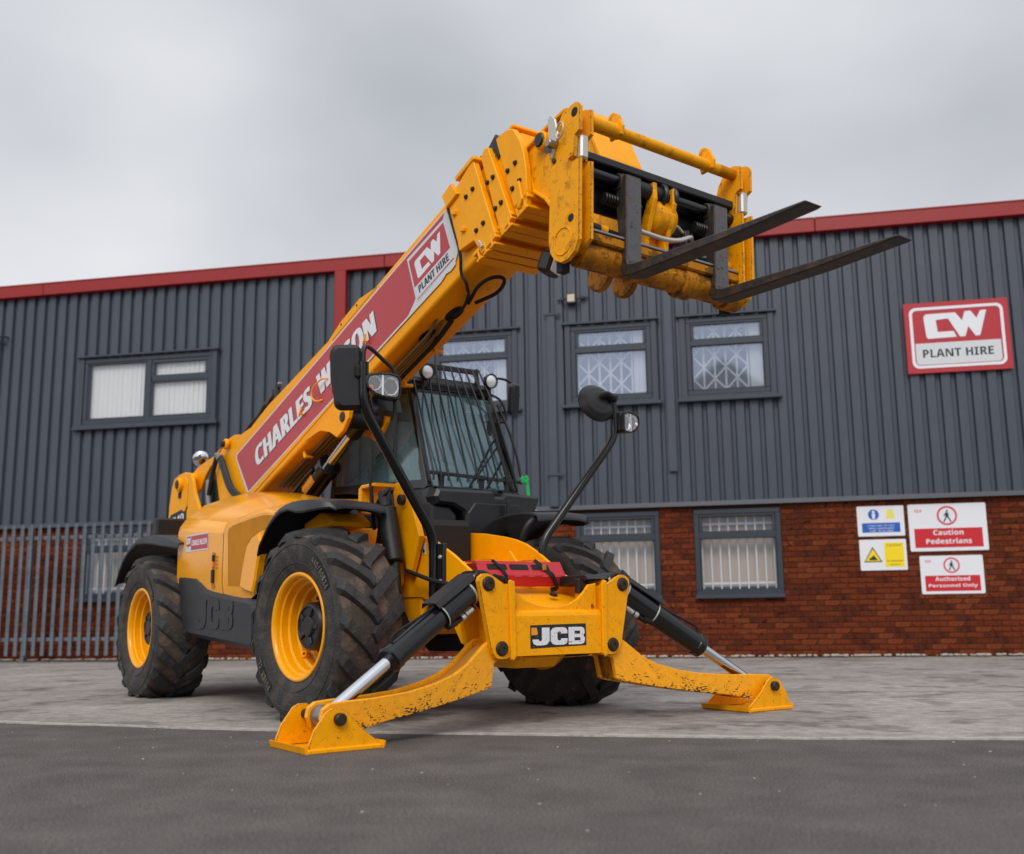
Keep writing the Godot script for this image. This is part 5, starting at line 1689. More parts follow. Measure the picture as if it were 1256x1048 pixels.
func head(bm: Node3D) -> void:
	var mb := MB.new()
	# goose neck of the inner section: two cheek plates joined by wrappers
	var ck := [V2(0.50, 3.74), V2(0.66, 3.78), V2(0.94, 3.862), V2(1.12, 3.90), V2(1.24, 3.86), V2(1.34, 3.72), V2(1.46, 3.46), V2(1.56, 3.10), V2(1.64, 2.90), V2(1.76, 2.76), V2(1.78, 2.68), V2(1.72, 2.63), V2(1.60, 2.64), V2(1.46, 2.76), V2(1.20, 3.04), V2(1.02, 3.22), V2(0.90, 3.36), V2(0.78, 3.45), V2(0.50, 3.40)]
	for s in [-1.0, 1.0]:
		if mb.edge == null: mb.edge = MB.new()
		mb.px(ck, s * 0.115, s * 0.145, 0.005)
	part(bm, "head_cheek", mb.mesh(M.yellow_grimy, M.worn_edge))
	mb = MB.new()
	var wr := [[0.50, 3.74], [0.94, 3.862], [1.12, 3.90], [1.24, 3.86], [1.34, 3.72], [1.46, 3.46], [1.56, 3.10]]
	for i in wr.size() - 1:
		var a := Vector3(0, wr[i][1] - 0.012, wr[i][0]); var b := Vector3(0, wr[i + 1][1] - 0.012, wr[i + 1][0])
		var d := b - a
		var tr := Transform3D(Basis(Vector3.RIGHT, atan2(-d.y, d.z)), (a + b) * 0.5)
		mb.box(Vector3.ZERO, Vector3(0.34, 0.025, d.length() + 0.01), 0.004, tr)
	var lw := [[0.78, 3.45], [0.90, 3.36], [1.02, 3.22], [1.20, 3.02], [1.42, 2.80], [1.50, 2.74]]
	for i in lw.size() - 1:
		var a := Vector3(0, lw[i][1], lw[i][0]); var b := Vector3(0, lw[i + 1][1], lw[i + 1][0])
		var d := b - a
		var tr := Transform3D(Basis(Vector3.RIGHT, atan2(-d.y, d.z)), (a + b) * 0.5)
		mb.box(Vector3.ZERO, Vector3(0.34, 0.02, d.length() + 0.012), 0.004, tr)
	mb.box(Vector3(0, 3.60, 0.62), Vector3(0.23, 0.34, 0.5), 0.01, Transform3D())
	part(bm, "head_wrapper", mb.mesh(M.yellow))
	mb = MB.new()
	for s in [-1.0, 1.0]:
		mb.cyl(Vector3(s * 0.145, 3.757, 0.90), Vector3(s * 0.20, 3.757, 0.90), 0.062, -1.0, 24, 0.008)
	part(bm, "pin_boss", mb.mesh(M.yellow))
	mb = MB.new()
	for s in [-1.0, 1.0]:
		mb.cyl(Vector3(s * 0.20, 3.757, 0.90), Vector3(s * 0.215, 3.757, 0.90), 0.048, -1.0, 24, 0.008)
		mb.hexbolt(Vector3(s * 0.146, 3.84, 1.0), Vector3(s, 0, 0), 0.016, 0.02)
	part(bm, "crowd_pin", mb.mesh(M.black))
	# warning triangle decal on the near cheek, work lamp below
	mb = MB.new()
	for e in [[V2(1.19, 3.62), V2(1.34, 3.50)], [V2(1.34, 3.50), V2(1.24, 3.42)], [V2(1.24, 3.42), V2(1.19, 3.62)]]:
		var d: Vector2 = (e[1] - e[0]).normalized().orthogonal() * 0.005
		mb.px([e[0] - d, e[1] - d, e[1] + d, e[0] + d], -0.1475, -0.1465, 0.0)
	part(bm, "warning_decal", mb.mesh(M.ink))
	mb = MB.new()
	var lt := Transform3D(Basis(Vector3.UP, 0.5) * Basis(Vector3.RIGHT, 0.35), Vector3(0.06, 3.02, 0.66))
	mb.box(Vector3.ZERO, Vector3(0.20, 0.15, 0.10), 0.02, lt)
	mb.box(Vector3(0, 0.12, -0.02), Vector3(0.05, 0.12, 0.03), 0.005, lt)
	part(bm, "work_lamp", mb.mesh(M.black))
	mb = MB.new()
	mb.box(Vector3(0, 0, 0.052), Vector3(0.15, 0.11, 0.01), 0.004, lt)
	part(bm, "work_lamp_lens", mb.mesh(M.reflector))

func lift_ram(bm: Node3D) -> void:
	var a := Vector3(0, 1.36, -3.75); var b := Vector3(0, 2.33, -1.90)
	var d := (b - a).normalized()
	var L := (b - a).length()
	var mb := MB.new()
	mb.cyl(a, a + d * 1.36, 0.095, -1.0, 28, 0.008)
	mb.cyl(a + d * 1.30, a + d * 1.40, 0.112, -1.0, 28, 0.012)
	mb.tube([a + d * 0.3 + Vector3(-0.11, 0.05, 0), a + d * 1.1 + Vector3(-0.11, 0.05, 0), a + d * 1.25 + Vector3(-0.10, 0.04, 0)], 0.016)
	var r := part(bm, "lift_ram", mb.mesh(M.black_gloss))
	mb = MB.new()
	mb.cyl(a + d * 1.40, b - d * 0.12, 0.05, -1.0, 28)
	part(bm, "ram_rod", mb.mesh(M.chrome))
	mb = MB.new()
	mb.cyl(b - d * 0.22, b - d * 0.05, 0.075, -1.0, 20, 0.01)
	mb.cyl(b + Vector3(-0.15, 0, 0), b + Vector3(0.15, 0, 0), 0.09, -1.0, 24, 0.008)
	part(bm, "ram_eye", mb.mesh(M.black))
	# yellow warning label wrapped on the cylinder
	mb = MB.new()
	var u := d.cross(Vector3.UP).normalized(); var w := u.cross(d)
	var rows := []
	for k in 7:
		var an := lerpf(-0.5, 0.9, k / 6.0)
		var n := (-u * -1.0 * cos(an) + w * -sin(an))
		n = (u * cos(an) * (1.0 if u.x < 0.0 else -1.0) - w * sin(an) * 0.6).normalized()
		rows.append([a + d * 0.98 + n * 0.0965, a + d * 1.20 + n * 0.0965])
	mb.grid(rows)
	part(bm, "ram_label", mb.mesh(mat("label_amber", s8(212, 138, 24), 0.5)))

# ---------------------------------------------------------------- fork carriage
func carriage() -> void:
	var o := Vector3(0, 3.0, 1.75)
	var c := holder(T, "fork_carriage", Transform3D(Basis(Vector3.BACK, -0.035), o))
	var outer := [V2(3.472, 1.82), V2(3.476, 1.85), V2(3.462, 1.88), V2(3.441, 1.893), V2(3.295, 1.893), V2(3.276, 1.856), V2(3.159, 1.845), V2(3.150, 1.80), V2(3.132, 1.80), V2(3.132, 1.893), V2(2.66, 1.893), V2(2.60, 1.86), V2(2.565, 1.80), V2(2.562, 1.74), V2(2.59, 1.68), V2(2.643, 1.64), V2(2.714, 1.622), V2(3.22, 1.636), V2(3.328, 1.662), V2(3.373, 1.69), V2(3.453, 1.737), V2(3.465, 1.78)]
	var po := []
	for q in outer: po.append(V2(q.y - o.z, q.x - o.y))
	var inner := [V2(3.462, 1.83), V2(3.44, 1.89), V2(3.29, 1.893), V2(3.27, 1.85), V2(3.15, 1.84), V2(3.13, 1.893), V2(2.68, 1.893), V2(2.62, 1.80), V2(2.62, 1.70), V2(2.72, 1.64), V2(3.2, 1.65), V2(3.36, 1.70), V2(3.45, 1.76)]
	var pi := []
	for q in inner: pi.append(V2(q.y - o.z, q.x - o.y))
	var mb: MB
	for s in [-1.0, 1.0]:
		mb = MB.new()
		mb.edge = MB.new()
		mb.px(po, s * 0.672, s * 0.70, 0.005)
		part(c, "side_plate", mb.mesh(M.yellow_grimy, M.worn_edge))
		mb = MB.new()
		mb.edge = MB.new()
		mb.px(pi, s * 0.592, s * 0.617, 0.005)
		part(c, "side_plate", mb.mesh(M.yellow_grimy, M.worn_edge))
		# spacer blocks, holes and welded end ring
		mb = MB.new()
		mb.box(Vector3(s * 0.645, 0.215, 0.085), Vector3(0.055, 0.14, 0.09), 0.01)
		part(c, "lock_block", mb.mesh(M.zinc))
		mb = MB.new()
		mb.box(Vector3(s * 0.645, -0.22, -0.06), Vector3(0.055, 0.5, 0.05), 0.0)
		mb.cyl(Vector3(s * 0.70, 0.415, 0.10), Vector3(s * 0.7015, 0.415, 0.10), 0.028, -1.0, 18)
		mb.cyl(Vector3(s * 0.70, -0.20, 0.075), Vector3(s * 0.7015, -0.20, 0.075), 0.024, -1.0, 18)
		part(c, "bolt_hole", mb.mesh(M.dark))
		mb = MB.new()
		var rg := []
		for k in 33:
			var a := TAU * k / 32.0
			rg.append(Vector3(s * 0.701, -0.316 + sin(a) * 0.078, 0.005 + cos(a) * 0.075))
		mb.tube(rg, 0.004, 0.0, 6)
		part(c, "weld_ring", mb.mesh(M.yellow_grimy))
	# locking pin with ring, rivet and the bent white tab
	mb = MB.new()
	mb.cyl(Vector3(-0.70, 0.277, -0.067), Vector3(-0.76, 0.277, -0.067), 0.024, -1.0, 16, 0.004)
	mb.cyl(Vector3(-0.73, 0.25, -0.09), Vector3(-0.75, 0.24, -0.085), 0.02, -1.0, 12)
	part(c, "locking_pin", mb.mesh(M.steel))
	mb = MB.new()
	var rg := []
	for k in 25:
		var a := TAU * k / 24.0
		rg.append(Vector3(-0.725 - 0.01 * cos(a), 0.335 + sin(a) * 0.045, 0.0 + cos(a) * 0.045))
	mb.tube(rg, 0.005, 0.0, 6)
	part(c, "pull_ring", mb.mesh(M.zinc))
	mb = MB.new()
	mb.cyl(Vector3(-0.70, 0.185, -0.075), Vector3(-0.71, 0.185, -0.075), 0.016, -1.0, 12, 0.003)
	part(c, "rivet", mb.mesh(M.bolt))
	mb = MB.new()
	mb.px([V2(-0.13, 0.45), V2(-0.10, 0.475), V2(-0.06, 0.43), V2(-0.03, 0.33), V2(-0.085, 0.20), V2(-0.10, 0.22)], -0.70, -0.685, 0.003)
	part(c, "white_tab", mb.mesh(M.zinc), moved(Vector3(-0.015, 0, 0)))
	# top tube with its lugs
	mb = MB.new()
	mb.cyl(Vector3(-0.60, 0.40, 0.08), Vector3(0.60, 0.40, 0.08), 0.036, -1.0, 24)
	mb.cyl(Vector3(-0.60, 0.40, 0.08), Vector3(-0.36, 0.40, 0.08), 0.043, -1.0, 24)
	mb.cyl(Vector3(0.45, 0.40, 0.08), Vector3(0.60, 0.40, 0.08), 0.036, -1.0, 24)
	part(c, "top_tube", mb.mesh(M.yellow_grimy))
	for x in [-0.37, 0.37]:
		mb = MB.new()
		mb.px([V2(0.03, 0.36), V2(0.13, 0.37), V2(0.14, 0.42), V2(0.10, 0.50), V2(0.06, 0.53), V2(0.02, 0.52), V2(0.0, 0.45)], x - 0.012, x + 0.012, 0.005)
		part(c, "tube_lug", mb.mesh(M.yellow_grimy))
	# upper cross bar, sliding shaft, black backing and springs
	mb = MB.new()
	mb.box(Vector3(0.0, 0.205, 0.01), Vector3(1.20, 0.05, 0.13), 0.008)
	mb.box(Vector3(0.0, 0.06, -0.05), Vector3(1.18, 0.25, 0.02), 0.005)
	part(c, "upper_beam", mb.mesh(M.black))
	mb = MB.new()
	mb.cyl(Vector3(-0.59, 0.115, 0.045), Vector3(0.59, 0.115, 0.045), 0.036, -1.0, 24)
	part(c, "fork_shaft", mb.mesh(M.black_gloss))
	mb = MB.new()
	for x in [-0.43, 0.29]:
		for k in 14:
			mb.cyl(Vector3(x + k * 0.02, -0.0, 0.03), Vector3(x + k * 0.02 + 0.011, -0.0, 0.03), 0.036, -1.0, 14, 0.004)
	for x in [-0.02, 0.06]:
		mb.cyl(Vector3(x, 0.115, 0.045), Vector3(x + 0.03, 0.115, 0.045), 0.075, -1.0, 24, 0.008)
	mb.cyl(Vector3(-0.20, 0.115, 0.045), Vector3(-0.02, 0.115, 0.045), 0.05, -1.0, 20)
	part(c, "spring", mb.mesh(M.black))
	# bent centre straps
	for x in [-0.09, 0.065]:
		mb = MB.new()
		mb.px([V2(0.06, 0.16), V2(0.10, 0.16), V2(0.105, 0.06), V2(0.03, -0.17), V2(0.03, -0.30), V2(0.10, -0.36), V2(0.06, -0.40), V2(-0.06, -0.36), V2(-0.05, -0.15), V2(0.03, 0.03)], x - 0.016, x + 0.016, 0.005)
		part(c, "centre_strap", mb.mesh(M.yellow_grimy))
	mb = MB.new()
	mb.box(Vector3(0, -0.17, -0.07), Vector3(0.24, 0.32, 0.05), 0.01)
	mb.lathe([[0.10, 0.0], [0.12, 0.05], [0.12, 0.16], [0.10, 0.2]], Vector3(-0.08, 0.0, -0.03), Vector3(1, 0, 0), 24)
	part(c, "centre_block", mb.mesh(M.yellow_grimy))
	# lower tube with flat rail and collars
	mb = MB.new()
	mb.cyl(Vector3(-0.60, -0.36, 0.01), Vector3(0.66, -0.36, 0.01), 0.082, -1.0, 32)
	mb.box(Vector3(0.0, -0.285, 0.06), Vector3(1.20, 0.06, 0.10), 0.01)
	part(c, "lower_tube", mb.mesh(M.yellow_rusty))
	for q in [[0.16, 0.10], [0.54, 0.13]]:
		mb = MB.new()
		mb.cyl(Vector3(q[0], -0.365, 0.005), Vector3(q[0] + q[1], -0.365, 0.005), 0.098, -1.0, 32, 0.008)
		part(c, "tube_collar", mb.mesh(M.yellow_rusty))
	mb = MB.new()
	mb.box(Vector3(0.0, -0.248, 0.07), Vector3(1.18, 0.016, 0.09), 0.004)
	part(c, "wear_rail", mb.mesh(M.steel))
	mb = MB.new()
	for x in [-0.29, -0.10]:
		var lp := PackedVector2Array()
		for q in circle(-0.16, -0.385, 0.085, 20): lp.append(V2(q.x * 1.15, q.y))
		mb.px(lp, x, x + 0.045, 0.008)
	part(c, "pivot_lug", mb.mesh(M.yellow_rusty))
	# side hydraulic couplers, hose and clip
	mb = MB.new()
	for s in [-1.0, 1.0]:
		mb.cyl(Vector3(s * 0.59, -0.19, 0.03), Vector3(s * 0.53, -0.19, 0.03), 0.03, -1.0, 16, 0.004)
		mb.cyl(Vector3(s * 0.46, -0.195, 0.03), Vector3(s * 0.41, -0.195, 0.03), 0.03, -1.0, 8, 0.004)
	part(c, "coupler", mb.mesh(M.yellow_grimy))
	mb = MB.new()
	for s in [-1.0, 1.0]:
		mb.cyl(Vector3(s * 0.53, -0.19, 0.03), Vector3(s * 0.46, -0.195, 0.03), 0.025, -1.0, 16, 0.003)
		mb.cyl(Vector3(s * 0.41, -0.195, 0.03), Vector3(s * 0.33, -0.20, 0.03), 0.018, -1.0, 12)
	mb.tube([Vector3(0.27, -0.02, 0.0), Vector3(0.28, -0.15, 0.02), Vector3(0.26, -0.28, 0.03)], 0.008)
	mb.tube([Vector3(0.30, -0.02, 0.0), Vector3(0.31, -0.15, 0.02), Vector3(0.33, -0.26, 0.03)], 0.008)
	part(c, "coupler_sleeve", mb.mesh(M.black))
	mb = MB.new()
	mb.tube([Vector3(-0.22, -0.175, 0.11), Vector3(-0.02, -0.185, 0.12), Vector3(0.08, -0.165, 0.12), Vector3(0.21, -0.10, 0.09), Vector3(0.235, -0.105, 0.06)], 0.014, 0.06)
	mb.tube([Vector3(0.03, -0.02, 0.03), Vector3(0.14, -0.03, 0.04), Vector3(0.20, -0.06, 0.03)], 0.008, 0.05)
	part(c, "hydraulic_pipe", mb.mesh(M.zinc))
	mb = MB.new()
	mb.px([V2(0.0, -0.03), V2(0.05, -0.05), V2(0.06, -0.18), V2(0.04, -0.26), V2(-0.02, -0.26), V2(-0.01, -0.1)], 0.20, 0.24, 0.006)
	part(c, "spring_bracket", mb.mesh(M.fork_rust))
	# the forks
	for q in [[-0.285, 0.0], [0.425, 0.0]]:
		var x: float = q[0]
		mb = MB.new()
		# shank and blade as one bent bar: outline in (z, y)
		var zb := 1.88 - o.z
		var up := [V2(zb + 0.0, 0.135), V2(zb, -0.375), V2(zb + 0.012, -0.402), V2(zb + 0.045, -0.412), V2(zb + 0.7, -0.425), V2(zb + 1.235, -0.43), V2(zb + 1.25, -0.44), V2(zb + 1.225, -0.447), V2(zb + 0.75, -0.468), V2(zb + 0.03, -0.475), V2(zb - 0.035, -0.463), V2(zb - 0.056, -0.42), V2(zb - 0.056, 0.135)]
		mb.px(up, x - 0.058, x + 0.058, 0.006)
		mb.cyl(Vector3(x - 0.062, 0.115, zb - 0.085), Vector3(x + 0.058, 0.115, zb - 0.085), 0.052, -1.0, 24, 0.006)
		mb.px([V2(zb - 0.05, 0.16), V2(zb - 0.11, 0.10), V2(zb - 0.085, -0.20), V2(zb - 0.05, -0.27)], x - 0.05, x + 0.05, 0.006)
		var face := MB.new()
		face.pz([V2(x - 0.052, -0.392), V2(x + 0.052, -0.385), V2(x + 0.052, 0.128), V2(x - 0.052, 0.128)], zb + 0.0002, zb + 0.0012, 0.0)
		mb.edge = face
		part(c, "fork", mb.mesh(M.fork_rust, M.fork_steel))
		# chamfered tip
	# fork tips tapered in plan

# ---------------------------------------------------------------- cab
func bar(mb: MB, a: Vector3, b: Vector3, w: float, d: float, bev := 0.006) -> void:
	# square-section post from a to b
	var z := (b - a).normalized()
	var x := Vector3.UP.cross(z)
	if x.length() < 0.1: x = Vector3(1, 0, 0)
	x = (Vector3(1, 0, 0) - z * z.x).normalized() if absf(z.x) < 0.9 else Vector3(0, 0, 1)
	var y := z.cross(x)
	mb.box(Vector3.ZERO, Vector3(w, d, (b - a).length()), bev, Transform3D(Basis(x, y, z), (a + b) * 0.5))

func sheet(mb: MB, a: Vector3, b: Vector3, c: Vector3, d: Vector3) -> void:
	mb.quad(a, b, c, d)

func cab() -> void:
	var xl := 0.29; var xr := 1.22
	# corners: front bottom, front top, rear top, rear bottom
	var fb := Vector2(-1.36, 1.70); var ft := Vector2(-1.70, 2.60); var rt := Vector2(-2.95, 2.60); var rb := Vector2(-3.05, 1.75)
	var mb := MB.new()
	for x in [xl + 0.03, xr - 0.03]:
		bar(mb, Vector3(x, 1.35, -1.30), Vector3(x, fb.y, fb.x), 0.06, 0.10)
		bar(mb, Vector3(x, fb.y, fb.x), Vector3(x - signf(x - 0.75) * 0.03, ft.y, ft.x), 0.055, 0.075)
		bar(mb, Vector3(x, rb.y, rb.x), Vector3(x - signf(x - 0.75) * 0.03, rt.y, rt.x), 0.06, 0.10)
		bar(mb, Vector3(x - signf(x - 0.75) * 0.03, ft.y, ft.x), Vector3(x - signf(x - 0.75) * 0.03, rt.y, rt.x), 0.07, 0.09)
		bar(mb, Vector3(x, 1.74, -1.35), Vector3(x, 1.84, -3.05), 0.05, 0.08)
	mb.box(Vector3(0.755, 2.60, -1.72), Vector3(0.86, 0.07, 0.07), 0.01)
	mb.box(Vector3(0.755, 2.60, -2.95), Vector3(0.86, 0.07, 0.08), 0.01)
	mb.box(Vector3(0.755, 1.78, -3.05), Vector3(0.86, 0.08, 0.08), 0.01)
	mb.box(Vector3(0.755, 1.70, -1.36), Vector3(0.90, 0.05, 0.06), 0.01)
	var cb := part(T, "cab", mb.mesh(M.black_gloss))
	mb = MB.new()
	mb.prism(PackedVector2Array([V2(-1.66, 2.61), V2(-1.72, 2.72), V2(-1.95, 2.77), V2(-2.8, 2.77), V2(-3.0, 2.70), V2(-3.02, 2.62)]), Vector3(xl + 0.02, 0, 0), Vector3(0, 0, 1), Vector3(0, 1, 0), Vector3(xr - xl - 0.04, 0, 0), 0.02)
	part(cb, "roof", mb.mesh(M.plastic))
	# lower body, side and rear panels
	mb = MB.new()
	mb.box(Vector3(0.755, 1.42, -2.2), Vector3(0.92, 0.62, 1.66), 0.03)
	part(cb, "cab_base", mb.mesh(M.plastic))
	mb = MB.new()
	mb.quad(Vector3(xl + 0.02, 1.71, fb.x + 0.005), Vector3(xr - 0.02, 1.71, fb.x + 0.005), Vector3(xr - 0.05, ft.y, ft.x + 0.005), Vector3(xl + 0.05, ft.y, ft.x + 0.005))
	part(cb, "windscreen", mb.mesh(M.cab_glass))
	mb = MB.new()
	mb.quad(Vector3(xl + 0.005, 1.80, -3.03), Vector3(xl + 0.005, 1.74, -1.38), Vector3(xl + 0.03, ft.y, ft.x), Vector3(xl + 0.03, rt.y, rt.x))
	part(cb, "side_pane", mb.mesh(M.cab_glass))
	mb = MB.new()
	mb.quad(Vector3(xr - 0.005, 1.74, -1.38), Vector3(xr - 0.005, 1.80, -3.03), Vector3(xr - 0.03, rt.y, rt.x), Vector3(xr - 0.03, ft.y, ft.x))
	part(cb, "side_pane", mb.mesh(M.cab_glass))
	mb = MB.new()
	mb.quad(Vector3(xr, 1.8, -3.05), Vector3(xl, 1.8, -3.05), Vector3(xl + 0.03, rt.y, rt.x), Vector3(xr - 0.03, rt.y, rt.x))
	part(cb, "rear_pane", mb.mesh(M.cab_glass))
	# sun blind band under the roof edge, interior mirror
	mb = MB.new()
	mb.box(Vector3(0.72, 2.53, -1.72), Vector3(0.80, 0.09, 0.02), 0.006)
	mb.box(Vector3(0.75, 2.56, -2.3), Vector3(0.84, 0.05, 1.1), 0.01)
	part(cb, "headliner", mb.mesh(M.dark))
	mb = MB.new()
	mb.box(Vector3(0.98, 2.40, -1.78), Vector3(0.15, 0.10, 0.02), 0.008)
	part(cb, "inside_mirror", mb.mesh(M.dark))
	# seat, steering wheel, dash
	mb = MB.new()
	mb.box(Vector3(0.74, 1.98, -2.58), Vector3(0.46, 0.62, 0.12), 0.055, Transform3D(Basis(Vector3.RIGHT, -0.08), Vector3(0, 0, 0)))
	mb.box(Vector3(0.74, 2.10, -2.75), Vector3(0.30, 0.2, 0.10), 0.045)
	mb.box(Vector3(0.74, 1.72, -2.30), Vector3(0.48, 0.14, 0.52), 0.05)
	part(cb, "seat", mb.mesh(M.dark))
	mb = MB.new()
	var rg := []
	for k in 25:
		var a := TAU * k / 24.0
		rg.append(Vector3(0.74 + cos(a) * 0.18, 1.92 + sin(a) * 0.11, -1.75 - sin(a) * 0.14))
	mb.tube(rg, 0.014, 0.0, 8)
	mb.cyl(Vector3(0.74, 1.6, -1.6), Vector3(0.74, 1.92, -1.75), 0.025)
	mb.box(Vector3(0.74, 1.92, -1.75), Vector3(0.32, 0.03, 0.04), 0.01)
	mb.box(Vector3(0.75, 1.66, -1.55), Vector3(0.8, 0.16, 0.24), 0.04)
	part(cb, "steering_wheel", mb.mesh(M.dark))
	mb = MB.new()
	mb.box(Vector3(0.33, 1.86, -1.95), Vector3(0.004, 0.20, 0.15), 0.001)
	part(cb, "paper_notice", mb.mesh(mat("pale_green", s8(150, 176, 160), 0.7)))
	# black nose panel below the windscreen
	mb = MB.new()
	mb.pz([V2(0.27, 1.62), V2(0.30, 1.685), V2(0.84, 1.69), V2(0.87, 1.645), V2(0.93, 1.645), V2(0.96, 1.68), V2(1.31, 1.67), V2(1.335, 1.65), V2(1.22, 1.36), V2(1.0, 1.33), V2(0.60, 1.33), V2(0.55, 1.50), V2(0.45, 1.55), V2(0.30, 1.56)], -1.34, -1.16, 0.025)
	mb.pz([V2(0.27, 1.56), V2(0.45, 1.55), V2(0.52, 1.48), V2(0.52, 1.2), V2(0.27, 1.2)], -1.34, -1.22, 0.02)
	part(cb, "nose_panel", mb.mesh(M.plastic))
	mb = MB.new()
	mb.pz([V2(0.56, 1.50), V2(0.64, 1.60), V2(1.12, 1.60), V2(1.18, 1.50), V2(1.14, 1.20), V2(0.56, 1.20)], -1.20, -1.15, 0.03)
	mb.box(Vector3(0.44, 1.34, -1.12), Vector3(0.16, 0.12, 0.06), 0.015)
	mb.box(Vector3(0.95, 1.40, -1.10), Vector3(0.035, 0.42, 0.03), 0.01)
	part(cb, "nose_inset", mb.mesh(M.black))
	mb = MB.new()
	for q in [[0.84, 1.44], [0.83, 1.28], [1.27, 1.545]]:
		mb.cyl(Vector3(q[0], q[1], -1.15), Vector3(q[0], q[1], -1.142), 0.008, -1.0, 10)
	part(cb, "screw", mb.mesh(M.zinc))
	# windscreen guard: strip below, hoop above, upright rods bent over at the top
	mb = MB.new()
	bar(mb, Vector3(0.28, 1.825, -1.27), Vector3(1.22, 1.79, -1.27), 0.012, 0.03, 0.003)
	bar(mb, Vector3(0.52, 2.83, -1.72), Vector3(1.03, 2.83, -1.72), 0.02, 0.05, 0.004)
	bar(mb, Vector3(0.30, 2.66, -1.66), Vector3(1.14, 2.655, -1.66), 0.02, 0.03, 0.004)
	bar(mb, Vector3(0.52, 2.72, -1.74), Vector3(1.05, 2.72, -1.74), 0.02, 0.03, 0.004)
	for q in [[0.40, -1.36], [0.80, -1.36], [1.06, -1.36]]:
		mb.pz([V2(q[0] - 0.035, 1.83), V2(q[0] + 0.035, 1.83), V2(q[0] + 0.025, 1.70), V2(q[0] - 0.02, 1.70)], -1.285, -1.279, 0.0)
	for x in [0.50, 1.05]:
		mb.px([V2(-1.74, 2.86), V2(-1.70, 2.86), V2(-1.66, 2.66), V2(-1.74, 2.62)], x - 0.006, x + 0.006, 0.0)
	for x in [1.15, 1.21]:
		bar(mb, Vector3(x, 1.72, -1.33), Vector3(x - 0.07, 2.5, -1.58), 0.016, 0.02, 0.003)
	var gd := part(cb, "windscreen_guard", mb.mesh(M.black))
	var xs := [0.316, 0.39, 0.46, 0.55, 0.65, 0.755, 0.86, 0.955, 1.05, 1.14]
	for i in xs.size():
		mb = MB.new()
		var x: float = xs[i]
		var xm: float = x - 0.03 + (0.0 if i < 6 else -0.012 * (i - 5))
		var xt: float = lerpf(0.36, 1.05, i / 9.0)
		var ytop := 2.68 if i < 2 else 2.84
		mb.tube([Vector3(x, 1.76, -1.262), Vector3(x, 1.83, -1.262), Vector3(xm, 2.50, -1.475), Vector3(xt, ytop, -1.68 if i > 1 else -1.66)], 0.0085, 0.12, 8)
		part(cb, "guard_rod", mb.mesh(M.black))
	# wipers
	mb = MB.new()
	mb.tube([Vector3(0.72, 1.72, -1.345), Vector3(1.10, 2.18, -1.525), Vector3(1.14, 2.20, -1.53)], 0.008, 0.03, 8)
	mb.tube([Vector3(0.80, 1.80, -1.375), Vector3(1.12, 2.12, -1.50)], 0.006)
	mb.tube([Vector3(0.90, 1.72, -1.345), Vector3(1.16, 2.02, -1.46)], 0.008)
	part(cb, "wiper", mb.mesh(M.dark))
	# roof lamps
	for q in [[0.43, 2.735, -1.57], [1.10, 2.73, -1.58]]:
		mb = MB.new()
		var o := Vector3(q[0], q[1], q[2])
		var d := Vector3(0.05, -0.12, 1).normalized()
		mb.lathe([[0.0, -0.05], [0.035, -0.048], [0.06, -0.02], [0.068, 0.02], [0.068, 0.035], [0.060, 0.035], [0.058, 0.02]], o, d, 28)
		mb.box(o + Vector3(0, -0.09, -0.03), Vector3(0.05, 0.1, 0.05), 0.008)
		var l := part(cb, "roof_lamp", mb.mesh(M.black))
		mb = MB.new()
		mb.lathe([[0.058, 0.025], [0.045, 0.032], [0.02, 0.036], [0.0, 0.037]], o, d, 28, true)
		part(cb, "roof_lamp_lens", mb.mesh(M.reflector))
	# far mirror on its arm, grab hoop beside the windscreen
	mb = MB.new()
	mb.tube([Vector3(1.13, 2.73, -1.62), Vector3(1.25, 2.80, -1.68), Vector3(1.42, 2.79, -1.70), Vector3(1.52, 2.66, -1.70)], 0.012, 0.08)
	mb.tube([Vector3(1.10, 2.62, -1.60), Vector3(1.20, 2.57, -1.55), Vector3(1.245, 2.45, -1.53), Vector3(1.245, 2.36, -1.53), Vector3(1.17, 2.36, -1.55)], 0.011, 0.05)
	mb.tube([Vector3(1.20, 2.56, -1.55), Vector3(1.19, 2.46, -1.54), Vector3(1.13, 2.44, -1.54)], 0.008, 0.03)
	mb.tube([Vector3(1.17, 2.52, -1.56), Vector3(1.235, 2.25, -1.46), Vector3(1.26, 2.0, -1.38), Vector3(1.25, 1.85, -1.33)], 0.012, 0.1)
	part(cb, "mirror_arm", mb.mesh(M.black))
	mb = MB.new()
	var mt := Transform3D(Basis(Vector3.UP, 0.55) * Basis(Vector3.BACK, 0.12) * Basis(Vector3.RIGHT, 0.1), Vector3(1.44, 2.62, -1.70))
	mb.prism(rrect(-0.085, -0.15, 0.085, 0.15, 0.05), mt * Vector3(0, 0, -0.02), mt.basis.x, mt.basis.y, mt.basis.z * 0.06, 0.02)
	part(cb, "door_mirror", mb.mesh(M.plastic))

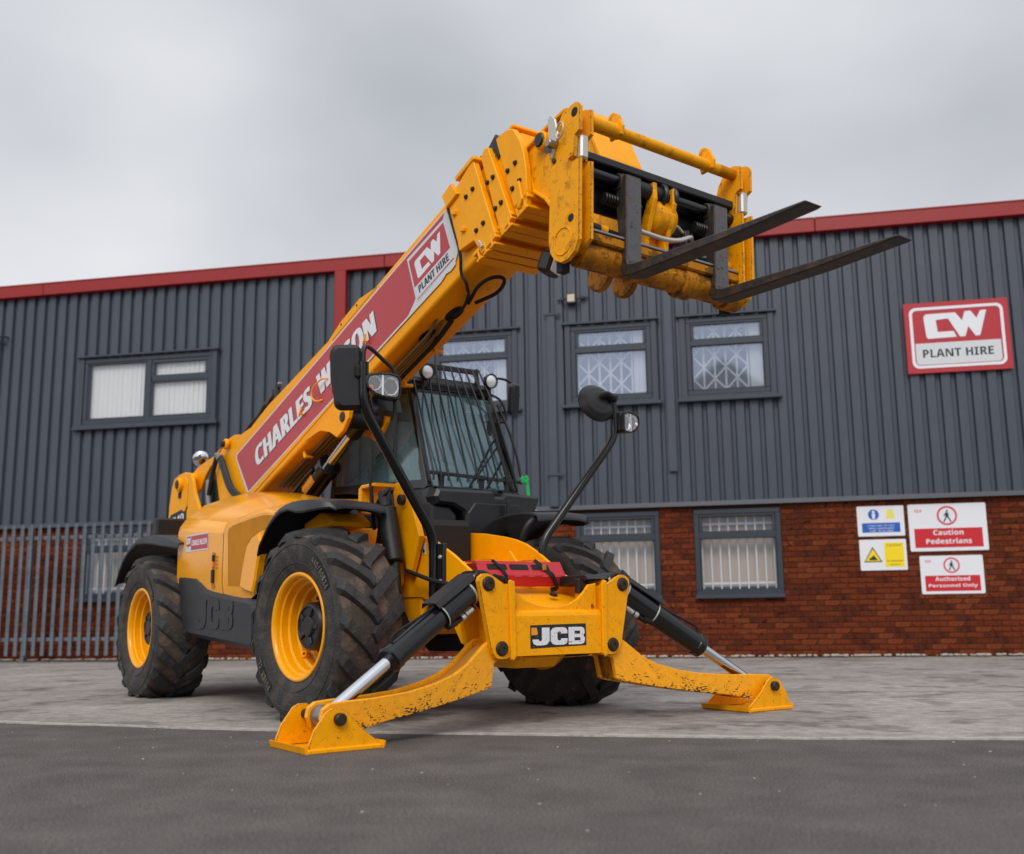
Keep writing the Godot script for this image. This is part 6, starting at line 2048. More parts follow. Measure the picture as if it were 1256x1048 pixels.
# ---------------------------------------------------------------- stabilisers
func stabilisers() -> void:
	var mb := MB.new()
	# headstock: two ears joined by a dipped cross plate
	for s in [-1.0, 1.0]:
		mb = MB.new()
		var ear := [V2(0.609, 0.884), V2(0.598, 0.91), V2(0.572, 0.927), V2(0.541, 0.931), V2(0.50, 0.915), V2(0.42, 0.868), V2(0.375, 0.868), V2(0.355, 0.44), V2(0.40, 0.415), V2(0.44, 0.412), V2(0.485, 0.42), V2(0.51, 0.45), V2(0.525, 0.49)]
		var e := []
		for q in ear: e.append(V2(q.x * s, q.y))
		mb.edge = MB.new()
		mb.pz(e, 0.715, 0.757, 0.005)
		var ep := part(T, "headstock_ear", mb.mesh(M.yellow_worn, M.worn_edge))
		mb = MB.new()
		mb.pz(e, 0.46, 0.50, 0.005)
		mb.box(Vector3(s * 0.40, 0.64, 0.61), Vector3(0.03, 0.44, 0.22), 0.004)
		part(ep, "rear_ear", mb.mesh(M.yellow))
		mb = MB.new()
		mb.pz([V2(s * 0.395, 0.885), V2(s * 0.385, 0.892), V2(s * 0.355, 0.882), V2(s * 0.350, 0.86), V2(s * 0.345, 0.43), V2(s * 0.365, 0.405), V2(s * 0.385, 0.415)], 0.757, 0.775, 0.005)
		part(ep, "welded_rib", mb.mesh(M.yellow_worn))
		mb = MB.new()
		for q in [[0.539, 0.868], [0.444, 0.479]]:
			mb.lathe([[0.045, 0.0], [0.045, 0.006], [0.036, 0.012], [0.034, 0.022], [0.012, 0.022], [0.010, 0.016], [0.0, 0.016]], Vector3(s * q[0], q[1], 0.757), Vector3(0, 0, 1), 24)
		part(ep, "pivot_pin", mb.mesh(M.bolt))
	mb = MB.new()
	# upper web (set back), rounded shelf, lower face
	var web := [V2(-0.35, 0.87), V2(-0.33, 0.85), V2(-0.296, 0.812), V2(-0.22, 0.765), V2(-0.12, 0.735), V2(0.0, 0.723), V2(0.12, 0.742), V2(0.191, 0.775), V2(0.25, 0.825), V2(0.286, 0.866), V2(0.35, 0.875), V2(0.35, 0.66), V2(-0.35, 0.66)]
	mb.pz(web, 0.690, 0.712, 0.004)
	mb.prism(PackedVector2Array([V2(0.69, 0.712), V2(0.725, 0.705), V2(0.748, 0.692), V2(0.757, 0.67), V2(0.757, 0.43), V2(0.735, 0.43), V2(0.735, 0.66), V2(0.69, 0.69)]), Vector3(-0.352, 0, 0), Vector3(0, 0, 1), Vector3(0, 1, 0), Vector3(0.704, 0, 0))
	mb.pz([V2(-0.352, 0.432), V2(-0.352, 0.405), V2(-0.33, 0.425), V2(-0.306, 0.436), V2(-0.285, 0.425), V2(-0.26, 0.408), V2(0.25, 0.415), V2(0.285, 0.44), V2(0.31, 0.44), V2(0.335, 0.42), V2(0.352, 0.415), V2(0.352, 0.432)], 0.735, 0.757, 0.0)
	var hs := part(T, "headstock", mb.mesh(M.yellow_worn))
	mb = MB.new()
	mb.pz([V2(-0.325, 0.70), V2(-0.315, 0.73), V2(-0.30, 0.74), V2(-0.305, 0.70)], 0.712, 0.714, 0.0)
	mb.pz([V2(0.30, 0.735), V2(0.315, 0.745), V2(0.33, 0.72), V2(0.31, 0.70)], 0.712, 0.714, 0.0)
	part(hs, "drain_notch", mb.mesh(M.yellow_rusty))
	# maker's plate
	mb = MB.new()
	mb.pz([V2(-0.228, 0.472), V2(0.219, 0.482), V2(0.217, 0.619), V2(-0.228, 0.614)], 0.757, 0.7585, 0.0)
	var pl := part(hs, "badge_plate", mb.mesh(M.ink))
	mb = MB.new()
	badge_letters(mb, Vector3(-0.212, 0.490, 0.7585), 0.418, 0.108)
	part(hs, "badge_letters", mb.mesh(M.white))
	mb = MB.new()
	var lw := 0.418 / 3.15
	for q in [[0.36, 0.60, 0.70, 0.78], [0.36, 0.22, 0.72, 0.40]]:
		mb.pz([V2(-0.212 + (2.15 + q[0]) * lw, 0.490 + q[1] * 0.108), V2(-0.212 + (2.15 + q[2]) * lw, 0.490 + q[1] * 0.108), V2(-0.212 + (2.15 + q[2]) * lw, 0.490 + q[3] * 0.108), V2(-0.212 + (2.15 + q[0]) * lw, 0.490 + q[3] * 0.108)], 0.7601, 0.7606, 0.0)
	part(hs, "badge_counters", mb.mesh(M.ink))
	mb = MB.new()
	mb.pz([V2(-0.222, 0.553), V2(-0.178, 0.554), V2(-0.172, 0.565), V2(-0.180, 0.598), V2(-0.222, 0.600)], 0.7602, 0.7612, 0.0)
	part(hs, "badge_emblem", mb.mesh(mat("gold", s8(230, 150, 40), 0.5)))
	mb = MB.new()
	var rng := RandomNumberGenerator.new()
	rng.seed = 8
	for k in 26:
		var a := V2(rng.randf_range(-0.04, 0.16), rng.randf_range(0.50, 0.57)) if k < 12 else V2(rng.randf_range(-0.22, 0.21), rng.randf_range(0.48, 0.61))
		var w := rng.randf_range(0.002, 0.006); var l := rng.randf_range(0.004, 0.022 if k < 12 else 0.010)
		var an := rng.randf_range(-0.4, 0.4)
		var u := V2(cos(an), sin(an)); var v := u.orthogonal()
		mb.pz([a, a + u * l + v * w * 0.3, a + u * l * 0.7 - v * w, a - v * w * 0.6], 0.7612, 0.7618, 0.0)
	part(hs, "paint_chips", mb.mesh(M.yellow_dull))
	for s in [-1.0, 1.0]:
		leg(s)

func badge_letters(mb: MB, o: Vector3, w: float, h: float, U := Vector3.RIGHT, V := Vector3.UP, d := 0.0016) -> void:
	# heavy squared capitals J C B on a unit grid
	var lw := w / 3.15
	var J := [V2(0.55, 1), V2(1, 1), V2(1, 0.25), V2(0.85, 0.05), V2(0.65, 0), V2(0.25, 0), V2(0.06, 0.08), V2(0, 0.25), V2(0, 0.34), V2(0.34, 0.34), V2(0.40, 0.24), V2(0.50, 0.24), V2(0.55, 0.30)]
	var C := [V2(0.0, 0.2), V2(0.12, 0.05), V2(0.3, 0), V2(0.75, 0), V2(0.92, 0.05), V2(1, 0.2), V2(1, 0.36), V2(0.62, 0.36), V2(0.6, 0.26), V2(0.5, 0.23), V2(0.42, 0.27), V2(0.39, 0.38), V2(0.39, 0.62), V2(0.42, 0.73), V2(0.5, 0.77), V2(0.6, 0.74), V2(0.62, 0.64), V2(1, 0.64), V2(1, 0.8), V2(0.92, 0.95), V2(0.75, 1), V2(0.3, 1), V2(0.12, 0.95), V2(0, 0.8)]
	var Bl := [V2(0, 0), V2(0.78, 0), V2(0.95, 0.08), V2(1, 0.22), V2(1, 0.38), V2(0.90, 0.5), V2(0.99, 0.62), V2(0.99, 0.80), V2(0.94, 0.93), V2(0.78, 1), V2(0, 1)]
	var k := 0
	for L in [J, C, Bl]:
		var pp := PackedVector2Array()
		for q in L: pp.append(V2((q.x + k * 1.075) * lw, q.y * h))
		mb.prism(pp, o, U, V, U.cross(V) * d, 0.0 if d < 0.004 else 0.002)
		k += 1
	pass

func leg(s: float) -> void:
	# the arm leans forward as it goes out
	var P := func(x: float, y: float, back: float) -> Vector3:
		var z := 0.715 + (x - 0.45) * 0.21 - back
		return Vector3(s * x, y, z)
	var prof := [V2(0.40, 0.50), V2(0.44, 0.54), V2(0.50, 0.535), V2(0.555, 0.505), V2(0.70, 0.395), V2(0.80, 0.345), V2(0.95, 0.302), V2(1.15, 0.268), V2(1.40, 0.252), V2(1.60, 0.248), V2(1.69, 0.242), V2(1.735, 0.215), V2(1.745, 0.165), V2(1.715, 0.11), V2(1.66, 0.08), V2(1.55, 0.08), V2(1.35, 0.118), V2(1.05, 0.155), V2(0.78, 0.198), V2(0.55, 0.240), V2(0.50, 0.255), V2(0.475, 0.39), V2(0.42, 0.42), V2(0.395, 0.46)]
	# texture with chipped paint along the lower edge
	var root := part(T, "stabiliser_leg", leg_plate(s, prof, P, 0.0, 0.03))
	part(root, "rear_plate", leg_plate(s, prof, P, 0.17, 0.20))
	# web between the two cheeks: sunk below the top edge, closed underneath and at the inner end
	var mb := MB.new()
	var tops := [V2(0.50, 0.50), V2(0.555, 0.475), V2(0.70, 0.368), V2(0.80, 0.32), V2(0.95, 0.28), V2(1.15, 0.250), V2(1.38, 0.238)]
	for i in tops.size() - 1:
		var a: Vector2 = tops[i]; var b: Vector2 = tops[i + 1]
		mb.fq(P.call(a.x, a.y, 0.03), P.call(b.x, b.y, 0.03), P.call(b.x, b.y, 0.17), P.call(a.x, a.y, 0.17), s > 0.0)
	part(root, "top_web", mb.mesh(M.yellow_dull))
	mb = MB.new()
	var bots := [V2(1.60, 0.09), V2(1.35, 0.13), V2(1.05, 0.168), V2(0.78, 0.21), V2(0.55, 0.252), V2(0.512, 0.262), V2(0.485, 0.40)]
	for i in bots.size() - 1:
		var a: Vector2 = bots[i]; var b: Vector2 = bots[i + 1]
		mb.fq(P.call(a.x, a.y, 0.03), P.call(b.x, b.y, 0.03), P.call(b.x, b.y, 0.17), P.call(a.x, a.y, 0.17), s > 0.0)
	part(root, "bottom_web", mb.mesh(M.yellow_rusty))
	# foot
	mb = MB.new()
	var fx0 := 1.40; var fx1 := 1.86; var zf := 1.035; var zb := 0.60
	var base := [V2(fx0 + 0.02, 0.0), V2(fx1 - 0.03, 0.0), V2(fx1 - 0.01, 0.01), V2(fx1, 0.045), V2(fx1 - 0.012, 0.045), V2(fx1 - 0.022, 0.02), V2(fx1 - 0.035, 0.014), V2(fx0 + 0.025, 0.014), V2(fx0 + 0.012, 0.022), V2(fx0 + 0.004, 0.045), V2(fx0 - 0.008, 0.045), V2(fx0, 0.012)]
	var bb := []
	for q in base: bb.append(V2(q.x * s, q.y - 0.003))
	mb.pz(bb, zb, zf, 0.0)
	var ft := part(root, "foot", mb.mesh(M.yellow_worn))
	for q in [[zf - 0.03, zf - 0.004, 0.0], [zb + 0.004, zb + 0.03, 0.0]]:
		mb = MB.new()
		var tri := [V2(fx0 + 0.03, 0.012), V2(fx1 - 0.04, 0.012), V2(fx1 - 0.03, 0.045), V2(1.80, 0.118), V2(1.735, 0.205), V2(1.70, 0.222), V2(1.655, 0.222), V2(1.62, 0.205), V2(1.53, 0.112), V2(fx0 + 0.03, 0.04)]
		var tt := []
		for v in tri: tt.append(V2(v.x * s, v.y))
		mb.edge = MB.new()
		mb.pz(tt, q[0], q[1], 0.004)
		part(root, "foot_cheek", mb.mesh(M.yellow_worn, M.worn_edge))
	mb = MB.new()
	mb.box(Vector3(s * 1.63, 0.016, zf - 0.002), Vector3(0.42, 0.026, 0.02), 0.006)
	part(root, "weld_bead", mb.mesh(M.yellow_worn))
	mb = MB.new()
	mb.cyl(Vector3(s * 1.665, 0.168, zf - 0.01), Vector3(s * 1.665, 0.168, zf + 0.03), 0.032, -1.0, 20, 0.006)
	mb.cyl(Vector3(s * 1.665, 0.168, zb + 0.02), Vector3(s * 1.665, 0.168, zf), 0.028, -1.0, 16)
	part(root, "foot_pin", mb.mesh(M.bolt))
	mb = MB.new()
	mb.cyl(Vector3(s * 1.665, 0.168, 0.80), Vector3(s * 1.665, 0.168, 0.93), 0.06, -1.0, 24, 0.008)
	part(root, "roller", mb.mesh(M.steel))
	# ram: black cylinder, chrome rod, guard plate and hose
	var a := Vector3(s * 0.545, 0.868, 0.63); var b := Vector3(s * 1.665, 0.168, 0.865)
	var d := (b - a).normalized()
	var up := (Vector3.UP - d * d.y).normalized(); var fw := up.cross(d) * s
	mb = MB.new()
	mb.cyl(a + d * 0.02, a + d * 0.80, 0.072, -1.0, 32, 0.01)
	mb.cyl(a + d * 0.76, a + d * 0.83, 0.078, -1.0, 32, 0.012)
	mb.cyl(a - Vector3(0, 0, 0.1), a + Vector3(0, 0, 0.08), 0.085, -1.0, 28, 0.01)
	mb.cyl(a + d * 0.09, a + d * 0.37, 0.086, -1.0, 32, 0.006)
	var rm := part(root, "stabiliser_ram", mb.mesh(M.black_gloss))
	mb = MB.new()
	mb.cyl(a + d * 0.82, b - d * 0.03, 0.036, -1.0, 28)
	part(root, "ram_rod", mb.mesh(M.chrome))
	mb = MB.new()
	mb.lathe([[0.086, 0.0], [0.089, 0.003], [0.089, 0.013], [0.086, 0.016]], a + d * 0.095, d, 32)
	mb.lathe([[0.0865, 0.0], [0.0885, 0.002], [0.0885, 0.008], [0.0865, 0.01]], a + d * 0.365, d, 32)
	part(root, "hose_clip", mb.mesh(M.zinc))
	mb = MB.new()
	# folded guard over the upper half
	var g0 := a + d * 0.05 + up * 0.092; var g1 := a + d * 0.40 + up * 0.098
	var cr := d.cross(up).normalized()
	for k in [[-0.075, -0.02, -0.055, 0.012], [-0.055, 0.012, 0.055, 0.012], [0.055, 0.012, 0.075, -0.02]]:
		var p0: Vector3 = cr * k[0] + up * k[1]; var p1: Vector3 = cr * k[2] + up * k[3]
		mb.quad(g0 + p0, g1 + p0, g1 + p1, g0 + p1)
		mb.quad(g0 + p0 - up * 0.006, g0 + p1 - up * 0.006, g1 + p1 - up * 0.006, g1 + p0 - up * 0.006)
		mb.quad(g1 + p0, g1 + p0 - up * 0.006, g1 + p1 - up * 0.006, g1 + p1)
		mb.quad(g0 + p0 - up * 0.006, g0 + p0, g0 + p1, g0 + p1 - up * 0.006)
	part(root, "ram_guard", mb.mesh(M.plastic))
	mb = MB.new()
	mb.tube([a + d * 0.28 + up * 0.08 - cr * 0.03, a + d * 0.5 + up * 0.085 - cr * 0.02, a + d * 0.70 + up * 0.105, a + d * 0.745 + up * 0.10, a + d * 0.755 + up * 0.06], 0.008, 0.05)
	mb.tube([a + d * 0.12 - up * 0.09 + Vector3(0, 0, 0.05), a + d * 0.3 - up * 0.09 + Vector3(0, 0, 0.05)], 0.013)
	mb.tube([a + d * 0.30 - up * 0.085 + Vector3(0, 0, 0.05), a + d * 0.37 - up * 0.07 + Vector3(0, 0, 0.05)], 0.02)
	part(root, "hose", mb.mesh(M.dark))
	mb = MB.new()
	mb.cyl(a + d * 0.14 - up * 0.09 + Vector3(0, 0, 0.05), a + d * 0.21 - up * 0.09 + Vector3(0, 0, 0.05), 0.018, -1.0, 8, 0.003)
	mb.cyl(a + d * 0.22 - up * 0.09 + Vector3(0, 0, 0.05), a + d * 0.25 - up * 0.09 + Vector3(0, 0, 0.05), 0.021, -1.0, 8, 0.003)
	part(root, "hose_fitting", mb.mesh(M.zinc))

var leg_mat: StandardMaterial3D
func leg_plate(s: float, prof: Array, P: Callable, b0: float, b1: float) -> ArrayMesh:
	if leg_mat == null:
		leg_mat = StandardMaterial3D.new()
		leg_mat.resource_name = "leg_paint"
		leg_mat.albedo_texture = leg_texture()
		leg_mat.roughness = 0.42
		leg_mat.texture_repeat = false
	var mb := MB.new()
	mb.uvf = func(p: Vector3) -> Vector2:
		var x := absf(p.x)
		var low := 0.255 - (x - 0.5) * 0.20 + 0.06 * pow((x - 0.5) / 1.2, 2.0)
		return V2(clampf((x - 0.38) / 1.4, 0.0, 1.0), clampf(1.0 - (p.y - low) / 0.32, 0.0, 1.0))
	# extrude the outline with a small chamfer, each point leaned by P
	var n := prof.size()
	var front := []; var back := []; var fi := []; var bi := []
	var area := 0.0
	for i in n: area += prof[i].x * prof[(i + 1) % n].y - prof[(i + 1) % n].x * prof[i].y
	var sg := 1.0 if area > 0.0 else -1.0
	var ins := PackedVector2Array()
	for i in n:
		var ea: Vector2 = (prof[i] - prof[(i + n - 1) % n]).normalized(); var eb: Vector2 = (prof[(i + 1) % n] - prof[i]).normalized()
		var m := (V2(-ea.y, ea.x) + V2(-eb.y, eb.x)).normalized() * 0.004 * sg
		ins.append(prof[i] + m)
	for i in n:
		front.append(P.call(prof[i].x, prof[i].y, b0 + 0.004)); back.append(P.call(prof[i].x, prof[i].y, b1))
		fi.append(P.call(ins[i].x, ins[i].y, b0))
	var keep := s * sg > 0.0
	mb.flat()
	for i in n:
		var j := (i + 1) % n
		mb.fq(front[i], back[i], back[j], front[j], not keep == false and keep)
		mb.fq(fi[i], front[i], front[j], fi[j], keep)
	var idx := Geometry2D.triangulate_polygon(ins)
	for t in range(0, idx.size(), 3):
		var a: Vector3 = fi[idx[t]]; var b: Vector3 = fi[idx[t + 1]]; var c: Vector3 = fi[idx[t + 2]]
		if (b - a).cross(c - a).z < 0.0:
			var q := b; b = c; c = q
		mb.tri(a, b, c)
		var a2: Vector3 = back[idx[t]]; var b2: Vector3 = back[idx[t + 1]]; var c2: Vector3 = back[idx[t + 2]]
		if (b2 - a2).cross(c2 - a2).z > 0.0:
			var q2 := b2; b2 = c2; c2 = q2
		mb.tri(a2, b2, c2)
	return mb.mesh(leg_mat)

func leg_texture() -> ImageTexture:
	var w := 1024; var h := 256
	var im := Image.create(w, h, false, Image.FORMAT_RGB8)
	var n1 := noise(101, 0.02, 4); var n2 := noise(103, 0.09, 4); var n3 := noise(105, 0.006, 3)
	for y in h:
		for x in w:
			var up := 1.0 - y / float(h)       # height above the lower edge
			var k := 1.0 + 0.06 * n1.get_noise_2d(x, y)
			var c := Color(YEL.r * k, YEL.g * k, YEL.b * k)
			var near := clampf(1.0 - up / 0.34, 0.0, 1.0)
			var v := n2.get_noise_2d(x * 0.45, y * 1.3) + 0.5 * n1.get_noise_2d(x * 0.7 + 50, y) + near * 0.52 + 0.35 * n3.get_noise_2d(x, y)
			if v > 0.70:
				c = Color(0.26, 0.19, 0.10).lerp(Color(0.14, 0.11, 0.08), clampf((v - 0.70) * 3.0, 0, 1))
			elif v > 0.64:
				c = c.lerp(Color(0.62, 0.40, 0.12), 0.6)
			im.set_pixel(x, y, c)
	var rng := RandomNumberGenerator.new()
	rng.seed = 6
	for q in 46:
		var x := rng.randf() * w; var y := rng.randf_range(0.15, 0.95) * h
		var a := rng.randf_range(-0.5, 2.4); var bend := rng.randf_range(-0.12, 0.12)
		for t in int(rng.randf_range(6, 40)):
			var xi := int(x); var yi := int(y)
			if xi > 1 and yi > 1 and xi < w - 2 and yi < h - 2:
				im.set_pixel(xi, yi, Color(0.22, 0.16, 0.09))
				if q % 2: im.set_pixel(xi + 1, yi, Color(0.26, 0.18, 0.09))
			x += cos(a); y += sin(a) * 0.7; a += bend
	return ImageTexture.create_from_image(im)

# ---------------------------------------------------------------- mirrors and front lamps on their arms
func mirrors() -> void:
	var mb := MB.new()
	mb.tube([Vector3(-0.472, 0.78, 0.02), Vector3(-0.472, 1.20, 0.02), Vector3(-1.062, 2.00, 0.12), Vector3(-1.068, 2.30, 0.12)], 0.034, 0.10, 16)
	var a := part(T, "mirror_arm", mb.mesh(M.black_gloss))
	mb = MB.new()
	mb.box(Vector3(-0.447, 0.98, 0.075), Vector3(0.03, 0.34, 0.10), 0.006)
	part(a, "arm_bracket", mb.mesh(M.black))
	mb = MB.new()
	for y in [0.90, 1.06]:
		mb.hexbolt(Vector3(-0.462, y, 0.09), Vector3(-1, 0, 0.2), 0.012, 0.014)
	part(a, "bolt", mb.mesh(M.zinc))
	mb = MB.new()
	mb.tube([Vector3(-1.068, 2.24, 0.12), Vector3(-1.066, 2.40, 0.12), Vector3(-1.03, 2.41, 0.12), Vector3(-0.835, 2.272, 0.12), Vector3(-0.818, 1.70, 0.10)], 0.0135, 0.05, 10)
	part(a, "brace", mb.mesh(M.black))
	mb = MB.new()
	var t := Transform3D(Basis(Vector3.UP, -0.25) * Basis(Vector3.BACK, 0.09), Vector3(-1.148, 2.20, 0.06))
	mb.prism(rrect(-0.102, -0.215, 0.102, 0.215, 0.05), t * Vector3(0, 0, -0.035), t.basis.x, t.basis.y, t.basis.z * 0.075, 0.028)
	part(a, "mirror_head", mb.mesh(M.black))
	mb = MB.new()
	mb.box(Vector3(-1.09, 2.235, 0.115), Vector3(0.07, 0.09, 0.05), 0.015)
	mb.box(Vector3(-1.065, 2.255, 0.13), Vector3(0.03, 0.02, 0.04), 0.005)
	part(a, "mirror_clamp", mb.mesh(M.dark))
	mb = MB.new()
	mb.prism(rrect(-0.10, -0.135 * 0.99, 0.10, 0.20, 0.05), t * Vector3(0, 0.0, -0.0365), t.basis.x, t.basis.y, t.basis.z * 0.001)
	part(a, "mirror_glass", mb.mesh(M.chrome))
	lamp(a, Transform3D(Basis(Vector3.UP, -0.30), Vector3(-0.950, 2.145, 0.17)), 1.0)
	# small second mirror behind the lamp
	mb = MB.new()
	t = Transform3D(Basis(Vector3.UP, 0.2) * Basis(Vector3.RIGHT, -0.3), Vector3(-0.845, 2.045, 0.02))
	mb.prism(rrect(-0.125, -0.075, 0.125, 0.075, 0.04), t * Vector3(0, 0, -0.02), t.basis.x, t.basis.y, t.basis.z * 0.06, 0.025)
	part(a, "blind_spot_mirror", mb.mesh(M.plastic))
	# other side
	mb = MB.new()
	mb.tube([Vector3(0.462, 0.80, 0.0), Vector3(0.45, 1.18, 0.0), Vector3(1.065, 1.96, 0.1), Vector3(1.10, 2.06, 0.1), Vector3(1.075, 2.28, 0.1)], 0.030, 0.10, 16)
	a = part(T, "mirror_arm", mb.mesh(M.black_gloss))
	mb = MB.new()
	var c := Vector3(0.955, 2.255, 0.07)
	var nrm := Vector3(-0.12, 0.30, 0.83).normalized()
	mb.lathe([[0.0, 0.045], [0.06, 0.042], [0.11, 0.028], [0.145, 0.004], [0.158, -0.012], [0.158, -0.026], [0.148, -0.03], [0.0, -0.022]], c, nrm, 44)
	part(a, "round_mirror", mb.mesh(M.black))
	mb = MB.new()
	mb.tube([c + nrm * 0.03 + Vector3(0.01, 0.02, 0), c + nrm * 0.09 + Vector3(0.03, 0.03, 0), Vector3(1.06, 2.285, 0.14)], 0.022, 0.03)
	mb.cyl(Vector3(1.02, 2.30, 0.10), Vector3(1.075, 2.285, 0.16), 0.032, -1.0, 18, 0.006)
	part(a, "mirror_clamp", mb.mesh(M.black))
	lamp(a, Transform3D(Basis(Vector3.UP, 0.30), Vector3(1.215, 2.105, 0.13)), -1.0)

func lamp(par: Node3D, t: Transform3D, s: float) -> void:
	# twin headlamp in a rounded housing; s flips its outline
	var o := [V2(-0.115, 0.055), V2(-0.10, 0.075), V2(-0.03, 0.088), V2(0.05, 0.088), V2(0.10, 0.075), V2(0.115, 0.05), V2(0.115, -0.06), V2(0.10, -0.082), V2(0.02, -0.078), V2(-0.06, -0.055), V2(-0.105, -0.015), V2(-0.115, 0.01)]
	var out := PackedVector2Array(); var inn := PackedVector2Array(); var inn2 := PackedVector2Array()
	for q in o:
		out.append(V2(q.x * s, q.y)); inn.append(V2(q.x * s * 0.9, q.y * 0.88)); inn2.append(V2(q.x * s * 0.86, q.y * 0.84))
	var mb := MB.new()
	mb.prism(out, t * Vector3(0, 0, -0.09), t.basis.x, t.basis.y, t.basis.z * 0.09, 0.015)
	var R := func(p: PackedVector2Array, z: float, f := 1.0) -> Array:
		var l := []
		for q in p: l.append(t * Vector3(q.x * f, q.y * f, z))
		if s < 0.0: l.reverse()
		l.reverse()
		return l
	mb.loft([R.call(out, -0.0), R.call(out, 0.022), R.call(inn, 0.024), R.call(inn2, 0.004)], false)
	part(par, "lamp_housing", mb.mesh(M.black))
	mb = MB.new()
	# faceted reflector bowls
	for q in [[-0.055, 0.018, 0.045, 0.05], [0.05, 0.0, 0.052, 0.062]]:
		var rows := []
		for i in 5:
			var row := []
			var f := i / 4.0
			for k in 13:
				var an := TAU * k / 12.0
				row.append(t * Vector3((q[0] + cos(an) * q[2] * (1.0 - f * 0.75)) * s, q[1] + sin(an) * q[3] * (1.0 - f * 0.75), 0.012 - 0.035 * (1.0 - pow(1.0 - f, 2.0)) + 0.004 * (k % 2)))
			rows.append(row)
		mb.grid(rows, false)
	mb.prism(inn2, t * Vector3(0, 0, -0.026), t.basis.x, t.basis.y, t.basis.z * 0.002)
	mb.box(Vector3(-0.004 * s, 0.005, 0.0), Vector3(0.014, 0.14, 0.03), 0.003, t)
	part(par, "lamp_reflector", mb.mesh(M.reflector))
	mb = MB.new()
	mb.box(Vector3(-0.08 * s, -0.01, 0.006), Vector3(0.03, 0.03, 0.02), 0.008, t)
	part(par, "indicator_bulb", mb.mesh(M.amber))
	mb = MB.new()
	mb.prism(inn2, t * Vector3(0, 0, 0.014), t.basis.x, t.basis.y, t.basis.z * 0.004, 0.0015)
	part(par, "lamp_lens", mb.mesh(M.lens))

# ---------------------------------------------------------------- rear of the machine
func rear() -> void:
	# tower plates either side of the boom tail
	var mb: MB
	for s in [-1.0, 1.0]:
		mb = MB.new()
		mb.px([V2(-5.80, 2.10), V2(-5.72, 2.195), V2(-5.55, 2.225), V2(-5.38, 2.23), V2(-5.20, 2.20), V2(-5.12, 2.11), V2(-5.05, 1.97), V2(-4.90, 1.80), V2(-4.6, 1.4), V2(-4.5, 0.9), V2(-5.6, 0.9), V2(-5.88, 1.70), V2(-5.86, 1.90)], s * 0.30, s * 0.335, 0.006)
		var tw := part(T, "tower_plate", mb.mesh(M.yellow))
		mb = MB.new()
		mb.cyl(Vector3(s * 0.335, 2.10, -5.46), Vector3(s * 0.39, 2.10, -5.46), 0.075, -1.0, 28, 0.012)
		mb.px([V2(-5.44, 1.85), V2(-5.38, 1.80), V2(-5.31, 1.80), V2(-5.26, 1.86), V2(-5.25, 2.10), V2(-5.33, 2.19), V2(-5.42, 2.10)], s * 0.335, s * 0.345, 0.004)
		part(tw, "pivot_boss", mb.mesh(M.yellow))
		mb = MB.new()
		mb.cyl(Vector3(s * 0.39, 2.10, -5.46), Vector3(s * 0.40, 2.10, -5.46), 0.05, -1.0, 20, 0.004)
		mb.box(Vector3(s * 0.345, 1.99, -5.50), Vector3(0.02, 0.07, 0.05), 0.006)
		part(tw, "pivot_pin", mb.mesh(M.bolt))
		if s < 0.0:
			mb = MB.new()
			mb.px([V2(-5.83, 1.735), V2(-5.28, 1.80), V2(-5.24, 1.845), V2(-5.80, 1.79)], -0.3375, -0.335, 0.0)
			mb.px([V2(-5.83, 1.65), V2(-5.28, 1.70), V2(-5.28, 1.80), V2(-5.83, 1.735)], -0.3375, -0.335, 0.0)
			part(tw, "number_decal", mb.mesh(M.ink))
			mb = MB.new()
			mb.text("540", bold, Vector3(-0.3378, 1.66, -5.72), Vector3(0, 0.09, 1).normalized(), Vector3(0, 1, 0), 0.095, 0.36, 0.001)
			part(tw, "number", mb.mesh(M.white))
	mb = MB.new()
	mb.box(Vector3(0, 1.1, -4.9), Vector3(0.58, 0.8, 1.2), 0.05)
	mb.box(Vector3(-0.5, 1.60, -5.3), Vector3(0.34, 0.22, 0.16), 0.02)
	mb.box(Vector3(-0.5, 1.2, -5.2), Vector3(0.5, 0.5, 0.3), 0.03)
	mb.box(Vector3(0.5, 1.2, -5.2), Vector3(0.5, 0.5, 0.3), 0.03)
	part(T, "counterweight", mb.mesh(M.black))
	# rear mirror dome on the far side of the tail
	mb = MB.new()
	var c := Vector3(0.08, 2.49, -6.06)
	var d := Vector3(-0.42, -0.30, 0.86).normalized()
	var prof := []
	for k in 9:
		var a := PI * 0.5 * k / 8.0
		prof.append([0.10 * cos(a), 0.055 * sin(a)])
	mb.lathe(prof, c, d, 32, true)
	var rm := part(T, "rear_mirror", mb.mesh(M.chrome))
	mb = MB.new()
	mb.lathe([[0.0, -0.02], [0.09, -0.018], [0.104, -0.005], [0.104, 0.004], [0.10, 0.004]], c, d, 32)
	mb.tube([c - d * 0.02, c - d * 0.06 + Vector3(0, -0.15, 0), Vector3(0.10, 2.1, -5.75)], 0.014, 0.05)
	part(rm, "mirror_back", mb.mesh(M.black))

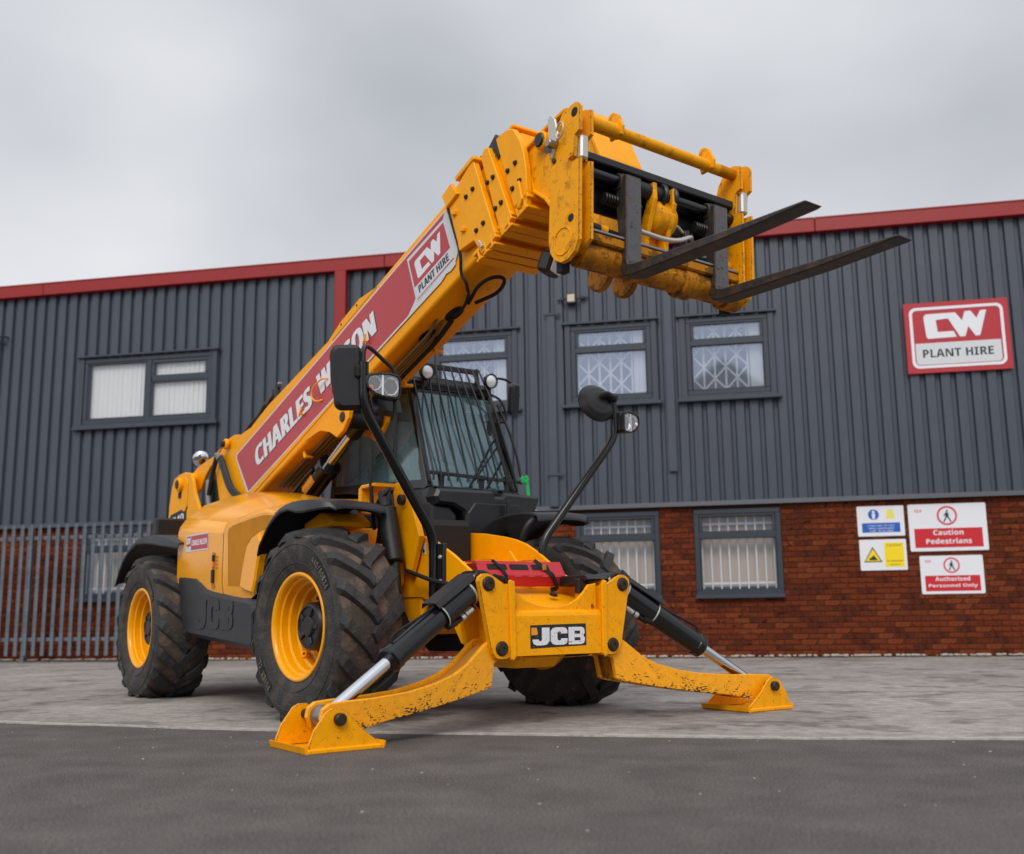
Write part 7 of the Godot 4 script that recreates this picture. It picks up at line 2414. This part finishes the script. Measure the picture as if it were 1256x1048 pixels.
# ================================================================ things that only rest on or hang from the machine
func loose_things() -> void:
	# red trough strapped between the chassis plates
	var t := MT * GA * Transform3D(Basis(Vector3.RIGHT, -0.02), Vector3(-0.005, 0.86, 0.35))
	var tr := thing("red_trough", "red pressed steel tray strapped across the front of the yellow chassis", "tray", t)
	var mb := MB.new()
	var hw := 0.35
	# folded section in (z, y): back wall, sloping front with slots, lower lip
	mb.prism(PackedVector2Array([V2(0.03, 0.0), V2(0.055, 0.072), V2(-0.005, 0.168), V2(-0.13, 0.172), V2(-0.13, 0.162), V2(-0.012, 0.158), V2(0.043, 0.070), V2(0.02, 0.0)]), Vector3(-hw, 0, 0), Vector3(0, 0, 1), Vector3(0, 1, 0), Vector3(hw * 2, 0, 0), 0.002)
	part(tr, "shell", mb.mesh(M.red_paint))
	mb = MB.new()
	var fu := Vector3(0, 0.096, -0.06).normalized()
	for q in [[-0.275, -0.12], [-0.095, 0.055], [0.085, 0.23]]:
		var cx: float = (q[0] + q[1]) * 0.5
		mb.prism(rrect(-(q[1] - q[0]) * 0.5, -0.022, (q[1] - q[0]) * 0.5, 0.022, 0.008), Vector3(cx, 0.128, 0.0215), Vector3.RIGHT, fu, Vector3.RIGHT.cross(fu) * 0.0015)
	part(tr, "slot", mb.mesh(M.dark))
	mb = MB.new()
	mb.box(Vector3(-hw + 0.004, 0.08, -0.05), Vector3(0.006, 0.15, 0.12), 0.001)
	part(tr, "end_plate", mb.mesh(mat("dark_red", s8(120, 22, 28), 0.5)))
	mb = MB.new()
	for k in 5:
		mb.box(Vector3(-0.16 + k * 0.11, 0.067, 0.057), Vector3(0.05, 0.004, 0.002))
	part(tr, "worn_edge", mb.mesh(mat("pale_red", s8(206, 110, 112), 0.6)))
	var s1 := thing("black_strap", "black strap buckled round the right-hand end of the red tray", "strap", t)
	mb = MB.new()
	strap(mb, [Vector3(0.09, 0.178, -0.10), Vector3(0.13, 0.178, -0.01), Vector3(0.17, 0.13, 0.032), Vector3(0.225, 0.078, 0.065), Vector3(0.28, 0.005, 0.045), Vector3(0.295, -0.015, 0.02), Vector3(0.25, -0.02, 0.01)], 0.03)
	part(s1, "webbing", mb.mesh(M.dark))
	mb = MB.new()
	mb.box(Vector3(0.178, 0.125, 0.042), Vector3(0.034, 0.04, 0.016), 0.006)
	part(s1, "buckle", mb.mesh(mat("brass", s8(170, 110, 30), 0.5)))
	s1 = thing("black_strap", "plain black strap over the left-hand part of the red tray", "strap", t)
	mb = MB.new()
	strap(mb, [Vector3(-0.24, 0.178, -0.08), Vector3(-0.215, 0.176, -0.005), Vector3(-0.17, 0.11, 0.045), Vector3(-0.155, 0.07, 0.065), Vector3(-0.15, 0.01, 0.045)], 0.026)
	mb.box(Vector3(-0.205, 0.012, 0.06), Vector3(0.13, 0.035, 0.02), 0.008, Transform3D(Basis(Vector3.BACK, -0.2), Vector3(0, 0, 0)))
	part(s1, "webbing", mb.mesh(M.dark))
	# green ribbon tied to the end of the windscreen guard
	var rb := thing("green_ribbon", "bright green ribbon tied to the end of the windscreen guard", "ribbon", MT * GA * moved(Vector3(1.225, 1.80, -1.27)))
	mb = MB.new()
	strap(mb, [Vector3(-0.03, 0.035, 0.02), Vector3(0.0, 0.02, 0.025), Vector3(0.03, 0.0, 0.02), Vector3(0.045, -0.08, 0.015), Vector3(0.052, -0.17, 0.02)], 0.035)
	strap(mb, [Vector3(-0.02, -0.01, 0.02), Vector3(0.01, 0.045, 0.03), Vector3(0.035, 0.03, 0.03), Vector3(0.02, -0.01, 0.025)], 0.03)
	mb.box(Vector3(0.015, 0.0, 0.02), Vector3(0.035, 0.04, 0.03), 0.01)
	part(rb, "ribbon", mb.mesh(mat("ribbon_green", s8(60, 220, 120), 0.7, 0.0, null, 1.0, {"backlight_enabled": true, "backlight": Color(0.3, 0.5, 0.35)})))

func strap(mb: MB, pts: Array, w: float) -> void:
	mb.smooth()
	for i in pts.size() - 1:
		var a: Vector3 = pts[i]; var b: Vector3 = pts[i + 1]
		var sd := Vector3(w * 0.5, 0, 0)
		var d := (b - a).normalized()
		if absf(d.x) > 0.5: sd = Vector3(d.y, -d.x, 0).normalized() * w * 0.5
		var nn := sd.cross(d).normalized() * 0.002
		mb.quad(a - sd + nn, a + sd + nn, b + sd + nn, b - sd + nn)
		mb.quad(a + sd - nn, a - sd - nn, b - sd - nn, b + sd - nn)
	mb.flat()
